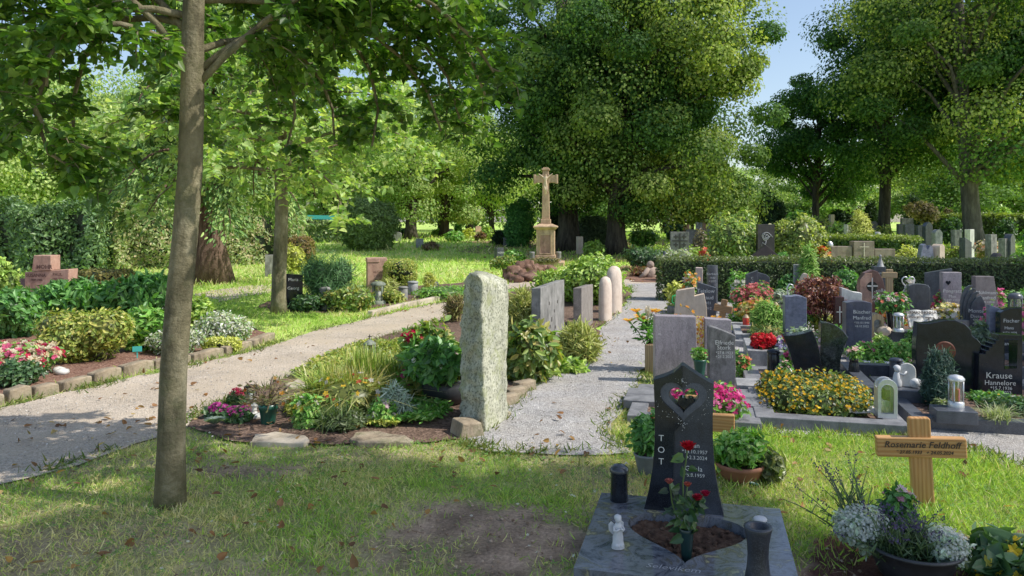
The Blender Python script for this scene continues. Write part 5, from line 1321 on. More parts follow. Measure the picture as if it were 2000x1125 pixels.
def angel(label, u, vb, h, mat, Y=None, name='angel_figurine', rot=0.0, z0=0.0, kneel=False):
    Y = YV(vb) if Y is None else Y
    t = thing(name, label, 'figurine', (XU(u, Y), Y, .012 + z0), rot)
    g = Geo(); g.lathe([(h * .2, 0), (h * .205, h * .05), (h * .17, h * .16), (h * .155, h * .32), (h * .13, h * .45), (h * .125, h * .56), (h * .13, h * .66), (h * .09, h * .73), (h * .04, h * .755)], 16, sy=.85)
    V = g.V[0]; an = np.arctan2(V[:, 1], V[:, 0]); V[:, :2] *= (1 + .07 * np.sin(an * 6 + V[:, 2] * 9 / h) * (V[:, 2] < h * .5))[:, None]
    g.blob((0, -h * .015, h * .86), (h * .098, h * .1, h * .115), 2, .03, 2, 1)
    g.blob((0, -h * .11, h * .85), (h * .018, h * .022, h * .022), 1, 0, 1, 1)     # nose
    g.blob((0, h * .015, h * .895), (h * .112, h * .108, h * .10), 2, .22, 5, 2)    # curls
    for sx in (-1, 1):
        g.tube([(sx * h * .12, 0, h * .66), (sx * h * .16, -h * .07, h * .55), (sx * h * .09, -h * .15, h * .56), (sx * h * .015, -h * .15, h * .63)], [h * .045, h * .042, h * .036, h * .028], 8)
        g.blob((sx * h * .05, -h * .06, h * .1), (h * .12, h * .12, h * .1), 2, .1, 3, 5)
    g.build('body', mat, t)
    for sx in (-1, 1):
        wq = Geo(); wq.prism([(sx * h * .03, h * .42), (sx * h * .12, h * .36), (sx * h * .24, h * .5), (sx * h * .25, h * .68), (sx * h * .16, h * .76), (sx * h * .05, h * .66)], h * .11, h * .15); wq.build('wing', mat, t, bevel=h * .012)
    return t
angel('small white angel figure beside the green pot and cyclamens', 497, 812, .13, m_white)
x, y = G(490, 818); tag(Geo().box(-.09, .09, -.06, .06, -.01, .022).build('plaque_stone', m_white, None, (x, y, .012), .15, bevel=.008), 'flat pale stone plate under the white angel figure', 'stone plate')
lantern('brown glass lantern behind the dried bouquet', 486, 788, .085, .16, m_bronze, 'square', candle=m_wax)
def flat_rock(label, pts, h, mat, seed, z=0):
    P = W(pts); c = np.mean(np.array(P), 0); r = random.Random(seed)
    Q = []
    for i in range(len(P)):
        a, b = Vector(P[i]), Vector(P[(i + 1) % len(P)])
        for j in range(4): q = a.lerp(b, j / 4); Q.append((q.x - c[0] + r.uniform(-.008, .008), q.y - c[1] + r.uniform(-.008, .008)))
    if sum(Q[i][0] * Q[(i + 1) % len(Q)][1] - Q[(i + 1) % len(Q)][0] * Q[i][1] for i in range(len(Q))) < 0: Q = Q[::-1]
    g = Geo().prism(Q, -.03, h, axis='z'); V = g.V[0]; m = V[:, 2] > 0; V[m, 2] += .02 * (fbm(V[m, 0] * 8 + seed, V[m, 1] * 8, 3) - .5)
    return tag(g.build('stepping_stone', mat, None, (c[0], c[1], z), bevel=.006), label, 'flat stone')
flat_rock('pale flat stepping stone at the lawn edge, left of a similar one', [(488, 872), (500, 856), (540, 850), (598, 858), (606, 868), (590, 874)], .03, m_flag, 1)
flat_rock('long grey-brown flat stone at the front rim of the flower plot', [(682, 868), (694, 852), (740, 850), (790, 858), (808, 868), (800, 874), (700, 874)], .035, m_kerb, 2)
flat_rock('flat stone between the green pot and the gravel path, farther one', [(556, 756), (590, 742), (626, 748), (618, 762), (570, 764)], .03, m_flag, 3)
flat_rock('flat stone just behind the green pot', [(545, 790), (580, 772), (606, 778), (596, 790), (560, 796)], .03, m_flag, 4)
# ------------------------------------------------------------------ RIGHT: the urn graves (rows turned about 14 degrees)
RY = -.25
def loc2(c, rot, x, y): return (c[0] + x * math.cos(rot) - y * math.sin(rot), c[1] + x * math.sin(rot) + y * math.cos(rot))
def foot(c, rot, w, d): return [loc2(c, rot, x, y) for x, y in ((-w / 2, -d / 2), (w / 2, -d / 2), (w / 2, d / 2), (-w / 2, d / 2))]
def heart(w, h, n=36, zc=0.0, xc=0.0):
    p = []
    for i in range(n):
        t = 2 * PI * i / n
        p.append((xc + w / 2 * math.sin(t) ** 3, zc + h / 2 * ((13 * math.cos(t) - 5 * math.cos(2 * t) - 2 * math.cos(3 * t) - math.cos(4 * t)) / 14.5 + .14)))
    return p[::-1]
m_orion = stone('mottled_blue_granite_gold_reflections', [(.02, .023, .034), (.06, .068, .09), (.16, .175, .21), (.08, .08, .07), (.42, .39, .2)], 6.5, .08, dist=1.8, speck=(.22, .22, .24), sscale=170, samt=.3, stain=.2)  # gold patches are reflected trees and sky painted into the granite colour
m_matte = stone('matt_blue_black_granite', [(.01, .012, .018), (.024, .028, .04), (.042, .05, .068)], 10, .38, speck=(.12, .13, .16), sscale=200, samt=.3, stain=.25)
m_engr = plain('engraved_grey', (.30, .31, .34), .7, 0, .1)
# --- nearest grave
c1 = (.83, 3.545); r1 = -.25
HOLES.append(foot(c1, r1, .96, .95))
sl = thing('grave_slab', 'polished blue granite slab, gold reflections painted in, with a heart-shaped soil opening', 'grave slab', (c1[0], c1[1], 0), r1)
hrt = [(x, y) for x, y in heart(.57, .55, 44, -.02, .0)]
Geo().prism([(-.465, -.46), (.465, -.46), (.465, .46), (-.465, .46)], -.02, .10, holes=[hrt], axis='z').build('slab', m_orion, sl, bevel=.004)
g = Geo(); q = np.random.default_rng(2)
gxs, gys = np.meshgrid(np.linspace(-.32, .32, 50), np.linspace(-.34, .28, 46)); zz_ = .025 + .05 * fbm(gxs * 22, gys * 22, 4) + .02 * fbm(gxs * 60 + 4, gys * 60, 2)
ii = np.arange(gxs.size).reshape(gxs.shape); g.add(np.stack([gxs, gys, zz_], -1).reshape(-1, 3), np.stack([ii[:-1, :-1], ii[:-1, 1:], ii[1:, 1:], ii[1:, :-1]], -1).reshape(-1, 4), smooth=True)
for i in range(60): g.blob((q.uniform(-.2, .2), q.uniform(-.17, .17), .055 + .015 * q.random()), tuple(.008 + .012 * q.random(3)), 1, .4, 3, i, smooth=False)
# soil clipped to the heart
V = np.concatenate(g.V); ok = inpoly(V[:, 0], V[:, 1], [(x * .985, (y + .02) * .985 - .02) for x, y in hrt])
g.Fc = [(f[ok[f].all(1)], s_) for f, s_ in g.Fc]; g.Fc = [(f, s_) for f, s_ in g.Fc if len(f)]
g.build('soil_filling', stone('grave_soil', [(.03, .018, .013), (.075, .047, .034), (.14, .095, .07)], 30, .95, .8, 60, spec=.1), sl)
tg = textgeo([('Selevikem', .042, 0, 0)], shear=.25)
tg.build('inscription', m_engr, sl, (-.05, -.385, .1035), rot=(-PI / 2, 0, 0))
st = thing('gravestone', 'black polished gravestone with a heart cut-out and curved pointed top', 'gravestone', (*loc2(c1, r1, -.02, .335), .1), r1)
hh = heart(.145, .128, 36, .575, .0)
out_ = [(-.2, 0), (.2, 0), (.176, .1), (.156, .22), (.146, .36), (.145, .5), (.149, .6), (.151, .665), (.12, .678), (.08, .70), (.04, .725), (.0, .752), (-.012, .752), (-.05, .715), (-.1, .69), (-.151, .672), (-.149, .6), (-.145, .5), (-.146, .36), (-.156, .22), (-.176, .1)]
Geo().prism(out_, -.045, .045, holes=[hh]).build('slab', m_matte, st, bevel=.004)
big = heart(.235, .205, 40, .567, .0)
# left polished leaf: outer edge up, then back down along the big heart's left half
lh = [big[i] for i in range(len(big)) if big[i][0] < -.004]
lh = sorted(lh, key=lambda p: (math.atan2(p[1] - .575, p[0]) % (2 * PI)))      # from top (pi/2) round the left to the bottom (3pi/2)
lh = lh[::-1]                                                                     # bottom -> top
Lp = [(-.2, 0), (-.055, 0), (-.05, .25), (-.045, .415), (-.004, .458)] + lh + [(-.004, .64), (-.006, .752), (-.05, .715), (-.1, .69), (-.151, .672), (-.149, .6), (-.145, .5), (-.146, .36), (-.156, .22), (-.176, .1)]
Geo().prism(Lp, -.058, -.0455).build('polished_leaf', m_black, st, bevel=.002)
Geo().prism(big, -.049, -.0456, holes=[heart(.152, .134, 36, .575, .0)]).build('heart_border', stone('matt_grey_granite', [(.05, .055, .068), (.085, .09, .105), (.12, .125, .145)], 14, .7, speck=(.2, .2, .22), sscale=240, samt=.3), st)
Geo().prism(heart(.086, .078, 36, .547, .012), -.03, .03).build('inner_heart', m_black, st, bevel=.006)
g = Geo(); q = random.Random(3)
for i in range(110):
    a = q.uniform(0, 2 * PI); k = q.gauss(1.13, .10); x = .122 * math.sin(a) ** 3 * k + q.gauss(0, .008); z = .567 + .1 * k * math.cos(a) + q.gauss(0, .012)
    if abs(x) < .14 and z < .69 and not inpoly(np.array([x]), np.array([z]), big)[0]:
        r_ = q.choice((.0009, .0012, .002)); g.prism([(x - r_, z), (x, z - r_), (x + r_, z), (x, z + r_)], -.0605, -.0588) if x < -.004 else g.prism([(x - r_, z), (x, z - r_), (x + r_, z), (x, z + r_)], -.0475, -.0462)
g.build('star_dots', m_text_l, st)
textgeo([('T', .034, -.112, .36), ('O', .034, -.112, .30), ('T', .034, -.112, .24)]).build('inscription', m_text_l, st, (0, -.0605, 0))
textgeo([('Jan', .026, .06, .335), ('*14.10.1957', .019, .055, .305), ('+2.3.2024', .019, .065, .275), ('Gisela', .026, .05, .215), ('*5.8.1959', .019, .055, .185)]).build('inscription', m_text_l, st, (0, -.047, 0))
def on_slab(u, v, z=.1):
    Y = F * (EYE - z) / (v - HZ); return XU(u, Y), Y
x, y = on_slab(1212, 984)
o = thing('grave_lantern', 'shiny black lantern with domed lid on the heart slab', 'lantern', (x, y + .05, .1))
Geo().lathe([(.046, 0), (.05, .004), (.046, .05), (.045, .15), (.048, .155)], 28).build('body', m_black, o)
Geo().lathe([(.052, .155), (.053, .165), (.046, .178), (.03, .19), (.01, .196)], 28).build('lid', stone('shiny_lid', [(.03, .033, .04), (.06, .065, .075)], 20, .12), o)
Geo().tube([(.025, 0, .185), (.038, 0, .205), (.046, 0, .195)], .003, 6).build('lid_handle', m_steel, o)
x, y = on_slab(1207, 1076); o = angel('white kneeling angel figure on the heart slab', 1207, 1076, .152, m_ceram, Y=y + .03, z0=.09, rot=.3)
x, y = on_slab(1490, 1146)
tag(Geo().lathe([(.052, 0), (.054, .008), (.046, .05), (.042, .1), (.044, .15), (.053, .2), (.058, .218), (.056, .224), (.047, .224), (.036, .222), (.034, .19), (.01, .185)], 36).build('stone_vase', m_matte, None, (x, y + .06, .1)), 'dark granite flared vase, empty, at the front corner of the heart slab', 'vase')
x, y = on_slab(1489, 1046)
o = thing('grave_candle', 'small black candle holder with pale lid behind the granite vase', 'candle', (x, y + .03, .1))
Geo().lathe([(.028, 0), (.03, .01), (.03, .055), (.031, .06)], 24).build('holder', m_black, o); Geo().lathe([(.031, .06), (.032, .068), (.026, .074), (.01, .076)], 24).build('lid', m_ceram, o)
Yv = 3.36; xv = XU(1341, Yv)
tag(Geo().lathe([(.02, 0), (.024, .06), (.031, .15), (.034, .165), (.031, .167), (.028, .15)], 22).build('spike_vase', plain('dark_green_plastic', (.008, .028, .028), .3, 0, .15), None, (xv, Yv, .045)), 'dark green plastic vase pushed into the heart-shaped soil', 'vase')
ro = thing('rose_bouquet', 'red roses with dark leaves standing in the dark green vase', 'bouquet', (xv, Yv, .21))
g = Geo(); lf = []; heads = [((.0, -.03, .385), .043, (.46, .008, .018)), ((-.078, .0, .215), .024, (.42, .12, .1)), ((.045, -.02, .15), .03, (.36, .012, .03)), ((.085, .0, .16), .027, (.33, .012, .04)), ((.012, .03, .19), .022, (.45, .1, .07))]
q = random.Random(8)
for (hp_, hr_, hc_) in heads:
    p0 = Vector((q.uniform(-.012, .012), q.uniform(-.012, .012), -.08)); p1 = Vector(hp_); m_ = p0.lerp(p1, .55) + Vector((q.uniform(-.02, .02), q.uniform(-.015, .015), .03))
    path = [p0, p0.lerp(m_, .5), m_, m_.lerp(p1, .5), p1]; g.tube(path, .0035, 6)
    for j in range(9):
        f = .25 + .7 * j / 9; fi = f * 4; i = min(3, int(fi)); s_ = path[i].lerp(path[i + 1], fi - i); a = q.uniform(0, 6.28)
        lf.append((s_, Vector((math.cos(a), math.sin(a) - .2, q.uniform(-.7, .5)))))
for j in range(16):
    a = q.uniform(0, 6.28); lf.append((Vector((.015 * math.cos(a), .015 * math.sin(a), q.uniform(-.03, .14))), Vector((math.cos(a), math.sin(a), q.uniform(-.5, .4)))))
g.build('stems', m_stem, ro)
g = Geo(); q2 = np.random.default_rng(6); P = np.array([tuple(a) for a, b in lf]); L = np.array([tuple(b) for a, b in lf]); N = q2.normal(size=P.shape) * .6 + np.array([0, -.6, .6])
put(g, P + L * .015, N, .052 * (.7 + .6 * q2.random(len(P))), pal(len(P), [(.035, .085, .03), (.05, .11, .035), (.10, .17, .05), (.03, .06, .025)], None, .15, q2), 'heart', L, .78, q2); g.build('leaves', m_gloss, ro)
for (hp_, hr_, hc_) in heads:
    b = Geo(); n = 26; a = np.arange(n) * 2.399; f = (np.arange(n) + 1) / n
    P = np.stack([np.cos(a) * hr_ * .12 * f, np.sin(a) * hr_ * .12 * f, -hr_ * (.45 + .1 * f)], 1) + np.array(hp_)
    N = np.stack([-np.cos(a), -np.sin(a), .2 + f * .9], 1); L = np.stack([np.cos(a) * (.12 + f), np.sin(a) * (.12 + f), 1.15 - f * .75], 1)
    put(b, P, N, hr_ * (.85 + .2 * f), pal(n, [hc_], None, .25, q2), 'heart', L, 1.05, q2); b.build('rose', m_petal, ro)

def potted(label, u, vb, pw, ph, pm, cols, fh, n, size, seed, fw=None, Y=None, blossoms=None, prof=None, name='potted_plant', tpl='leaf', lobes=4, z0=0.0, droop=0.0, cat='potted plant', mat=None):
    Yc = YV(vb) + pw / 2 if Y is None else Y
    t = thing(name, label, cat, (XU(u, Yc), Yc, hgt(0, Yc) + z0)); r = pw / 2
    Geo().lathe(prof(r, ph) if prof else [(r * .66, 0), (r * .95, ph * .86), (r, ph * .9), (r, ph), (r * .88, ph), (r * .84, ph * .84)], 28).build('pot', pm, t)
    Geo().lathe([(r * .84, ph * .86), (.005, ph * .9)], 16).build('potting_soil', m_soil, t)
    fw = fw or pw * 1.3; g = Geo(); E = []; q = random.Random(seed)
    for i in range(lobes):
        a = 2 * PI * i / lobes + q.random(); E.append((math.cos(a) * fw * .24, math.sin(a) * fw * .2, ph + fh * q.uniform(.32, .5), fw * .3, fw * .27, fh * q.uniform(.34, .48)))
    for i, e in enumerate(E): shell(g, e, n // lobes, size, SH[cols] if isinstance(cols, str) else cols, tpl, seed=seed * 11 + i, zmin=ph * .8 if droop == 0 else ph * .3, droop=droop, rough=.25)
    g.build('foliage', mat or m_bush, t)
    if blossoms:
        b = Geo()
        for nb, bs, bc in blossoms:
            for i, e in enumerate(E):
                P, d = onell(e, max(1, nb // lobes), seed + i + len(b.V), ph + fh * .25); fl(b, P, bs, bc, None, seed + i, d + np.array([0, -.2, .4]))
        b.build('blossoms', m_petal, t)
    return t
potted('geranium with crimson flowers in a grey pot, left of the heart gravestone', 1264, 934, .17, .13, m_potg, 'laurel', .27, 700, .05, 1, .20, blossoms=[(10, .05, [(.5, .01, .05), (.6, .06, .12)])], lobes=4)
potted('leafy green plant in a wide terracotta bowl, right of the heart gravestone', 1445, 957, .29, .12, m_terra, 'green', .19, 1500, .05, 2, .30, prof=lambda r, h: [(r * .5, 0), (r * .78, h * .3), (r * .95, h * .75), (r * 1.0, h * .8), (r * 1.02, h * .95), (r * .97, h), (r * .9, h * .95), (r * .86, h * .7)], lobes=6)
shrub('pale trailing plant spilling from the terracotta bowl onto the grass', 1478, 1532, 872, 952, [(.22, .26, .10), (.15, .2, .07), (.30, .32, .16)], 420, .045, 'heart', 3, lobes=3, inner=.5, name='trailing_plant', cat='plant')
wood_cross('small oak cross whose arm shows behind the heart gravestone', 1352, 772, 905, .54, .09, .035, m_oak, 822, -.2, ah=.115, Y=4.95)
tag(Geo().tube([(0, 0, .02), (.06, -.02, .035), (.15, -.06, .02)], [.012, .011, .009], 10).build('garden_tool_handle', m_green, None, (XU(1428, 4.5), 4.5, 0)), 'dark green tool handle lying in the grass by the terracotta bowl', 'garden tool')
# grave behind the heart stone: two grey plates, flower trough, pink blossoms
def frame_(label, c, rot, w, d, bw, h, mat, name='grave_edging', bevel=.006, z0=0.0):
    o = thing(name, label, 'grave edging', (c[0], c[1], z0), rot); HOLES.append(foot(c, rot, w, d))
    for (a, b, c_, d_) in ((-w / 2, w / 2, -d / 2, -d / 2 + bw), (-w / 2, w / 2, d / 2 - bw, d / 2), (-w / 2, -w / 2 + bw, -d / 2 + bw + .002, d / 2 - bw - .002), (w / 2 - bw, w / 2, -d / 2 + bw + .002, d / 2 - bw - .002)):
        Geo().box(a, b, c_, d_, -.03, h).build('edging_bar', mat, o, bevel=bevel)
    return o
def bed_soil(c, rot, w, d, z, mat=None):
    P = foot(c, rot, w, d); o = Geo().prism([(p[0], p[1]) for p in P], -.01, z, axis='z').build('ground_grave_soil', mat or m_soil); return structure(o)
m_plate = stone('dull_grey_granite', [(.13, .13, .14), (.2, .2, .21), (.27, .27, .285)], 10, .5, .12, 60, speck=(.07, .07, .08), sscale=200, samt=.5, stain=.3)
c2 = (XU(1352, 6.3), 6.25)
frame_('grey granite edging of the grave behind the heart gravestone', c2, RY, 1.0, 1.15, .14, .08, m_plate); bed_soil(c2, RY, .74, .9, .05)
for i, (u, v, lab) in enumerate(((1262, 792, 'grey granite plate beside the grit path, left of the heart gravestone'), (1447, 800, 'grey granite plate right of the pink blossoms behind the oak cross'))):
    x, y = G(u, v); tag(Geo().box(-.17, .17, -.24, -.005, 0, .07).box(-.17, .17, .005, .24, 0, .07).build('stone_plate', m_plate, None, (x, y, .025), RY, bevel=.004), lab, 'stone plate')
shrub('bright pink blossoms crowding behind the heart gravestone', 1300, 1452, 742, None, 'green', 900, .05, 'leaf', 5, Y=5.75, z0=.06, lobes=6, ry=.5, blossoms=[(420, .05, [(.72, .06, .30), (.78, .2, .45), (.65, .03, .22)], .3)], name='pink_blossoms', cat='flowers')
# swirled stone with its flower strip and the leaf-shaped stone
Yg = 7.25; sg = Yg / F
o = thing('gravestone', 'mauve swirled granite gravestone split by a colourful flower strip', 'gravestone', (XU(1355, Yg), Yg + .08, 0), -.06)
def lx(u): return (u - 1355) * sg
hL, hR = ZV(617, Yg), ZV(625, Yg)
Geo().prism([(lx(1281), 0), (lx(1365), 0), (lx(1359), .18), (lx(1362), .38), (lx(1361), hL - .01), (lx(1281), hL)], -.07, .07).build('slab', m_swirl, o, bevel=.006)
Geo().prism([(lx(1380), 0), (lx(1429), 0), (lx(1429), hR), (lx(1378), hR + .015), (lx(1378), .38), (lx(1374), .18)], -.07, .07).build('slab', m_swirl, o, bevel=.006)
mt, nt, out = new_mat('flower_mosaic'); b_ = nt.nodes.new('ShaderNodeBsdfPrincipled'); nt.links.new(b_.outputs[0], out.inputs[0])
vv = nnode(nt, 85, vec=coords(nt, (1, 1, .8)), kind='ShaderNodeTexVoronoi'); sx_ = nt.nodes.new('ShaderNodeSeparateColor'); nt.links.new(vv.outputs['Color'], sx_.inputs[0])
nt.links.new(ramp(nt, sx_.outputs[0], [(0, (.55, .12, .02)), (.25, (.75, .38, .02)), (.5, (.78, .6, .15)), (.7, (.78, .7, .55)), (.85, (.6, .12, .18)), (1, (.2, .26, .05))]).outputs[0], b_.inputs['Base Color']); b_.inputs['Roughness'].default_value = .2
Geo().prism([(lx(1365) + .003, .03), (lx(1380) - .003, .03), (lx(1374) - .003, .18), (lx(1378) - .003, .38), (lx(1378) - .003, hL - .01), (lx(1361) + .003, hL - .01), (lx(1362) + .003, .38), (lx(1359) + .003, .18)], -.045, -.02).build('flower_strip', mt, o)
g = Geo(); q = random.Random(4); hd = []
for i in range(9):
    p = limb((XU(1370, 7.5) + q.uniform(-.03, .03), 7.5, hL - .2), q.uniform(-1.2, -.5) if i < 6 else q.uniform(.6, 1.3), q.uniform(.8, 1.3), q.uniform(.25, .42), q, .7, 5, .1); g.tube(p, .003, 4); hd += p[2:]
lz = thing('orange_lily_spray', 'arching spray of small orange flowers above the swirled gravestone', 'flowers', (0, 0, 0)); g.build('stems', m_stem, lz)
b = Geo(); fl(b, np.array([tuple(p) for p in hd]), .05, [(.78, .34, .02), (.75, .45, .05)], None, 1); b.build('blossoms', m_petal, lz)
def leafstone(w, h): return [(-w / 2, 0), (w * .46, 0), (w * .5, h * .4), (w * .47, h * .75), (w * .5, h * .87), (w * .30, h * .905), (-w * .1, h * .96), (-w * .42, h), (-w * .5, h * .99)]
headstone('dark mottled leaf-shaped gravestone with slanted top, before the swirled stone', 1387, 1438, 638, 775, leafstone, .13, stone('mottled_grey_granite', [(.05, .048, .05), (.13, .125, .13), (.22, .21, .215)], 9, .4, dist=.8, speck=(.32, .31, .32), sscale=170, samt=.4, stain=.45), -.1,
          lines=[('Elfriede', .078, .07, .745), ('Stork', .078, .05, .675), ('*27.8.1923', .05, .07, .61), ('+21.2.2023', .05, .07, .555)])
x, y = G(1452, 770); tag(Geo().box(-.1, .1, -.16, .16, 0, .1).build('stone_block', m_grey, None, (x + .05, y + .05, .005), RY, bevel=.006), 'grey granite block at the right foot of the leaf-shaped gravestone', 'stone block')
shrub('salmon pink flowers right of the leaf-shaped gravestone', 1437, 1466, 695, 740, 'green', 350, .045, 'leaf', 6, blossoms=[(18, .05, [(.75, .2, .1), (.72, .3, .2)])], name='salmon_flowers', cat='flowers')
potted('dark green flower pot with a pink blossom behind the heart gravestone', 1367, 745, .12, .14, m_green, 'green', .12, 160, .05, 7, .12, Y=6.75, blossoms=[(5, .06, [(.65, .04, .2), (.78, .7, .6)])], z0=.2)
tag(Geo().lathe([(.055, 0), (.06, .2)], 16).build('plant_stand', m_pot, None, (XU(1367, 6.75), 6.75, .0)), 'round stand under the dark green pot behind the heart gravestone', 'stand')
# lilies in the wooden trough
Yl = 7.9; t = thing('wooden_trough', 'tall wooden planter at the path side of the swirled gravestone', 'planter', (XU(1278, Yl), Yl, 0), RY)
Geo().box(-.09, .09, -.14, .14, 0, .30).build('planter_box', m_woodp, t, bevel=.006); Geo().box(-.08, .08, -.13, .13, .28, .303).build('potting_soil', m_soil, t)
ly = thing('lily_plant', 'orange and white lilies with dark leaves in the wooden planter', 'lilies', (XU(1268, Yl), Yl, .28))
g = Geo(); lf = []; hd = []; q = random.Random(9)
for i in range(9):
    p = limb((q.uniform(-.05, .08), q.uniform(-.08, .08), 0), q.uniform(-2.0, 1.2), q.uniform(1.15, 1.5), q.uniform(.26, .42), q, .3, 6, .1); g.tube(p, .005, 5); hd.append(p[-1])
    for j in range(1, 6):
        for k_ in range(4): a = q.uniform(0, 6.28); lf.append((p[j], (math.cos(a), math.sin(a), q.uniform(-.3, .7))))
g.build('stems', m_stem, ly); q2 = np.random.default_rng(9)
gl = Geo(); P = np.array([tuple(a) for a, b in lf]); L = np.array([b for a, b in lf]); put(gl, P, q2.normal(size=P.shape) * .4 + np.array([0, 0, .8]), .11 * (.6 + .6 * q2.random(len(P))), pal(len(P), SH['laurel'], None, .2, q2), 'leaf', L, .7, q2); gl.build('foliage', m_gloss, ly)
b = Geo()
for i, h_ in enumerate(hd[:7]):
    n = 6; a = np.arange(n) * PI / 3 + i; P = np.tile(np.array(tuple(h_)), (n, 1)); put(b, P, np.stack([-np.cos(a) * .5, -np.sin(a) * .5, np.full(n, .9)], 1), .085, pal(n, [(.80, .36, .02), (.8, .46, .06)], None, .08, q2), 'leaf', np.stack([np.cos(a), np.sin(a) - .2, np.full(n, .55)], 1), 1.5, q2)
b.build('orange_blossoms', m_petal, ly)
b = Geo(); a = np.arange(6) * PI / 3; tip = np.array([XU(1265, Yl) - XU(1268, Yl), -.02, ZV(620, Yl) - .28]); put(b, np.tile(tip, (6, 1)), np.stack([-np.cos(a), -np.sin(a), np.full(6, .15)], 1), .13, pal(6, [(.8, .77, .62)], None, .04, q2), 'leaf', np.stack([np.cos(a) * .35, np.sin(a) * .35, np.ones(6)], 1), 1.3, q2)
b.tube([(tip[0], 0, -.0), tuple(tip + np.array([0, 0, .01]))], [.004, .009], 6, (.5, .55, .3)); b.build('white_blossom', m_petal, ly)

# --- yellow grave
yaw = -.25; cy = (2.66, 6.62)
frame_('dark grey granite edging around the bed of yellow flowers', cy, yaw, 1.08, 2.1, .15, .09, m_plate); bed_soil(cy, yaw, .8, 1.8, .06)
x0, y0 = loc2(cy, yaw, -.02, -.42)
g = Geo(); t = thing('yellow_flower_bed', 'dense mound of small yellow daisy-like flowers inside the granite edging', 'flowers', (x0, y0, .06), yaw); b = Geo()
for i, (ex, ey, rx_, ry_, rz_) in enumerate(((-.2, -.12, .24, .3, .2), (.18, -.1, .24, .3, .17), (0, .2, .3, .3, .21), (.25, .25, .2, .25, .17), (-.27, .25, .18, .25, .18), (.02, -.25, .28, .22, .16))):
    e = (ex, ey, .03, rx_, ry_, rz_); shell(g, e, 1300, .04, [(.13, .2, .035), (.18, .24, .05), (.08, .13, .03)], 'leaf', seed=i + 90, zmin=0, rough=.15); P, d = onell(e, 120, i + 40, .04, 1.05); fl(b, P, .028, [(.8, .5, .015), (.82, .58, .03), (.74, .42, .01)], None, i, d * .5 + np.array([0, -.3, .7]), layers=2)
g.build('foliage', m_bush, t); b.build('blossoms', m_petal, t)
def fan1(w, h): return [(-w * .18, 0), (w * .5, 0), (w * .48, h * .35), (w * .44, h * .6), (w * .36, h * .82), (w * .26, h), (w * .08, h * .945), (-w * .15, h * .9), (-w * .35, h * .885), (-w * .5, h * .885), (-w * .42, h * .75), (-w * .3, h * .5), (-w * .21, h * .25)]
def fan2(w, h): return [(-w * .5, 0), (w * .2, 0), (w * .24, h * .3), (w * .36, h * .55), (w * .5, h * .72), (w * .3, h * .86), (w * .05, h * .95), (-w * .2, h * .995), (-w * .38, h), (-w * .44, h * .98), (-w * .47, h * .6)]
headstone('black fan-shaped gravestone with curved shiny top behind the yellow flowers', 1533, 1606, 645, 752, fan1, .13, m_black, -.2, z0=.06)
headstone('speckled black curved gravestone, narrower partner of the black fan-shaped one', 1605, 1658, 630, 745, fan2, .13, stone('reflecting_black_granite', [(.007, .009, .008), (.02, .027, .022), (.10, .12, .10)], 22, .1, dist=1.2, speck=(.15, .16, .15), sscale=140, samt=.3), -.2, z0=.06)
potted('black stone vase with white and pink roses behind the yellow flowers', 1668, 752, .105, .24, m_black, 'green', .11, 160, .04, 8, .17, Y=7.1, blossoms=[(9, .055, [(.75, .72, .6), (.75, .45, .4), (.7, .66, .6)])], prof=lambda r, h: [(r * .7, 0), (r * .95, h * .15), (r, h * .4), (r * .8, h * .75), (r * .7, h * .85), (r * .9, h), (r * .75, h), (r * .6, h * .85)], z0=.06)
lantern('black domed lantern left of the black fan-shaped gravestone', 1515, 762, .13, .32, m_black, 'solid', Y=7.35)
shrub('white begonias in front of the black domed lantern', 1516, 1546, 708, 770, 'laurel', 450, .045, 'leaf', 9, blossoms=[(24, .04, [(.78, .75, .7), (.75, .5, .5)])], name='white_begonias', cat='flowers')
o = thing('grave_lantern', 'silver arched steel lantern at the corner of the yellow flower grave', 'lantern', (XU(1726, 5.75), 5.72, .09), -.2)
def arch(w, h, n=12): return [(-w / 2, 0), (w / 2, 0)] + [(w / 2 * math.cos(PI * k / n), h - w / 2 + w / 2 * math.sin(PI * k / n)) for k in range(n + 1)]
Geo().prism(arch(.14, .30), -.055, -.03, holes=[[(x_ , z_ + .035) for x_, z_ in arch(.092, .225)]]).build('arched_frame', m_steel, o, bevel=.003); Geo().prism(arch(.14, .30), .03, .055, holes=[[(x_ , z_ + .035) for x_, z_ in arch(.092, .225)]]).build('arched_frame', m_steel, o, bevel=.003)
Geo().box(-.066, .066, -.03, .03, .0, .034).box(-.07, -.062, -.029, .029, .034, .23).box(.062, .07, -.029, .029, .034, .23).build('casing', m_steel, o)
Geo().prism([(x_, z_ + .036) for x_, z_ in arch(.09, .222)], -.045, -.042).build('glass', m_glass, o)
Geo().lathe([(.032, .036), (.032, .12), (.008, .125)], 16).build('candle', m_wax, o)
o = thing('scroll_ornament', 'white stone scroll with rolled ends lying before the yellow flowers', 'ornament', (XU(1678, 5.85), 5.85, .115), yaw + .1)
Geo().prism([(-.085, -.012), (-.04, -.02), (.04, -.015), (.085, -.008), (.085, .006), (.04, .0), (-.04, -.004), (-.085, .004)], -.05, .05).build('sheet', m_white, o)
for sx in (-1, 1): Geo().lathe([(.021, -.065), (.021, .065)], 14).lathe([(.01, -.068), (.01, .068)], 10).build('rolled_end', m_white, o, (sx * .095, 0, .004), rot=(PI / 2, 0, 0))

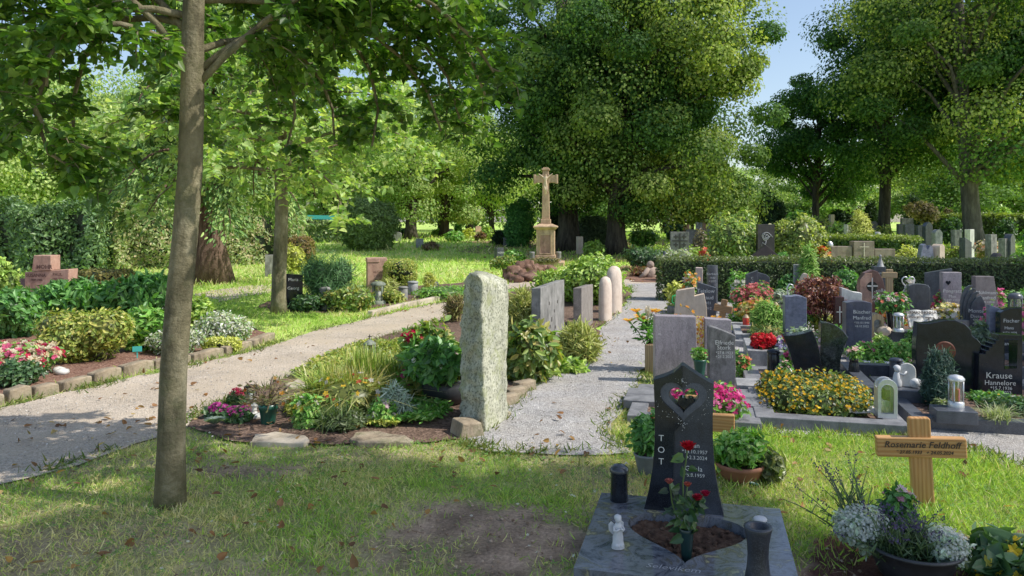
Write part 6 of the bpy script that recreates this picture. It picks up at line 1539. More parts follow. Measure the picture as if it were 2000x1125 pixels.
# --- grave with the tall black stone and the stair stone
ck = (4.0, 6.25)
frame_('dark granite edging of the grave with the red-candle lantern', ck, yaw, 1.55, 1.5, .11, .10, m_dark); bed_soil(ck, yaw, 1.3, 1.25, .07)
def wave(w, h): return [(-w * .46, 0), (w * .40, 0), (w * .44, h * .1), (w * .43, h * .3), (w * .44, h * .55), (w * .49, h * .62), (w * .5, h * .7), (w * .44, h * .76), (w * .36, h * .81), (w * .34, h * .88), (w * .26, h * .95), (w * .12, h * .995), (0, h), (-w * .12, h * .985), (-w * .25, h * .955), (-w * .38, h * .945), (-w * .47, h * .955), (-w * .5, h * .6), (-w * .49, h * .3)]
o = headstone('tall black wavy-edged gravestone with a round rusty-red disc', 1797, 1914, 625, 790, wave, .13, m_black, -.22, Y=6.7)
Geo().lathe([(.09, -.004), (.088, .004), (.08, .006)], 30).build('disc_emblem', plain('rust_red_disc', (.13, .032, .012), .6, 0, .4, 30), o, (-.03, -.068, .42), rot=(PI / 2, 0, 0))
Yk = 6.55; sk = Yk / F; kx = lambda u: (u - 1955) * sk; kz = lambda v: ZV(v, Yk)
o = thing('gravestone', 'black gravestone with stair steps and a window opening at the picture edge', 'gravestone', (XU(1955, Yk), Yk + .07, 0), -.12)
stp = []
for i in range(6): stp += [(kx(1953 - i * 6), kz(657 + i * 7)), (kx(1953 - i * 6), kz(657 + (i + 1) * 7))] if i < 5 else []
Geo().prism([(kx(1914), 0), (kx(1996), 0), (kx(1996), kz(654)), (kx(1953), kz(654))] + stp + [(kx(1917), kz(692))], -.07, .07, holes=[[(kx(1963), kz(720)), (kx(1987), kz(720)), (kx(1987), kz(663)), (kx(1963), kz(663))]]).build('slab', m_black, o, bevel=.004)
textgeo([('Krause', .056, kx(1953), kz(739)), ('Hannelore', .044, kx(1955), kz(752)), ('*15.7.1936', .03, kx(1957), kz(761)), ('+3.7.2023', .03, kx(1957), kz(769.5))]).build('inscription', m_text_l, o, (0, -.0725, 0))
Yj = 6.15
t = thing('blue_juniper', 'blue-green upright juniper before the tall black gravestone', 'conifer', (XU(1832, Yj), Yj, .07))
g = Geo()
for i, e in enumerate(((0, 0, .20, .115, .11, .24), (-.04, -.03, .27, .06, .06, .20), (.05, -.02, .23, .065, .06, .20), (0, -.05, .13, .10, .09, .15), (-.07, 0, .13, .06, .06, .16))): shell(g, e, 800, .05, [(.05, .10, .08), (.035, .075, .06), (.08, .14, .11)], 'needle', seed=i + 130, droop=-1.6, aspect=1.4, zmin=0, rough=.2)
g.build('foliage', m_needle, t); Geo().tube([(0, 0, -.03), (0, 0, .2)], [.015, .008], 6).build('stem', m_bark2, t)
x, y = G(1877, 848); HOLES.append(foot((x, y + .1), yaw, .3, .26))
tag(Geo().box(-.14, .14, -.1, .1, 0, .10).build('plinth_block', m_dark, None, (x, y + .1, .07), yaw, bevel=.006), 'square dark granite plinth under the red-candle lantern', 'plinth')
lantern('round steel lantern with a red candle on the square plinth', 1876, 838, .115, .245, m_steel, 'round', Y=y + .09).location.z = .17
grass_clump('white-striped grass tuft by the lantern plinth at the edging', 1950, 862, .25, .17, 240, [(.42, .46, .24), (.26, .34, .12), (.5, .52, .32)], 140, arch=1.0, z0=.07, Y=5.62)
shrub('dark leafy ground plants behind the striped grass', 1925, 2030, 775, None, 'dark', 900, .05, 'leaf', 141, Y=5.95, z0=.05, lobes=4)
shrub('low plants with small yellow flowers before the stair-stepped gravestone', 1895, 1990, 770, None, 'laurel', 900, .045, 'leaf', 142, Y=6.25, z0=.05, lobes=4, blossoms=[(26, .03, [(.7, .5, .05)])], name='bedding_flowers', cat='flowers')
shrub('pale small-leaved plant at the juniper foot', 1822, 1868, 782, None, [(.16, .22, .10), (.25, .3, .16)], 500, .04, 'leaf', 143, Y=5.95, z0=.05)
# block with the winged tablet
cb = (XU(1752, 6.75), 6.95); frame_('stepped dark granite border beside the tall black gravestone', cb, yaw, .62, 1.2, .12, .16, m_dark)
o = tag(Geo().box(-.15, .15, -.2, .2, 0, .17).build('plinth_block', m_dark, None, (XU(1768, 6.35), 6.45, 0), yaw, bevel=.006), 'dark granite block carrying the round-topped white tablet', 'plinth')
t = thing('stone_tablet', 'round-topped white stone tablet with an angel leaning against it', 'tablet', (XU(1775, 6.38), 6.4, .17), -.35, rot=(-.12, 0, -.35))
Geo().prism(arch(.13, .2), -.015, .015).build('tablet', m_white, t, bevel=.006)
a_ = Geo(); a_.lathe([(.035, 0), (.04, .02), (.03, .08), (.02, .12)], 12, cx=-.085, cy=-.03).blob((-.08, -.035, .145), (.026, .026, .03), 2, .05); a_.tube([(-.07, -.03, .11), (-.03, -.04, .1), (-.01, -.03, .13)], [.012, .01, .008], 6).blob((-.08, -.025, .155), (.03, .028, .025), 2, .25, 5); a_.build('angel', m_ceram, t)
tag(Geo().blob((0, 0, .04), (.045, .04, .042), 3, .08, 2, 3).build('stone_ball', m_ceram, None, (XU(1794, 6.3), 6.35, .17)), 'pale round stone beside the white tablet', 'stone ball')
lantern('dark domed lantern behind the white tablet', 1757, 755, .13, .26, m_dark, 'solid', Y=7.2)
shrub('pink and white heather between tablet and tall black gravestone', 1765, 1800, 700, None, 'green', 300, .045, 'leaf', 144, Y=7.0, blossoms=[(40, .035, [(.7, .25, .4), (.75, .6, .6), (.7, .3, .15)])], name='pink_heather', cat='flowers')

# --- the tall cross and its bowl
Yr = 4.16
wood_cross('new oak grave cross with a dark engraved name, standing in the lawn', 1803, 815, 990, .455, .112, .042, m_oak, 872, -.25, Y=Yr, lean=-.05, ah=.11,
           lines=[('Rosemarie Feldhoff', .0355, 0, .002), ('* 27.05.1933   + 24.05.2024', .0185, .012, -.032)], shear=.28)
Yb = 3.33; HOLES.append([(XU(1783, Yb) + .22 * math.cos(a), Yb + .22 * math.sin(a)) for a in np.linspace(0, 6, 12)])
tag(Geo().lathe([(.12, 0), (.138, .02), (.17, .09), (.196, .14), (.205, .145), (.203, .156), (.187, .155), (.175, .115), (.01, .11)], 34).build('bowl_planter', m_pot, None, (XU(1783, Yb), Yb, 0)), 'large dark plastic bowl at the foot of the new oak cross', 'planter')
def lav(label, x, y, z, n, h, seed, az0=None, spread=.5, w=.1):
    t = thing('lavender', label, 'lavender', (x, y, z)); q = random.Random(seed); g = Geo(); hd = []; lf = []
    for i in range(n):
        az = q.uniform(0, 6.28) if az0 is None else az0 + q.gauss(0, .7)
        p = limb((q.uniform(-w, w), q.uniform(-w * .7, w * .7), 0), az, 1.5 - abs(q.gauss(0, spread)), h * q.uniform(.6, 1.15), q, .25, 5, .05); g.tube(p, [.0026] * 5 + [.0018], 4)
        d = (p[-1] - p[-2]).normalized()
        if i % 2 == 0:
            for j in range(16): hd.append(p[-1] + d * (j * .0042) + Vector((q.gauss(0, .005), q.gauss(0, .005), 0)))
        for j in range(0, 4):
            for k_ in range(3): lf.append((p[j] + Vector((q.gauss(0, .004), q.gauss(0, .004), q.gauss(0, .01))), (q.gauss(0, .6), q.gauss(0, .6), .8)))
    g.build('stems', m_stem, t); q2 = np.random.default_rng(seed); P = np.array([tuple(a) for a, b in lf]); L = np.array([b for a, b in lf]); g = Geo()
    put(g, P, q2.normal(size=P.shape), .045, pal(len(P), [(.08, .13, .06), (.12, .17, .09), (.05, .09, .04)], None, .2, q2), 'needle', L, 1.6, q2); g.build('foliage', m_needle, t)
    g = Geo(); P = np.array([tuple(a) for a in hd]); put(g, P, q2.normal(size=P.shape), .011, pal(len(P), [(.085, .07, .15), (.12, .10, .2), (.06, .055, .1)], None, .2, q2), 'dia', None, 1, q2); g.build('blossoms', m_petal, t); return t
xb = XU(1783, Yb)
lav('lavender with dark violet spikes in the dark bowl', xb - .06, Yb - .02, .11, 90, .17, 150, None, .4, .11)
lav('tall lavender leaning out over the lawn behind the bowl', xb - .12, Yb + .22, .05, 34, .34, 151, -.6, .4, .06)
def alys(label, ell, n, seed):
    t = thing('alyssum', label, 'alyssum', (0, 0, 0)); g = Geo(); shell(g, ell, 700, .03, SH['grey'], 'leaf', seed=seed, rough=.25); g.build('foliage', m_bush, t)
    b = Geo(); P, d = onell(ell, n, seed, .03, 1.04); r = np.random.default_rng(seed); P = P + r.normal(size=P.shape) * .008; put(b, P, d + r.normal(size=P.shape) * .4 + np.array([0, 0, .4]), .0125 * (.7 + .6 * r.random(len(P))), pal(len(P), [(.72, .76, .72), (.6, .66, .62)], None, .06, r), 'flower', None, 1, r); b.build('blossoms', m_petal, t)
alys('white alyssum cushion spilling over the right rim of the bowl', (xb + .11, Yb - .06, .165, .075, .085, .07), 900, 152)
alys('white alyssum cushion behind the lavender at the left of the bowl', (xb - .18, Yb + .10, .18, .11, .10, .085), 1100, 153)
shrub('pelargonium with pale pink two-tone blossoms behind the lavender', 1725, 1785, 958, None, 'laurel', 350, .045, 'leaf', 154, Y=3.5, z0=.14, blossoms=[(9, .05, [(.8, .62, .68), (.75, .35, .5)], .75)], name='pelargonium', cat='flowers')
shrub('yellow begonias with dark leaves in the lower corner of the lawn', 1905, 2090, 1058, None, 'dark', 900, .085, 'heart', 155, Y=3.25, lobes=5, mat=m_gloss, blossoms=[(46, .058, [(.78, .6, .03), (.8, .7, .12)], .4), (5, .06, [(.5, .02, .05)], .6)], name='yellow_begonias', cat='flowers')
# ------------------------------------------------------------------ RIGHT: rows of graves in front of the clipped hedge
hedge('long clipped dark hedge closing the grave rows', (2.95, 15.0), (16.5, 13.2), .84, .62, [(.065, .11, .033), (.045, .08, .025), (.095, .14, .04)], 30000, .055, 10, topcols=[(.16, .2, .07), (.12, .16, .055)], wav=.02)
# middle rows
def flowers(label, u0, u1, vt, vb, fc, nb, bs, seed, cols='green', n=500, Y=None, lobes=0, z0=0.0, name='bedding_flowers', **kw):
    return shrub(label, u0, u1, vt, vb, cols, n, .055, 'leaf', seed, Y=Y, lobes=lobes, z0=z0, blossoms=[(int(nb * 1.5), bs * 1.12, fc, kw.pop('zb', .3))], name=name, cat='flowers', **kw)
RED = [(.60, .012, .02), (.7, .03, .04)]; PINK = [(.72, .12, .32), (.75, .25, .42)]; WHT = [(.78, .76, .7), (.72, .7, .66)]; YEL_ = [(.76, .56, .06), (.78, .7, .3)]; ORG = [(.78, .30, .04), (.76, .42, .1)]
def slant(w, h): return [(-w / 2, 0), (w / 2, 0), (w / 2, h * .86), (-w / 2, h)]
def beige(w, h): return [(-w * .5, 0), (w * .5, 0), (w * .47, h * .55), (w * .40, h * .86), (w * .12, h * .80), (w * .12, h), (-w * .38, h * .93), (-w * .42, h * .9)]
headstone('beige limestone gravestone with a stepped curved top at the grit path', 1318, 1383, 562, 642, beige, .14, m_beige, -.2, Y=10.9)
headstone('dark slate gravestone with slanting top behind the beige stone', 1364, 1400, 551, 640, slant, .12, m_dark, -.2, Y=11.6, lines=[('Teislow', .12, -.05, .74), ('Traud', .12, -.0, .58), ('*1931', .08, 0, .46), ('+2012', .08, .0, .33)])
wood_cross('tilted brown wooden grave cross right of the beige stone', 1407, 584, 625, .26, .085, .05, m_woodb, 602, -.5, Y=10.9, lean=.14, ah=.10)
headstone('narrow pale pink pillar gravestone near the hedge end', 1361, 1374, 523, 590, None, .14, stone('pale_pink_stone', [(.5, .37, .33), (.6, .47, .42)], 8, .7, .1, 60), -.2, Y=12.6)
Yq = 12.9; o = thing('gravestone', 'dark half-round column gravestone beside the pale pink pillar', 'gravestone', (XU(1391, Yq), Yq, 0), -.2); r_ = 10.5 * Yq / F; h = ZV(518, Yq)
Geo().lathe([(r_, 0), (r_, h * .96), (r_ * .95, h)], 24, sy=.7).build('slab', m_dark, o, bevel=.004)
textgeo([('Kerbach', .042, 0, h * .80), ('1932', .035, 0, h * .72), ('+2020', .035, 0, h * .65)]).build('inscription', m_text_l, o, (0, -r_ * .71, 0))
t = thing('watering_can', 'bright green plastic watering can by the orange and white flowers', 'watering can', (XU(1329, 12.6), 12.6, .12), .4)
Geo().lathe([(.09, 0), (.10, .02), (.10, .17), (.08, .2)], 18).build('can_body', m_greenb, t); Geo().tube([(.08, 0, .04), (.18, 0, .12), (.24, 0, .22)], [.018, .014, .012], 8).build('spout', m_greenb, t)
Geo().tube([(-.08, 0, .05), (-.17, 0, .1), (-.16, 0, .2), (-.03, 0, .23), (.05, 0, .2)], .013, 8).build('handle', m_greenb, t)
tag(Geo().box(-.3, .3, -.2, .2, 0, .12).build('stone_plate', m_greyd, None, (XU(1340, 12.7), 12.75, 0), RY, bevel=.01), 'grey stone plate under the green watering can', 'stone plate')
flowers('orange and cream flowers beside the green watering can', 1334, 1364, 528, None, ORG + WHT, 60, .07, 160, Y=12.3, n=500, lobes=3)
shrub('yellow-leaved plant at the grit path left of the beige stone', 1303, 1345, 550, 612, 'gold', 650, .10, 'leaf', 161, lobes=3, inner=.5)
shrub('leafy green plant growing against the hedge front', 1426, 1466, 525, 590, 'green', 900, .08, 'leaf', 162, Y=13.6, lobes=3)
flowers('pink heather plant glowing in front of the twin dark gravestones', 1432, 1505, 552, None, [(.68, .16, .18), (.75, .28, .27), (.6, .2, .16)], 380, .05, 163, Y=12.0, n=1200, lobes=5, name='heather')
flowers('cream hydrangea blooms left of the twin dark gravestones', 1430, 1462, 545, None, WHT, 60, .06, 164, Y=13.3, n=350)
headstone('taller twin dark gravestone with a vertical name, left of its partner', 1459, 1481, 528, None, lambda w, h: [(-w / 2, 0), (w / 2, 0), (w / 2, h), (-w / 2, h * .90)], .12, m_dark, -.15, Y=12.6,
          lines=[(c, .065, 0, .80 - i * .085) for i, c in enumerate('CORDES')])
headstone('lower twin dark gravestone with rounded shoulder and pale name', 1481, 1504, 532, None, lambda w, h: [(-w / 2, 0), (w / 2, 0), (w / 2, h * .88), (w * .2, h * .95), (-w / 2, h)], .12, m_dark, -.15, Y=12.6, lines=[('PETER', .06, 0, .72), ('MARIA', .045, 0, .63), ('1941+2019', .035, 0, .57)])
flowers('yellow and coral flowers under the pink heather', 1440, 1520, 580, None, YEL_ + [(.75, .2, .08)], 120, .06, 165, Y=11.2, n=900, cols='yg', lobes=5)
shrub('compact round golden-green thuja globe on a grey grave block', 1469, 1528, 590, 652, 'thuja', 2600, .075, 'needle', 166, Y=9.9, droop=.6, up=.9, aspect=1.5, mat=m_needle, rough=.1, name='thuja_globe', cat='conifer', z0=.1)
shrub('olive low conifer spreading before the thuja globe', 1463, 1532, 630, None, 'rhodo', 1100, .06, 'needle', 167, Y=9.4, lobes=4, mat=m_needle, aspect=1.5)
frame_('grey granite edging of the thuja globe grave', (XU(1490, 9.9), 9.9), RY, .75, .9, .1, .14, m_grey); frame_('pale-topped grey edging of the red begonia grave', (XU(1508, 8.6), 8.55), RY, .62, .9, .12, .17, m_grey)
bed_soil((XU(1490, 9.9), 9.9), RY, .56, .7, .1); bed_soil((XU(1508, 8.6), 8.55), RY, .4, .66, .14)
frame_('low grey edging of the grave before the beige stone', (XU(1395, 9.9), 9.9), RY, .8, .9, .1, .08, m_grey); bed_soil((XU(1395, 9.9), 9.9), RY, .62, .72, .05)
flowers('scarlet begonia bush on the pale-topped grave edging', 1467, 1513, 653, None, RED, 170, .06, 168, Y=8.35, n=500, cols=[(.09, .05, .03), (.06, .08, .03)], lobes=4, z0=.13)
flowers('blue-violet and white flowers beside the scarlet begonia', 1508, 1558, 655, None, [(.28, .26, .6), (.36, .34, .62), (.6, .58, .72), (.5, .25, .5)], 220, .035, 169, Y=8.3, n=500, cols='grey', lobes=4)
flowers('bright pink blossoms beside the black fan-shaped gravestone', 1530, 1552, 688, None, PINK, 20, .05, 170, Y=7.75, n=250)
for (u, Y, lab, z0) in ((1457, 10.4, 'small red-glass grave candle by the thuja globe', .1), (1515, 11.8, 'small red-glass grave candle behind the thuja globe', .12)):
    t = thing('grave_candle', lab, 'candle', (XU(u, Y), Y, z0)); Geo().lathe([(.035, 0), (.045, .03), (.045, .13), (.04, .14)], 14).build('glass', m_redc, t); Geo().lathe([(.045, .14), (.02, .18)], 14).build('lid', m_woodp, t)
headstone('blue-grey granite gravestone with a carved wave, wire loop on top', 1536, 1577, 577, None, lambda w, h: [(-w / 2, 0), (w / 2, 0), (w * .49, h * .95), (w * .3, h * .985), (w * .05, h), (-w * .2, h * .98), (-w / 2, h * .985)], .15, m_blue, -.16, Y=9.3, plinth=.03)
tag(Geo().tube([(0, 0, 0), (-.02, 0, .12), (.01, 0, .17), (.05, 0, .16), (.06, 0, .12)], .008, 8).build('wire_loop', m_steel, None, (XU(1543, 9.3), 9.35, ZV(582, 9.3))), 'bent steel wire loop on the blue-grey gravestone', 'ornament')
flowers('vivid pink phlox between the maple and the blue-grey gravestone', 1545, 1590, 550, None, PINK + [(.78, .2, .5)], 80, .06, 171, Y=10.6, n=500, lobes=3)
# Japanese maple
blob_tree('japanese_maple', 'dark red Japanese maple on a thin trunk among the graves', (XU(1612, 10.3), 10.3), (0, 0, .58, .36, .34, .30), (.018, .008), 2600, .062, [(.17, .045, .04), (.11, .03, .03), (.26, .09, .07), (.32, .14, .08)], None, 80, nb=26, tpl='leaf', zcut=.27, cat='maple', mat=m_bush)
flowers('yellow-green bushy plants below the Japanese maple', 1582, 1640, 612, None, YEL_, 30, .05, 172, Y=10.6, n=800, cols='yg', lobes=3)
headstone('pale marble gravestone with a dark side panel and white cross', 1646, 1684, 562, None, lambda w, h: [(-w / 2, 0), (w / 2, 0), (w / 2, h * .9), (w * .1, h * .92), (-w * .3, h * .98), (-w / 2, h)], .13, m_white, -.15, Y=10.0)
t = headstone('dark red side panel with a white cross beside the pale marble stone', 1633, 1650, 580, None, None, .12, plain('dark_red_granite', (.055, .02, .024), .25, 0, .3, 40), -.15, Y=9.85)
Geo().box(-.006, .006, -.066, -.061, .24, .46).box(-.04, .04, -.066, -.061, .38, .392).build('cross_inlay', m_white, t)
headstone('blue-black granite gravestone with a curved top, tall and narrow, behind white pebbles', 1656, 1704, 588, None, lambda w, h: prof_round(w, h, .035), .16, stone('blue_black_granite', [(.03, .034, .055), (.07, .076, .115), (.10, .09, .10)], 5, .28, dist=1.2, speck=(.2, .2, .25), sscale=190, samt=.3), -.14, Y=8.5,
          lines=[('Büscher', .078, .10, .79), ('Manfred', .078, .10, .69), ('*10.10.1940', .045, .10, .62), ('+8.10.2022', .045, .10, .56)])
# white pebbles and sedums before it
cp = (XU(1728, 7.9), 7.85); frame_('grey edging around the white pebbles', cp, yaw, .66, .8, .06, .1, m_blue); bed_soil(cp, yaw, .56, .7, .06)
g = Geo(); q = random.Random(12)
for i in range(420):
    x_, y_ = loc2(cp, yaw, q.uniform(-.26, .26), q.uniform(-.34, .2)); g.blob((x_ - cp[0], y_ - cp[1], .075 + q.random() * .02), (.014 + .014 * q.random(), .012 + .012 * q.random(), .011), 1, .3, 2, i)
stuff(g.build('white_pebbles', stone('white_pebble', [(.62, .62, .63), (.78, .78, .78)], 14, .6, .1, 60), None, (cp[0], cp[1], 0)), 'white pebbles filling the small grave behind the tall black stone', 'pebbles')
for i, (u, lab, bl) in enumerate(((1695, 'dome-shaped sedum with pink heads on the white pebbles', PINK), (1730, 'plain green dome-shaped sedum on the white pebbles', None), (1764, 'green sedum with yellow tips on the white pebbles', YEL_))):
    shrub(lab, u - 19, u + 19, 668, None, 'green', 700, .05, 'leaf', 173 + i, Y=8.05, z0=.06, blossoms=[(8, .04, bl)] if bl else None, name='sedum', cat='sedum')
shrub('pale green heaped plant right of the blue-black gravestone', 1702, 1742, 655, None, 'bright', 700, .05, 'leaf', 176, Y=8.7)
shrub('hosta rosettes at the pebble grave front', 1676, 1740, 712, 742, 'bright', 500, .085, 'leaf', 177, lobes=4, name='hosta', cat='hosta')
# big kerb with the book
cbk = (XU(1795, 10.4), 10.3); frame_('broad stone edging of the grave with the open stone book', cbk, yaw, 1.5, 2.1, .2, .2, m_dark); bed_soil(cbk, yaw, 1.15, 1.75, .15)
Yk2 = 9.75
t = thing('stone_book', 'open white stone book propped up on the grave with lettering on its pages', 'stone book', (XU(1806, Yk2), Yk2, .19), -.12, rot=(-.5, 0, -.12))
wq = 56 * Yk2 / F; hq = .24
for sx in (-1, 1):
    pr = [(0, 0), (sx * wq / 2, 0)] if sx > 0 else [(-wq / 2, 0), (0, 0)]
    P = []; n = 8
    for k_ in range(n + 1): P.append((sx * wq / 2 * k_ / n, -.012 - .022 * math.sin(PI * min(1, k_ / n * 1.15))))
    bk = [(p[0], .02) for p in P[::-1]]
    pts = P + bk
    if sx > 0: pass
    g = Geo(); V = [(p[0], p[1], 0) for p in pts] + [(p[0], p[1], hq) for p in pts]; m_ = len(pts)
    g.add(V, [(i, (i + 1) % m_, m_ + (i + 1) % m_, m_ + i) for i in range(m_)] + [tuple(range(m_))[::-1], tuple(range(m_, 2 * m_))]); g.build('page', m_white, t)
textgeo([('HERMANN', .04, -.1, .18), ('1950-2021', .032, -.1, .12), ('ANNA', .04, .09, .18), ('TM', .10, .11, .04)], bold=.002).build('inscription', m_text_d, t, (0, -.041, 0))
def bowlstone(w, h): return [(-w / 2, 0), (w / 2, 0), (w / 2, h * .97), (w * .3, h), (w * .0, h * .93), (-w * .2, h * .82), (-w * .42, h * .80), (-w / 2, h * .95)]
headstone('black-grey gravestone with a hollowed shiny top behind the stone book', 1781, 1818, 555, None, lambda w, h: [(-w / 2, 0), (w / 2, 0), (w / 2, h * .92), (w * .4, h * .98), (w * .1, h), (-w * .3, h), (-w / 2, h * .96)], .16, stone('satin_grey_granite', [(.055, .06, .075), (.10, .105, .125)], 9, .25, speck=(.2, .2, .22), sscale=200, samt=.3), -.3, Y=10.75)
headstone('plain dark slab with a slanting top edge before the hedge', 1815, 1862, 524, None, lambda w, h: [(-w / 2, 0), (w / 2, 0), (w / 2, h), (-w / 2, h * .88)], .2, m_dark, -.5, Y=12.9)
o = headstone('mauve-grey gravestone with a small dark heart', 1843, 1878, 532, None, None, .12, m_swirl, -.1, Y=11.6, lines=[('Pongratz', .09, 0, .60), ('Max', .075, 0, .50), ('*1939 +2020', .055, 0, .43)])
Geo().prism(heart(.075, .075, 30, .62, -.06), -.066, -.061).build('heart_inlay', m_black, o)
potted('flower pot with pale pink and white petunias against the hedge', 1890, 560, .18, .16, m_pot, 'green', .22, 500, .05, 180, .27, Y=12.6, blossoms=[(16, .06, WHT + [(.75, .55, .6)])], z0=.12)
tag(Geo().lathe([(.08, 0), (.07, .1)], 14).build('plant_stand', m_pot, None, (XU(1890, 12.6), 12.6, .02)), 'stand beneath the petunia pot against the hedge', 'stand')
headstone('reddish-grey trapezoid gravestone with two inscriptions', 1905, 1952, 540, None, lambda w, h: [(-w * .42, 0), (w * .5, 0), (w * .45, h * .45), (w * .28, h), (-w * .44, h)], .13, stone('reddish_grey_granite', [(.11, .09, .10), (.2, .165, .175), (.15, .125, .14)], 10, .3, speck=(.3, .28, .28), sscale=180, samt=.3), -.12, Y=11.0,
          lines=[('Mühlmann', .085, .0, .66), ('Manfred', .085, .0, .56), ('1938 +2014', .05, .0, .49), ('Christel', .085, .02, .34), ('*1940', .05, .02, .26)])
Ym2 = 9.8
o = thing('gravestone', 'dark gravestone of four layered curved slabs fanned like waves', 'gravestone', (XU(1905, Ym2), Ym2 + .1, 0), -.3); wq = 40 * Ym2 / F; hq = ZV(557, Ym2)
for i in range(4):
    x0 = -wq * .5 + i * wq * .11; hh_ = hq * (1 - i * .055)
    P = [(x0, 0), (wq * .5, 0), (wq * .5, hh_ * .83)] if i == 3 else [(x0, 0), (x0 + wq * .2, 0), (x0 + wq * .45, hh_ * .93)]
    P += [(x0 + wq * .58, hh_ * .985), (x0 + wq * .45, hh_ * .99), (x0 + wq * .25, hh_ * .94), (x0 + wq * .1, hh_ * .82), (x0 + wq * .02, hh_ * .65)] if i < 3 else [(x0 + wq * .5, hh_ * .985), (x0 + wq * .3, hh_ * .94), (x0 + wq * .12, hh_ * .82), (x0 + wq * .02, hh_ * .65)]
    Geo().prism(P, -.02 - i * .035, .015 - i * .035).build('layer', m_dark, o, bevel=.003)
textgeo([('Monte', .05, .03, hq * .52), ('Dieter', .042, .04, hq * .43), ('*1944', .03, .04, hq * .37), ('+2019', .03, .04, hq * .31)]).build('inscription', m_text_l, o, (0, -.1275, 0))
Yf = 8.3
headstone('dark gravestone of two staggered slabs at the picture edge, above the stair-step stone', 1945, 1996, 600, None, lambda w, h: [(-w * .30, 0), (w / 2, 0), (w / 2, h), (w * .1, h * .985), (-w * .15, h * .94), (-w * .30, h * .90)], .1, m_black, -.1, Y=Yf, lines=[('Fischer', .085, .1, .73), ('Hans', .07, .02, .61), ('*17.6.1935', .05, .05, .53), ('+9.3.2022', .05, .05, .46), ('Hannelore', .075, .1, .33)])
headstone('grey backing slab behind the staggered dark gravestone', 1935, 1980, 596, None, slant, .08, m_blue, -.1, Y=Yf + .16)
shrub('pale silvery leafed ground plant between wave-layered and staggered stones', 1892, 1950, 625, None, [(.2, .27, .18), (.28, .34, .25), (.14, .2, .12)], 1400, .06, 'leaf', 181, Y=8.6, lobes=5)
flowers('yellow and cream begonias in a stone trough beside the open book', 1815, 1890, 590, None, YEL_ + WHT, 190, .06, 182, Y=10.1, n=900, cols='yg', lobes=5, z0=.12)
tag(Geo().box(-.26, .26, -.12, .12, 0, .14).build('stone_trough', m_greyd, None, (XU(1850, 10.0), 9.95, .14), -.1, bevel=.01), 'stone trough of the yellow begonias', 'trough')
flowers('red flowers left of the mauve heart gravestone', 1822, 1848, 568, None, [(.5, .03, .1), (.6, .06, .16)], 50, .05, 183, Y=11.7, n=350, lobes=3)
flowers('pink geraniums in front of the reddish-grey trapezoid stone', 1922, 1975, 590, None, PINK, 90, .06, 184, Y=9.4, n=600, lobes=4)
flowers('pink geraniums at the picture edge behind the staggered dark stone', 1970, 2030, 592, None, PINK, 90, .06, 185, Y=9.4, n=500, lobes=4)
flowers('pink roses right of the trapezoid gravestone', 1946, 1962, 566, None, PINK, 22, .06, 186, Y=11.2, n=150)
shrub('dark leafy plants before the hedge at the picture edge', 1950, 2040, 560, None, 'laurel', 900, .07, 'leaf', 187, Y=11.8, lobes=4)
lantern('tall dark lantern before the hedge at the picture edge', 1992, 600, .2, .5, m_dark, 'round', Y=11.2, candle=m_wax)
# round stone with a cross, cone lantern, wooden cross, geraniums
o = headstone('round-topped rust and brown gravestone with a cut-out disc and white cross', 1681, 1731, 527, None, lambda w, h: [(-w * .30, 0), (w * .5, 0), (w * .49, h * .6), (w * .36, h * .85), (w * .18, h * .97), (0, h), (-w * .3, h * .94), (-w * .47, h * .82), (-w * .5, h * .66), (-w * .42, h * .5), (-w * .3, h * .4)], .14, stone('rust_brown_granite', [(.10, .04, .035), (.16, .075, .06)], 8, .35, speck=(.3, .2, .17), sscale=150, samt=.3), -.14, Y=11.3, lines=[('Golla', .09, .24, .60), ('Herbert', .07, .22, .49), ('1936-2020', .045, .2, .42)])
wq = 50 * 11.3 / F; hq = ZV(527, 11.3)
Geo().prism([(-wq * .30, 0), (-wq * .04, 0), (-wq * .04, hq * .94), (-wq * .3, hq * .93), (-wq * .47, hq * .82), (-wq * .49, hq * .66), (-wq * .41, hq * .5), (-wq * .3, hq * .4)], -.085, -.0715).build('pale_half', m_sand, o, bevel=.003)
Geo().lathe([(wq * .2, 0), (wq * .2, .004)], 28).build('dark_disc', m_black, o, (-wq * .04, -.086, hq * .70), rot=(PI / 2, 0, 0))
Geo().box(-wq * .06, -wq * .02, -.098, -.092, hq * .48, hq * .86).box(-wq * .22, wq * .16, -.098, -.092, hq * .70, hq * .725).build('cross_inlay', m_white, o)
headstone('dark square pillar gravestone carrying a grey pointed lantern', 1710, 1732, 521, None, None, .18, m_dark, -.2, Y=12.4, lines=[('Neumann', .05, 0, .86)])
tag(Geo().lathe([(.06, 0), (.05, .02), (.03, .09), (.012, .16), (.02, .17), (.015, .19), (.004, .2)], 14).build('cone_lantern', m_grey, None, (XU(1724, 12.4), 12.48, ZV(521, 12.4))), 'grey cone-shaped lantern on the dark square pillar', 'lantern')
wood_cross('pale wooden grave cross behind the rust-brown round stone', 1737, 526, 590, .22, .10, .05, m_woodp, 537, -.2, Y=12.0, ah=.09)
potted('red geranium with bright heads in front of the rust-brown stone', 1737, 600, .2, .14, m_potg, 'bright', .24, 500, .06, 188, .3, Y=10.9, blossoms=[(60, .06, [(.75, .03, .02), (.7, .05, .03)])])
t = thing('wire_heart', 'pale green wire heart on a rod before the hedge', 'ornament', (XU(1774, 11.6), 11.6, 0)); hp_ = heart(.2, .2, 30, .62, 0); Geo().tube([(p[0], 0, p[1]) for p in hp_] + [(hp_[0][0], 0, hp_[0][1])], .009, 6).build('heart_loop', m_steel, t); Geo().tube([(0, 0, 0), (0, 0, .55)], .007, 6).build('rod', m_steel, t)
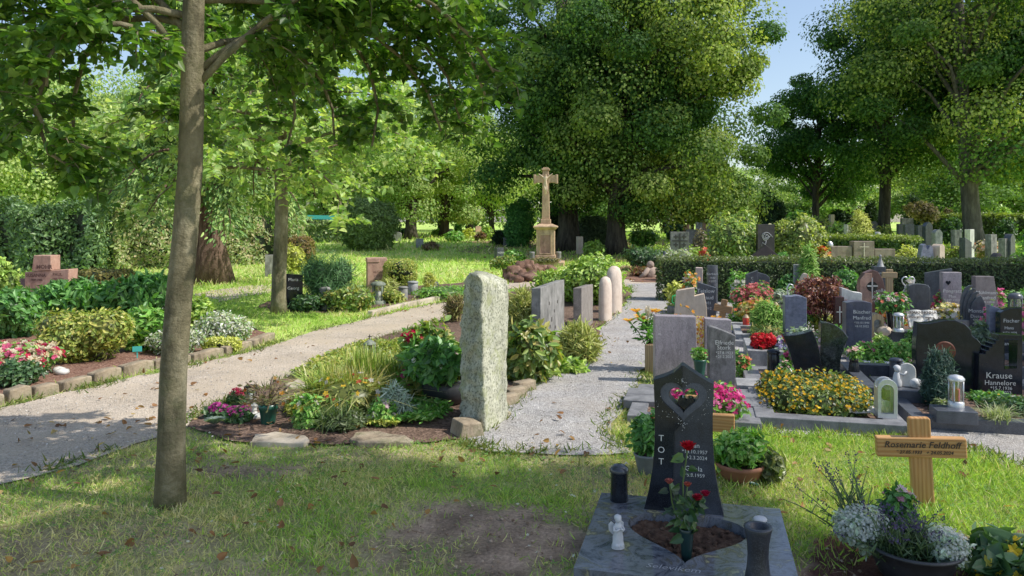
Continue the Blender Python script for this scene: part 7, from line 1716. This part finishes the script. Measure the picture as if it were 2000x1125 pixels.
flowers('white lily blooms before the dark hollow-topped gravestone', 1768, 1786, 548, None, WHT, 14, .08, 189, Y=11.0, n=160, zb=.7)
potted('bouquet of white and coral flowers in a dark vase left of the glass lantern', 1742, 640, .14, .24, m_black, 'laurel', .25, 600, .055, 190, .36, Y=9.6, blossoms=[(36, .055, WHT), (26, .055, [(.75, .2, .12), (.72, .3, .4)])], z0=.18)
lantern('clear glass lantern with a steel lid on the book grave edging', 1760, 648, .13, .24, m_steel, 'round', Y=9.3, candle=m_wax).location.z = .2
o = thing('grave_lantern', 'pale bronze lantern with an arched window right of the blue-black gravestone', 'lantern', (XU(1712, 9.6), 9.6, .1), -.2)
Geo().prism(arch(.15, .30), -.06, .06, holes=[[(x_, z_ + .04) for x_, z_ in arch(.09, .19)]]).build('arched_frame', m_woodp, o, bevel=.006); Geo().prism([(x_, z_ + .04) for x_, z_ in arch(.088, .187)], -.02, -.015).build('glass', m_glass, o)
tag(Geo().blob((0, 0, .06), (.09, .07, .07), 3, .2, 2, 4).build('pale_stone', m_beige, None, (XU(1728, 9.5), 9.5, .12)), 'pale rounded stone beside the arched bronze lantern', 'stone')
flowers('orange and pink flowers behind the coral bouquet', 1722, 1775, 605, None, ORG + PINK, 80, .055, 191, Y=10.4, n=500, lobes=3)
shrub('lush green shrub before the hedge behind the pale marble stone', 1622, 1690, 520, None, 'laurel', 1500, .08, 'leaf', 192, Y=12.8, lobes=4)
shrub('green bushy plants between the hedge and the maple', 1515, 1560, 535, None, 'laurel', 900, .08, 'leaf', 193, Y=13.2, lobes=3)
potted('silver pot with grey-green plant before the hedge', 1531, 590, .2, .22, m_steel, 'grey', .26, 500, .06, 194, .4, Y=12.3)
tag(Geo().blob((0, 0, .22), (.36, .2, .42), 3, .18, 1.5, 5).build('gravestone', stone('pink_boulder', [(.3, .2, .19), (.42, .3, .28)], 7, .8, .3, 30), None, (XU(1598, 12.6), 12.6, 0)), 'pinkish boulder gravestone behind the Japanese maple', 'gravestone')
headstone('pale carved gravestone half hidden left of the pinkish boulder', 1562, 1588, 534, None, lambda w, h: prof_round(w, h, .3), .13, m_beige, -.2, Y=12.3)
shrub('upright bright green column conifer rising above the hedge', 1564, 1594, 480, None, 'thuja', 2200, .10, 'needle', 195, Y=13.2, mat=m_needle, droop=.8, up=.9, ry=1.0, aspect=1.4, name='column_conifer', cat='conifer', rough=.1)
headstone('dark small gravestone with a white plate left of the column conifer', 1553, 1566, 517, None, None, .12, m_grey, -.2, Y=13.4)
lantern('dark lantern below the column conifer', 1555, 575, .14, .3, m_dark, 'square', Y=12.4)
# filler planting on the graves between the stones
fi = [(1412, 640, 10.6, 'yg', YEL_, 'yellow-green bedding plants beside the tilted wooden cross'), (1440, 612, 11.3, 'green', WHT, 'white-flowered bedding plants left of the yellow and coral flowers'), (1560, 640, 9.0, 'grey', None, 'grey-leaved plants beside the blue-grey gravestone'), (1600, 655, 8.6, 'dark', WHT, 'dark plants with white blossoms left of the blue-black gravestone'), (1640, 640, 9.3, 'green', None, 'green plants beneath the pale marble stone'),
      (1790, 640, 9.2, 'laurel', None, 'dark green perennials before the open stone book'), (1870, 632, 9.2, 'yg', None, 'yellow-green perennials at the foot of the wave-layered stone'), (1960, 640, 9.2, 'laurel', PINK, 'pink-flowered plants above the staggered stones'), (1770, 575, 11.7, 'laurel', PINK, 'leafy plants with pink specks beneath the wire heart'), (1420, 690, 8.6, 'green', None, 'low green tuft on the grit behind the leaf-shaped gravestone'), (1905, 690, 7.6, 'grey', None, 'grey-green plants right of the tall black gravestone'),
      (1545, 610, 10.6, 'yg', ORG, 'yellow-green plants with orange flowers before the vivid phlox'), (1675, 640, 9.5, 'green', None, 'leafy plants between marble stone and blue-black stone'), (1590, 575, 12.0, 'laurel', None, 'dark leafy plants at the foot of the pinkish boulder')]
for i, (u, v, Y, c, bl, lab) in enumerate(fi):
    wv = 42 * 10 / Y; shrub(lab, u - wv / 2, u + wv / 2, v - 6, None, c, 500, .055, 'leaf', 200 + i, Y=Y, lobes=3, hmin=.12, blossoms=[(12, .05, bl)] if bl else None, name='bedding_plants', cat='plants')
for i, (u, Y, w_, d_, h_, lab) in enumerate(((1415, 11.4, .8, .8, .1, 'grey edging of the beige stone grave'), (1475, 12.2, .9, .8, .12, 'dark edging of the twin gravestones'), (1560, 9.4, .7, .8, .1, 'granite edging of the blue-grey gravestone'), (1625, 9.7, .8, .9, .1, 'pale edging of the marble stone grave'), (1712, 11.1, .8, .8, .12, 'brown edging of the rust-brown round gravestone'), (1860, 11.3, .8, .8, .12, 'grey edging of the mauve heart gravestone'), (1930, 10.6, .8, .8, .12, 'grey edging of the trapezoid gravestone'), (1960, 8.0, .8, .9, .12, 'dark edging of the staggered gravestone'), (1905, 9.5, .8, .8, .12, 'dark edging of the wave-layered gravestone'))):
    frame_(lab, (XU(u, Y), Y - .1), RY, w_, d_, .1, h_, [m_grey, m_dark, m_blue, m_beige, m_sand, m_grey, m_grey, m_dark, m_dark][i]); bed_soil((XU(u, Y), Y - .1), RY, w_ - .2, d_ - .2, .06)

# ------------------------------------------------------------------ beyond the clipped hedge
def far_stone(label, u0, u1, vt, Y, prof=None, mat=None, rot=0.0, t=.16, vb=None, **kw):
    return headstone(label, u0, u1, vt, None, prof, t, mat or m_greyd, rot, Y=Y, **kw)
o = far_stone('square pale stone with five carved crosses beyond the hedge end', 1311, 1346, 453, 23.5, None, m_greyd, -.1, t=.2)
wq = 35 * 23.5 / F; hq = ZV(453, 23.5) - hgt(0, 23.5); g = Geo()
cz_ = hq - wq * .5
def bar(x0, x1, z0, z1): g.box(x0, x1, -.112, -.102, z0, z1)
e = wq * .035; bar(-e, e, cz_ - wq * .42, cz_ + wq * .42); bar(-wq * .42, -e - .001, cz_ - e, cz_ + e); bar(e + .001, wq * .42, cz_ - e, cz_ + e)
for sx in (-1, 1):
    for sz in (-1, 1):
        x_, z_ = sx * wq * .22, cz_ + sz * wq * .22; k_ = wq * .13; f_ = wq * .05
        g.box(x_ - e, x_ + e, -.112, -.102, z_ - k_, z_ + k_); g.box(x_ - k_, x_ - e - .001, -.112, -.102, z_ - e, z_ + e); g.box(x_ + e + .001, x_ + k_, -.112, -.102, z_ - e, z_ + e)
g.build('carved_crosses', plain('carved_shadow', (.06, .055, .05), .9, 0, .1), o)
tag(Geo().lathe([(.05, 0), (.05, .6), (.03, .63)], 14).build('lamp_post', m_dark, None, (XU(1298, 22.5), 22.5, hgt(0, 22.5))), 'short dark post left of the five-cross stone', 'post')
shrub('variegated bush in front of the five-cross stone', 1292, 1352, 484, None, 'varieg', 1800, .07, 'leaf', 220, Y=19.5, lobes=4)
shrub('dark spreading bush left of the five-cross stone', 1218, 1300, 480, None, 'dark', 1900, .09, 'leaf', 221, Y=23, lobes=5)
shrub('bright low green planting around the five-cross stone', 1245, 1370, 470, None, 'bright', 1800, .1, 'leaf', 222, Y=25.5, lobes=6)
flowers('red and yellow flowers on a grave just beyond the hedge', 1362, 1388, 484, None, [(.75, .1, .06), (.78, .4, .06), (.72, .2, .15)], 60, .1, 223, Y=19.5, n=400, lobes=3)
far_stone('wide dark gravestone left of the rhododendrons', 1340, 1378, 448, 29, None, m_dark, 0)
shrub('dry brownish shrub before the wide dark gravestone', 1355, 1384, 452, None, [(.2, .17, .1), (.26, .2, .14)], 700, .12, 'leaf', 224, Y=26, inner=.5)
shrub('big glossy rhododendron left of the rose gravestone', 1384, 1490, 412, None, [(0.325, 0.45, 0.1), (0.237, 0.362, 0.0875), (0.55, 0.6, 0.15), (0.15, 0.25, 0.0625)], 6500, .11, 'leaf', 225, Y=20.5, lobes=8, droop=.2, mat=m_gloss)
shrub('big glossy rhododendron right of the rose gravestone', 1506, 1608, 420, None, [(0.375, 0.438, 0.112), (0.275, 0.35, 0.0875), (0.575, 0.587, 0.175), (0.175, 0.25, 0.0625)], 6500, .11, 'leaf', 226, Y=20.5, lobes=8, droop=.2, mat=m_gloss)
o = far_stone('dark gravestone engraved with a large rose between the rhododendrons', 1480, 1513, 438, 19.8, None, stone('brown_black_granite', [(.025, .02, .02), (.05, .042, .042)], 9, .35), 0)
wq = 33 * 19.8 / F; hq = ZV(438, 19.8) - hgt(0, 19.8); g = Geo(); cz_ = hq * .78
for k_, (r0, ph, ln) in enumerate(((.11, 0, 4.6), (.08, 2, 4.4), (.055, 4, 4.2), (.03, 1, 5))):
    g.tube([(r0 * math.cos(ph + a) * (1 + .12 * math.sin(3 * a)), -.085, cz_ + r0 * math.sin(ph + a)) for a in np.linspace(0, ln, 12)], .009, 5)
g.tube([(0, -.085, cz_ - .1), (-.03, -.085, cz_ - .25), (.0, -.085, cz_ - .4)], .008, 5); g.tube([(-.02, -.085, cz_ - .22), (-.1, -.085, cz_ - .16), (-.14, -.085, cz_ - .25), (-.03, -.085, cz_ - .26)], .007, 5); g.tube([(.12, -.085, cz_ + .05), (.17, -.085, cz_ - .02)], .007, 5)
g.build('carved_rose', m_engr, o)
far_stone('black gable-shaped gravestone just above the hedge', 1470, 1522, 478, 18.2, lambda w, h: [(-w / 2, 0), (w / 2, 0), (w / 2, h * .72), (0, h), (-w / 2, h * .72)], stone('brown_black_slate', [(.018, .011, .011), (.035, .022, .022)], 9, .5), 0)
clipped('green conifer ball right of the black gable-shaped gravestone', 1516, 1540, 494, None, Y=18.5, cols='laurel', n=900, size=.07, seed=5)
flowers('yellow and red flower bed left of the broad brown gravestone', 1592, 1628, 480, None, YEL_ + RED, 70, .1, 227, Y=20, n=700, cols='gold', lobes=3)
# broad three-part stone
Yb3 = 20.5; kb = Yb3 / F; zb3 = hgt(0, Yb3); o = thing('gravestone', 'broad brown three-part gravestone with a thin pale cross on its middle block', 'gravestone', (XU(1683, Yb3), Yb3, zb3))
m_brs = stone('brown_sandstone', [(.17, .125, .095), (.25, .195, .15), (.30, .245, .20)], 8, .8, .2, 40, stain=.2)
z = lambda v: ZV(v, Yb3) - zb3
Geo().box(-20 * kb, 20 * kb, -.14, .14, 0, z(471)).build('middle_block', m_brs, o, bevel=.01); Geo().box(-63 * kb, -22 * kb, -.1, .1, 0, z(481)).build('wing', m_brs, o, bevel=.01); Geo().box(22 * kb, 62 * kb, -.1, .1, 0, z(486)).build('wing', m_brs, o, bevel=.01)
Geo().box(-.012, .012, -.152, -.143, z(500), z(474)).box(-.13, .13, -.158, -.1525, z(482.5), z(481)).build('cross_inlay', plain('pale_inlay', (.6, .52, .42), .7, 0, .05), o)
tag(Geo().lathe([(.08, 0), (.09, .03), (.07, .1), (.02, .14)], 12).build('lamp_ornament', m_steel, None, (XU(1624, 20.4), 20.5, z(481) + zb3)), 'small metal lamp on the wing of the broad brown gravestone', 'lamp')
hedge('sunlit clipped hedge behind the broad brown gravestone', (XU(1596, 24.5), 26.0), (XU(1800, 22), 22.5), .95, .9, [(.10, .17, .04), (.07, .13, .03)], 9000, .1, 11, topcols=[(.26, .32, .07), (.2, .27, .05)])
shrub('rounded sunlit yellow-green bush right of the broad brown gravestone', 1744, 1800, 480, None, 'gold', 2300, .085, 'leaf', 228, Y=20.5, lobes=5)
o = far_stone('blue-grey twin-leaf gravestone behind the hedge', 1797, 1825, 476, 18.6, lambda w, h: [(-w / 2, 0), (w / 2, 0), (w * .5, h * .6), (w * .4, h * .9), (w * .2, h * .96), (.02 * w, h * .85), (-.02 * w, h * .85), (-w * .15, h), (-w * .35, h * .96), (-w * .5, h * .7)], m_blue, .1)
o = far_stone('pale yellowish gravestone beside the blue-grey twin-leaf stone', 1829, 1845, 477, 18.6, lambda w, h: prof_round(w, h, .06), m_beige, .5, t=.22)
for (u0, u1, vt, Y, pr, m_, rt, lab) in [(1825, 1841, 448, 27, 'r', m_grey, .2, 'grey rounded gravestone before the dark yew, above the twin-leaf stone'), (1863, 1879, 449, 27, None, m_greyd, .2, 'square grey gravestone left of the white narrow stone'), (1891, 1903, 448, 25.5, None, m_white, .4, 'narrow white gravestone at the foot of the leaning linden'), (1880, 1899, 464, 23, 's', m_dark, .4, 'dark slanted gravestone in the sunny lawn before the leaning linden'),
        (1931, 1948, 458, 23, None, m_greyd, .4, 'brownish-grey gravestone right of the leaning linden'), (1958, 1970, 466, 22, None, m_greyd, .5, 'low brown gravestone beside the banded stone'), (1968, 1984, 457, 22, 'r', m_dark, .5, 'dark banded gravestone with pale edges at the lawn side'),
        (1936, 1968, 494, 17.2, 'R', stone('dull_brown_granite', [(.045, .035, .037), (.08, .065, .065)], 8, .5), 0, 'dark round-topped gravestone peeping over the hedge'), (1890, 1932, 503, 17.0, 'R', m_black, 0, 'low black arch-shaped gravestone peeping over the hedge'),
        (1768, 1786, 438, 31, None, m_dark, 0, 'dark square gravestone in deep shade, nearest the twiggy tree'), (1755, 1763, 437, 33, None, m_dark, 0, 'narrow dark gravestone left of the dark square one'), (1793, 1806, 440, 30, None, m_dark, 0, 'dark gravestone in the shade right of the dark square one'), (1806, 1822, 434, 29, 'r', m_dark, .2, 'dark tall gravestone on the edge of the shaded row'), (1762, 1784, 426, 37, None, m_greyd, 0, 'grey square gravestone farthest back in the shaded row'),
        (1653, 1664, 438, 27.5, 's', m_white, .2, 'tilted white plaque above the sunlit hedge'), (1711, 1722, 453, 25, 'r', m_white, .2, 'small white rounded plaque above the sunlit hedge'), (1703, 1715, 432, 36, 'r', m_dark, 0, 'dark round-topped gravestone at the straight trunk'),
        (1360, 1372, 428, 38, None, m_grey, 0, 'far grey gravestone left of the tall reddish pillar stone'), (1374, 1381, 418, 36, None, m_sand, 0, 'far tall reddish pillar gravestone'), (1383, 1396, 428, 38, None, m_grey, 0, 'far grey gravestone right of the tall reddish pillar stone'), (1337, 1347, 438, 34, None, m_sand, .2, 'far small reddish gravestone left of the wide dark stone'), (1622, 1630, 419, 40, None, m_beige, .2, 'far pale yellow gravestone beneath the thin tree'), (1127, 1138, 462, 30, None, m_beige, .3, 'pale narrow gravestone between the two old linden trunks'), (1178, 1196, 448, 38, None, m_dark, 0, 'dark gravestone between the old linden trunks')]:
    pf = {None: None, 'r': lambda w, h: prof_round(w, h, .12), 'R': lambda w, h: prof_round(w, h, .55), 's': slant}[pr]
    far_stone(lab, u0, u1, vt, Y, pf, m_, rt, t=.2)
shrub('flame-shaped golden conifer above the sunlit hedge', 1660, 1700, 412, None, 'gold', 2600, .13, 'needle', 229, Y=27, ry=.9, mat=m_needle, droop=.5, up=.8, aspect=1.5, name='golden_conifer', cat='conifer', rough=.1)
shrub('rounded green bush at the picture edge beyond the hedge', 1978, 2060, 462, None, 'green', 2500, .1, 'leaf', 230, Y=20.5, lobes=4)
shrub('low green planting in front of the dark slanted gravestone', 1840, 1885, 478, None, 'yg', 900, .09, 'leaf', 231, Y=23.5, lobes=3)
flowers('sunny flower grave between the brownish-grey and the banded stones', 1905, 1962, 466, None, [(.75, .35, .2), (.78, .6, .3), (.75, .7, .6)], 70, .12, 232, Y=23.5, n=800, cols='gold', lobes=3)
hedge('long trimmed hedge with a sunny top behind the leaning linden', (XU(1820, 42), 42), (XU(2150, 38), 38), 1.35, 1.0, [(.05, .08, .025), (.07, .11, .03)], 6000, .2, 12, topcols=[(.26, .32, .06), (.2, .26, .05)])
for i, (u0, u1, vt, Y, c, lab) in enumerate([(1620, 1690, 432, 30, 'bright', 'bright bush behind the tilted white plaque'), (1700, 1745, 440, 31, 'yg', 'yellow-green bush behind the sunlit hedge'), (1840, 1880, 425, 36, 'dark', 'dark shaded bush left of the leaning linden'), (1945, 1985, 428, 34, 'dark', 'dark shaded bush right of the leaning linden'), (1945, 1975, 398, 44, 'bright', 'bright leafy shrub lit behind the long hedge'), (1990, 2050, 440, 30, 'green', 'green bush at the far right by the long hedge'),
        (1560, 1620, 420, 33, 'yg', 'pale bush beneath the sky gap tree'), (1225, 1290, 445, 33, 'green', 'green shrub beneath the yellowish old linden'), (1300, 1340, 430, 40, 'dark', 'dark shrub under the copper tree'), (1395, 1450, 405, 44, 'green', 'tall green shrub behind the left rhododendron'), (1530, 1580, 405, 44, 'green', 'tall green shrub behind the right rhododendron'), (1140, 1180, 470, 29, 'bright', 'light green low bush between the old lindens')]):
    shrub(lab, u0, u1, vt, None, c, 1400, .2 if Y > 35 else .14, 'leaf', 240 + i, Y=Y, lobes=4)
# toppled figure on the leaf-strewn grave
t = thing('grave_statue', 'small pale stone figure crouching on the leaf-strewn grave left of the hedge', 'statue', (XU(1271, 20.5), 20.5, hgt(0, 20.5)), .3)
g = Geo(); g.blob((0, 0, .12), (.2, .16, .2), 3, .15, 2, 3).blob((-.02, -.02, .36), (.1, .1, .11), 3, .1, 2, 4).tube([(-.1, -.05, .25), (-.25, -.1, .1), (-.36, -.1, .03)], [.07, .06, .05], 10).tube([(.1, -.05, .25), (.2, -.08, .12), (.22, -.1, .02)], [.06, .055, .05], 10); g.build('figure', stone('pinkish_weathered_stone', [(.3, .22, .18), (.42, .32, .26)], 6, .85, .3, 30), t)
shrub('patch of russet leaves and flowers on the grave left of the hedge', 1225, 1300, 520, None, [(.3, .13, .08), (.24, .1, .05), (.2, .18, .06)], 500, .09, 'leaf', 260, Y=21, lobes=4, hmin=.14)

grow_grass()
